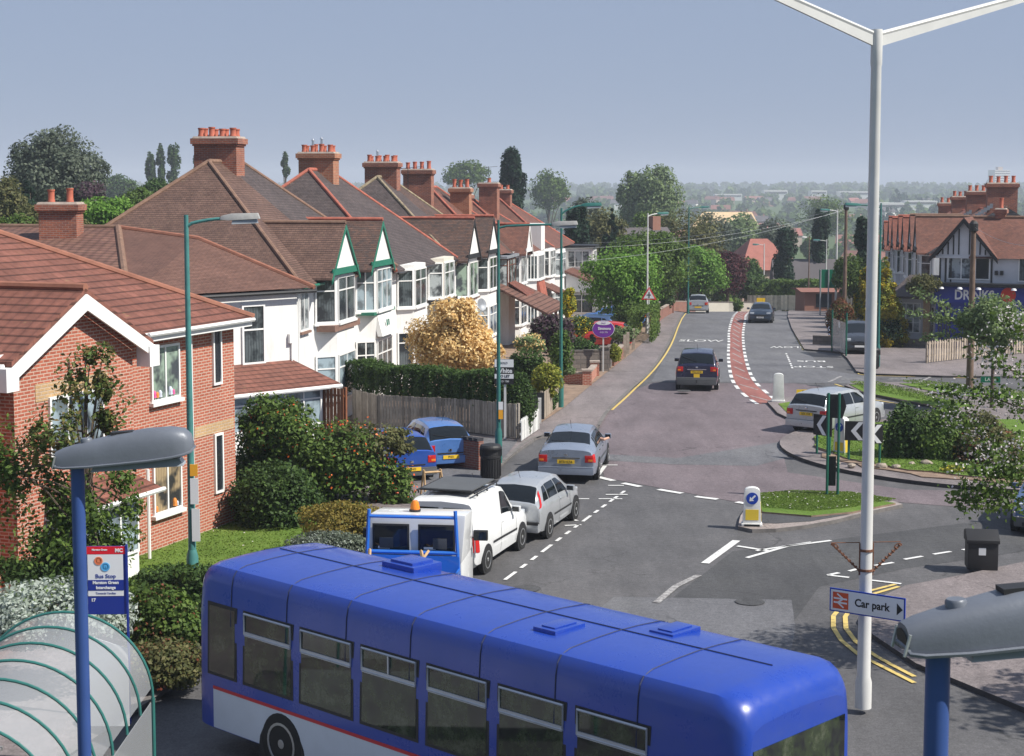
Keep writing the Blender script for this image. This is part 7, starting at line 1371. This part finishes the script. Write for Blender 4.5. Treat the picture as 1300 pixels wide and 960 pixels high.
ptree('conifer_tree', 'tall black green conifer above the terrace roofs', 651, 232, 42, 80, 210, 6500, .3, 'leaf_conifer', .4, clumps=40, cr=.34, dep=.9, shape='column')
ptree('poplar_tree', 'pale green broad poplar group standing in the middle distance', 832, 255, 66, 92, 300, 9000, .40, 'leaf_pale', .5, clumps=44, cr=.30); ptree('poplar_tree', 'slimmer pale poplar left of the broad group', 801, 255, 36, 76, 300, 5200, .40, 'leaf_pale', .4, clumps=30, cr=.30)
ptree('broad_tree', 'large grey green tree against the sky at far left', 72, 225, 128, 120, 150, 15000, .26, 'leaf_grey', .5, clumps=44, cr=.32); ptree('conifer_tree', 'dark pyramidal tree below the large grey green one', 35, 262, 60, 70, 120, 5200, .2, 'leaf_conifer', .3, shape='cone', clumps=34, cr=.34); ptree('broad_tree', 'olive tree at the left edge above the brick house roof', 5, 262, 60, 70, 110, 4200, .18, 'leaf_olive', .25)
ptree('broad_tree', 'fresh green tree right behind the low chimney', 130, 272, 80, 44, 95, 6500, .15, 'leaf_bright', .2, clumps=24); ptree('broad_tree', 'purple brown leaved tree behind the fresh green one', 112, 248, 44, 34, 125, 2600, .18, 'leaf_purplish', .2); ptree('broad_tree', 'mid green tree behind the brown hipped roof', 175, 262, 60, 44, 120, 4200, .18, 'leaf_mid', .2); ptree('broad_tree', 'dark tree under the row of poplars', 205, 246, 56, 34, 150, 3000, .22, 'leaf_dark', .25)
ptree('broad_tree', 'bushy olive green tree at the foot of the large grey green one', 60, 285, 90, 44, 85, 4200, .14, 'leaf_olive', .2); ptree('broad_tree', 'dull green tree far left behind the brick house', 15, 300, 70, 50, 80, 3200, .14, 'leaf_mid', .2)
for k, (px, py, w_, h_) in enumerate(((191, 216, 17, 46), (204, 213, 15, 50), (220, 213, 24, 54), (251, 206, 14, 30), (362, 210, 14, 30))): ptree('poplar_tree', 'slender hazy green poplar standing far behind the left roofs', px, py, w_, h_, 380, 1500, .5, 'leaf_dark', .4, shape='column', group='far poplars behind the roofs')
for k, (px, py, w_, h_, lab) in enumerate(((592, 221, 62, 34, 'hazy rounded tree behind the fourth chimney'), (697, 240, 52, 52, 'hazy rounded tree right of the tall black green conifer'), (150, 240, 54, 34, 'hazy blue green tree beside the large left tree'), (1043, 275, 68, 56, 'large hazy round tree in the right middle distance'), (940, 300, 56, 56, 'willowy hazy tree below the bare timber roof'), (968, 318, 50, 50, 'pale hazy tree right of the willowy one'), (1028, 315, 20, 26, 'small hazy tree at the edge of the far field'))):
    ptree('hazy_tree', lab, px, py, w_, h_, (480, 480, 420, 520, 330, 340, 400)[k], 2800, .6, ('leaf_mid', 'leaf_mid', 'leaf_dark', 'leaf_mid', 'leaf_pale', 'leaf_mid', 'leaf_mid')[k], .5, clumps=26, cr=.34)
for lab, px, py, w_, h_, Y, m_, n_ in (('tall loose olive tree behind the bright green roadside tree', 765, 298, 60, 70, 165, 'leaf_olive', 4200), ('mid green tree between the pointed conifer and the olive brown one', 822, 312, 66, 80, 185, 'leaf_mid', 5200), ('dark leafy tree left of the purple tree', 850, 335, 60, 56, 156, 'leaf_dark', 4600), ('muted green tree beyond the olive brown one', 905, 305, 50, 70, 240, 'leaf_grey', 3600), ('soft green tree standing behind the white end house', 745, 275, 50, 50, 230, 'leaf_grey', 3200), ('grey green tree behind the salmon tiled house', 985, 300, 50, 46, 260, 'leaf_grey', 2800), ('low dark tree beside the salmon tiled house', 948, 345, 40, 36, 186, 'leaf_dark', 2400)): ptree('broad_tree', lab, px, py, w_, h_, Y, n_, Y / 700, m_, .3, clumps=26, cr=.32)
# right of the road
ptree('conifer_tree', 'dark feathery conifer left of the green road sign', 997, 325, 40, 66, 190, 4200, .26, 'leaf_conifer', .3, clumps=26, shape='column'); ptree('conifer_tree', 'tall dark conifer behind the green road sign', 1042, 310, 30, 84, 200, 3400, .28, 'leaf_conifer', .3, clumps=26, shape='column'); ptree('broad_tree', 'green tree hiding the foot of the brown telegraph pole', 1085, 352, 56, 54, 128, 5600, .2, 'leaf_mid', .2, clumps=22)
ptree('conifer_tree', 'dark tree behind the white column and the golden conifer', 1095, 300, 26, 60, 135, 2600, .22, 'leaf_conifer', .2, shape='column'); ptree('conifer_tree', 'big golden conifer in front of the right-hand terrace', 1124, 378, 64, 112, 98, 17000, .13, 'leaf_gold', .2, clumps=60, cr=.30, shape='cone', extra=(('leaf_yellowgreen', .3, .12),))
ptree('conifer_tree', 'second golden conifer to the left of the biggest one', 1098, 385, 34, 84, 101, 6200, .13, 'leaf_gold', .2, clumps=40, cr=.30, shape='column', extra=(('leaf_dark', .25, .13),))
shrub('reddish brown shrub behind the small green shelter', 1068, 405, 40, 46, 103, 4200, .12, 'leaf_red', extra=(('leaf_olive', .6, .12),)); shrub('dark hedge plant beneath the golden conifers', 1120, 418, 66, 34, 97.5, 3600, .12, 'leaf_conifer'); shrub('tangled grey creeper on the cottage roof corner', 1172, 362, 46, 30, 96.3, 2600, .1, 'leaf_olive', dep=.5)
shrub('low green hedge plant right of the cream fence', 1037, 386, 14, 12, 156, 900, .16, 'leaf_mid'); hedge('tall green hedge behind the cream fence', [(27, 172), (36, 168)], 0, 3.0, 2.5, 3800, .25, 'leaf_mid'); shrub('round dark shrub before the red roofed house', 950, 362, 56, 36, 178, 2600, .24, 'leaf_dark'); shrub('green shrub along the outside of the bend', 985, 372, 50, 30, 172, 2400, .22, 'leaf_mid')
shrub('trailing plant over the white wall at the bend', 937, 388, 14, 16, 160, 500, .18, 'leaf_mid')
multi('roundabout_shrub', 'big dark shrub mass on the roundabout', 1175, 600, 53.5, [(1150, 555, 66, 84, 6500), (1190, 560, 110, 90, 9000, 'leaf_mid'), (1240, 570, 90, 100, 6000, 'leaf_olive'), (1165, 590, 90, 30, 2500, 'leaf_dark')], 'leaf_dark', .10, .06, cat='shrub', cr=.34)
shrub('red and purple tinted shrub on the roundabout behind the blossom', 1255, 580, 90, 80, 52.5, 5000, .10, 'leaf_olive', extra=(('leaf_red', .4, .09), ('flower_yellow', .04, .1))); shrub('small yellow flowered plant at the edge of the roundabout lawn', 1212, 598, 36, 14, 50.6, 900, .08, 'leaf_yellowgreen', extra=(('flower_yellow', .3, .07),))
# cherry and feathery tree at right edge
T = tree('cherry_tree', 'blossoming cherry reaching in from the right edge', 11.3, 30.2, (0, 0, 4.9), (1.8, 1.8, 1.5), 3800, .075, 'leaf_mid', clumps=26, cr=.3, trunk=.12, limbs=26, extra=(('blossom', .34, .06),))
def sprig(T, pts, n, sz, m, bl=.5, r=.025, sp=.16):
    o0 = Vector(T.location); a = MB(); P_ = [Vector(p) - o0 for p in pts]; a.tube(P_, [r * (1 - .8 * k / (len(P_) - 1)) for k in range(len(P_))], 'bark', 5); a.build('branch', T)
    f = RNG.uniform(0, len(P_) - 1.001, n); i = f.astype(int); Q = np.array([tuple(p) for p in P_]); c = Q[i] + (Q[i + 1] - Q[i]) * (f - i)[:, None] + RNG.normal(0, sp, (n, 3)) * np.array([1, 1, .8]); N_ = RNG.normal(0, 1, (n, 3)) + np.array([0, 0, .8]); k = int(n * bl); S_ = [(leaves(c[k:], N_[k:], sz), m)]
    if k: S_.append((leaves(c[:k] * 1.0, N_[:k], sz * .75, 1.0), 'blossom'))
    leafmesh('foliage', S_, T)
tr = (10.6, 30.2, 4.2)
for pts, n, bl in (([tr, A(1290, 640, 29.6), A(1250, 630, 29.4), A(1215, 634, 29.2)], 520, .06), ([tr, A(1300, 600, 29.4), A(1262, 600, 29.2), A(1238, 648, 29)], 420, .06), ([tr, A(1290, 590, 30), A(1250, 560, 30), A(1205, 520, 30)], 620, .5), ([tr, A(1300, 520, 30), A(1250, 500, 30.2), A(1185, 500, 30.2)], 560, .45), ([tr, A(1310, 480, 30), A(1270, 465, 30), A(1245, 440, 30)], 460, .5), ([tr, A(1320, 420, 30), A(1295, 420, 30), A(1270, 395, 30)], 360, .5), ([tr, A(1310, 560, 29.4), A(1280, 580, 29.2), A(1215, 600, 29)], 420, .45)): sprig(T, pts, int(n * 1.7), .062, 'leaf_mid', bl)
T = ptree('feathery_tree', 'light feathery green tree overhanging the picket fence by the shop', 1262, 408, 90, 70, 66, 5200, .11, 'leaf_pale', .09, clumps=28, cr=.3)
for px, py in ((1160, 368), (1150, 395), (1170, 430), (1185, 400)): sprig(T, [A(1255, 430, 66), A((1255 + px) / 2, (425 + py) / 2 - 4, 66), A(px, py, 66)], 260, .1, 'leaf_pale', 0, .02, .14)
tree('street_tree', 'tree outside the frame whose shade falls on the near road', 16.5, 25.5, (0, 0, 5.4), (3.0, 3.0, 2.2), 5000, .2, 'leaf_mid', clumps=26, trunk=.15) if 1 else None
# grass tufts and daisies on the lawns
def tufts(poly_fn, n, z, s, label, m='leaf_bright', fl=0):
    P = []
    while len(P) < n:
        p = poly_fn()
        if p: P.append((p[0], p[1], gz(p[1]) + z))
    P = np.array(P); N_ = RNG.normal(0, 1, (n, 3)) * np.array([1, 1, .6]) + np.array([0, 0, .5]); S_ = [(leaves(P, N_, s * .62, 1.8), m)]
    if fl: S_.append((leaves(P[:fl] + np.array([0, 0, .04]), np.tile([0, 0, 3.], (fl, 1)), .05, 1.0), 'blossom'))
    S_[0] = (S_[0][0], m); o = leafmesh('grass', S_, None); tag(o, kind='stuff')
def inpoly(pts):
    xs = [p[0] for p in pts]; ys = [p[1] for p in pts]
    def f():
        x, y = random.uniform(min(xs), max(xs)), random.uniform(min(ys), max(ys)); c = False
        for (x1, y1), (x2, y2) in zip(pts, pts[1:] + pts[:1]):
            if (y1 > y) != (y2 > y) and x < (x2 - x1) * (y - y1) / (y2 - y1) + x1: c = not c
        return (x, y) if c else None
    return f
leafmat('grass_blade', [(.075, .125, .02), (.10, .16, .028), (.14, .19, .04)])
tufts(inpoly(PX((962, 633), (1005, 629), (1080, 631), (1137, 640), (1100, 647), (1083, 651), (1030, 656), (968, 651))), 16000, .155, .045, 'g', 'grass_blade', 60); tufts(inpoly(inner[20:62]), 26000, .205, .06, 'g', 'grass_blade', 160)
tufts(inpoly([(-12.6, 33), (-6.4, 37.2), (-4.5, 41), (-3.6, 44.6), (-5.8, 47.5), (-9, 49), (-13, 40)]), 20000, .165, .055, 'g', 'grass_blade', 120); tufts(inpoly(PX((1078, 488), (1112, 488), (1183, 504), (1240, 515), (1205, 519), (1149, 508), (1097, 498))), 2500, .15, .07, 'g', 'grass_blade'); tufts(inpoly(PX((1142, 487), (1170, 486.5), (1235, 493), (1300, 500), (1300, 508), (1214, 502), (1175, 495))), 2500, .15, .07, 'g', 'grass_blade')
# ------------------------------------------------ the valley and the skyline
M('far_roof', (.24, .11, .085), .9, var=.15, scale=.2); M('far_roof_dark', (.10, .09, .095), .9, var=.15, scale=.2); M('far_wall', (.45, .36, .30), .9, var=.1, scale=.1); M('far_white', (.72, .71, .68), .9, var=.03, scale=.1); M('far_brick', (.30, .15, .11), .9, var=.1, scale=.2); M('timber_new', (.62, .46, .28), .8, var=.15, scale=.5); M('roof_salmon', (.31, .12, .095), .85, var=.15, scale=1)
def fhouse(name, label, px, Y, w_, d_, he, hr, wm, rm, rz=0, z=None, group=None, cat='house', hip=0, wins=3, chim=True):
    x = at_px(px, Y); z0 = (gz(Y) if z is None else z); t = thing(name, label, cat, (x, Y, z0), rz, group); MB().box(-w_ / 2, w_ / 2, -d_ / 2, d_ / 2, -1, he, wm).build('wall', t); o = .4
    a = MB(); e = [(-w_ / 2 - o, -d_ / 2 - o, he), (w_ / 2 + o, -d_ / 2 - o, he), (w_ / 2 + o, d_ / 2 + o, he), (-w_ / 2 - o, d_ / 2 + o, he)]; r0, r1 = (-w_ / 2 - o + hip, 0, hr), (w_ / 2 + o - hip, 0, hr)
    a.add(e + [r0, r1], [(0, 1, 5, 4), (2, 3, 4, 5), (1, 2, 5), (3, 0, 4), (3, 2, 1, 0)], rm); rf = a.build('roof', t)
    if chim: MB().box(w_ * .2, w_ * .2 + .9, -.4, .5, hr - 1, hr + 1.1, 'far_brick').build('chimney', rf)
    a = MB()
    for k in range(wins):
        xx = -w_ / 2 + w_ * (k + .5) / wins
        for zz in ([.9, 3.5] if he > 4 else [.9]):
            if zz + 1.2 < he and group is None: MB().box(xx - .7, xx + .7, -d_ / 2 - .05, -d_ / 2 - .01, zz, zz + 1.2, 'glass_dark').build('window', t)
    return t
fhouse('house', 'red brick house glimpsed between the trees behind the white lamp post', 815, 168, 5, 6, 4.2, 6.6, 'far_brick', 'far_roof_dark', R(25), z=A(812, 372, 168).z, wins=2); fhouse('house', 'salmon tiled hipped house down beyond the bend', 963, 215, 7.5, 9, 3.6, 7.4, 'far_wall', 'roof_salmon', R(12), z=A(963, 376, 215).z, hip=3, chim=False)
fhouse('house', 'low dark roofed house beside the green road sign', 1032, 200, 9, 8, 2.6, 5.6, 'far_brick', 'far_roof_dark', R(-5), z=A(1032, 388, 200).z, chim=False); fhouse('garage', 'small brick garage behind the green road sign', 1040, 152, 3.4, 5, 2.3, 2.5, 'far_brick', 'far_roof', 0, z=gz(152) - .3, chim=False, cat='garage', wins=1)
p = A(922, 290, 430); t = thing('unfinished_building', 'building with bare new timber roof in scaffolding in the middle distance', 'building', (p.x, 430, p.z - 3), R(-8)); MB().box(-8.5, 8, -6, 6, -6, 3, 'far_white').build('wall', t)
a = MB(); a.add([(-9, -6.5, 3), (8.6, -6.5, 3), (8.6, 6.5, 3), (-9, 6.5, 3), (-6, 0, 7.2), (6.5, 0, 7.2)], [(0, 1, 5, 4), (2, 3, 4, 5), (1, 2, 5), (3, 0, 4)], 'timber_new'); a.build('roof', t)
for k in range(8): MB().tube([(-8.8 + k * 2.5, -7.2, -6), (-8.8 + k * 2.5, -7.2, 3.6)], .12, 'galv', 5).build('scaffold_pole', t)
for k in range(3): MB().box(-9.2, 8.9, -7.4, -6.9, -4 + k * 2.6, -3.85 + k * 2.6, 'galv').build('scaffold_board', t)
a = MB(); a.slab([(3.6, -6.8, 2.9), (8.8, -6.8, 2.9), (6.2, -6.8, 6.9)], (0, .2, 0), 'far_wall'); a.build('gable_wall', t)
LW = 'long white flat-roofed buildings in the valley'
for px, py, w_, h_, Y, lab in ((985, 245, 30, 7, 1900, 'long white flat building left of the middle'), (1040, 245, 20, 6, 1900, 'short white flat building beside the long one'), (1086, 246, 40, 6, 1900, 'longest white flat building next to the column'), (1130, 262, 46, 9, 1350, 'low white industrial building right of the column'), (1170, 258, 40, 6, 1350, 'low white industrial building farther right'), (925, 249, 34, 5, 1900, 'small pale building left of the scaffolded roof')):
    p = A(px, py, Y); s = Y / F; T = thing('white_building', lab + ' of the far valley', 'building', (p.x, Y, gz(Y)), 0, LW); zt = p.z - gz(Y) + h_ * s / 2; a = MB().box(-w_ * s / 2, w_ * s / 2, 0, 20, 0, zt, 'far_white').build('wall', T); MB().box(-w_ * s / 2 + 1, w_ * s / 2 - 1, -.3, 0, zt - h_ * s * .62, zt - h_ * s * .30, 'far_roof_dark').build('window_band', T)
p = A(1268, 235, 2400); T = thing('tower_block', 'pale concrete tower block on the skyline above the right-hand chimneys', 'building', (p.x, 2400, -10), R(20)); MB().box(-13, 13, -8, 8, 0, A(1268, 216, 2400).z + 10, 'far_white').build('wall', T); MB().box(-4, 4, -3, 3, A(1268, 216, 2400).z + 10, A(1268, 212, 2400).z + 10, 'far_wall').build('plant_room', T)
for k in range(10): MB().box(-12.5, 12.5, -8.2, -8.0, 4 + k * 3.4, 5.4 + k * 3.4, 'far_roof_dark').build('window_band', T)
# scattered houses of the valley
k = 0; tries = 0
while k < 70 and tries < 900:
    tries += 1; Y = random.choice([random.uniform(420, 800), random.uniform(800, 1700)]); px = random.uniform(690, 1200) if random.random() < .8 else random.uniform(130, 300)
    if 1000 < px < 1090 and Y < 1000: continue
    rm, wm = random.choice([('far_roof', 'far_wall'), ('far_roof', 'far_brick'), ('far_roof_dark', 'far_brick'), ('far_roof_dark', 'far_white'), ('roof_salmon', 'far_wall')])
    fhouse('distant_house', 'tiny hazy house among the trees of the valley', px, Y, random.uniform(8, 22), 8, 5.2, 8.5, wm, rm, random.uniform(-.8, .8), group='houses scattered across the valley', chim=random.random() < .5); k += 1
# woods: one mass of crowns, leaf clusters around each crown centre
def wood(name, spec, m, size, per, label=None):
    P_ = []; N__ = []
    for (x0, x1, Y0, Y1, n, h0, h1) in spec:
        for _ in range(n):
            Y = random.uniform(Y0, Y1); x = at_px(random.uniform(x0, x1), Y); h = random.uniform(h0, h1); r_ = h * random.uniform(.35, .6); g = RNG.normal(0, 1, (per, 3)); g /= np.linalg.norm(g, axis=1)[:, None]; g *= RNG.uniform(.6, 1, per)[:, None]; g[:, 2] = np.abs(g[:, 2]) * 1.0 - .45
            P_.append(g * np.array([r_, r_, h * .72]) + np.array([x, Y, gz(Y) + h * .42])); N__.append(g + np.array([0, 0, .3]))
    o = leafmesh(name, [(leaves(np.concatenate(P_), np.concatenate(N__), size, 1.2), m)], None); tag(o, kind='stuff')
wood('woodland', [(-80, 1400, 2600, 3600, 500, 11, 19), (-80, 1400, 2000, 2600, 260, 10, 16)], 'leaf_mid', 7.0, 34); wood('woodland', [(-80, 1400, 1300, 2000, 300, 8, 14), (-80, 1400, 900, 1300, 240, 8, 13)], 'leaf_mid', 3.6, 46)
wood('woodland', [(-80, 980, 500, 900, 150, 7, 12), (1060, 1400, 500, 900, 60, 7, 12), (1060, 1400, 330, 500, 30, 6, 10), (690, 900, 300, 500, 46, 6, 10), (-80, 340, 260, 420, 40, 7, 11)], 'leaf_mid', 1.7, 90); wood('woodland', [(-80, 1000, 600, 1600, 90, 8, 14), (1080, 1400, 600, 1600, 50, 8, 15), (1120, 1260, 900, 1500, 14, 14, 22)], 'leaf_conifer', 3.0, 60)
wood('woodland', [(690, 900, 185, 300, 46, 5, 9), (-80, 120, 180, 260, 22, 6, 9), (1060, 1180, 190, 330, 22, 5, 9), (930, 1010, 225, 330, 16, 4, 7)], 'leaf_mid', .75, 260)
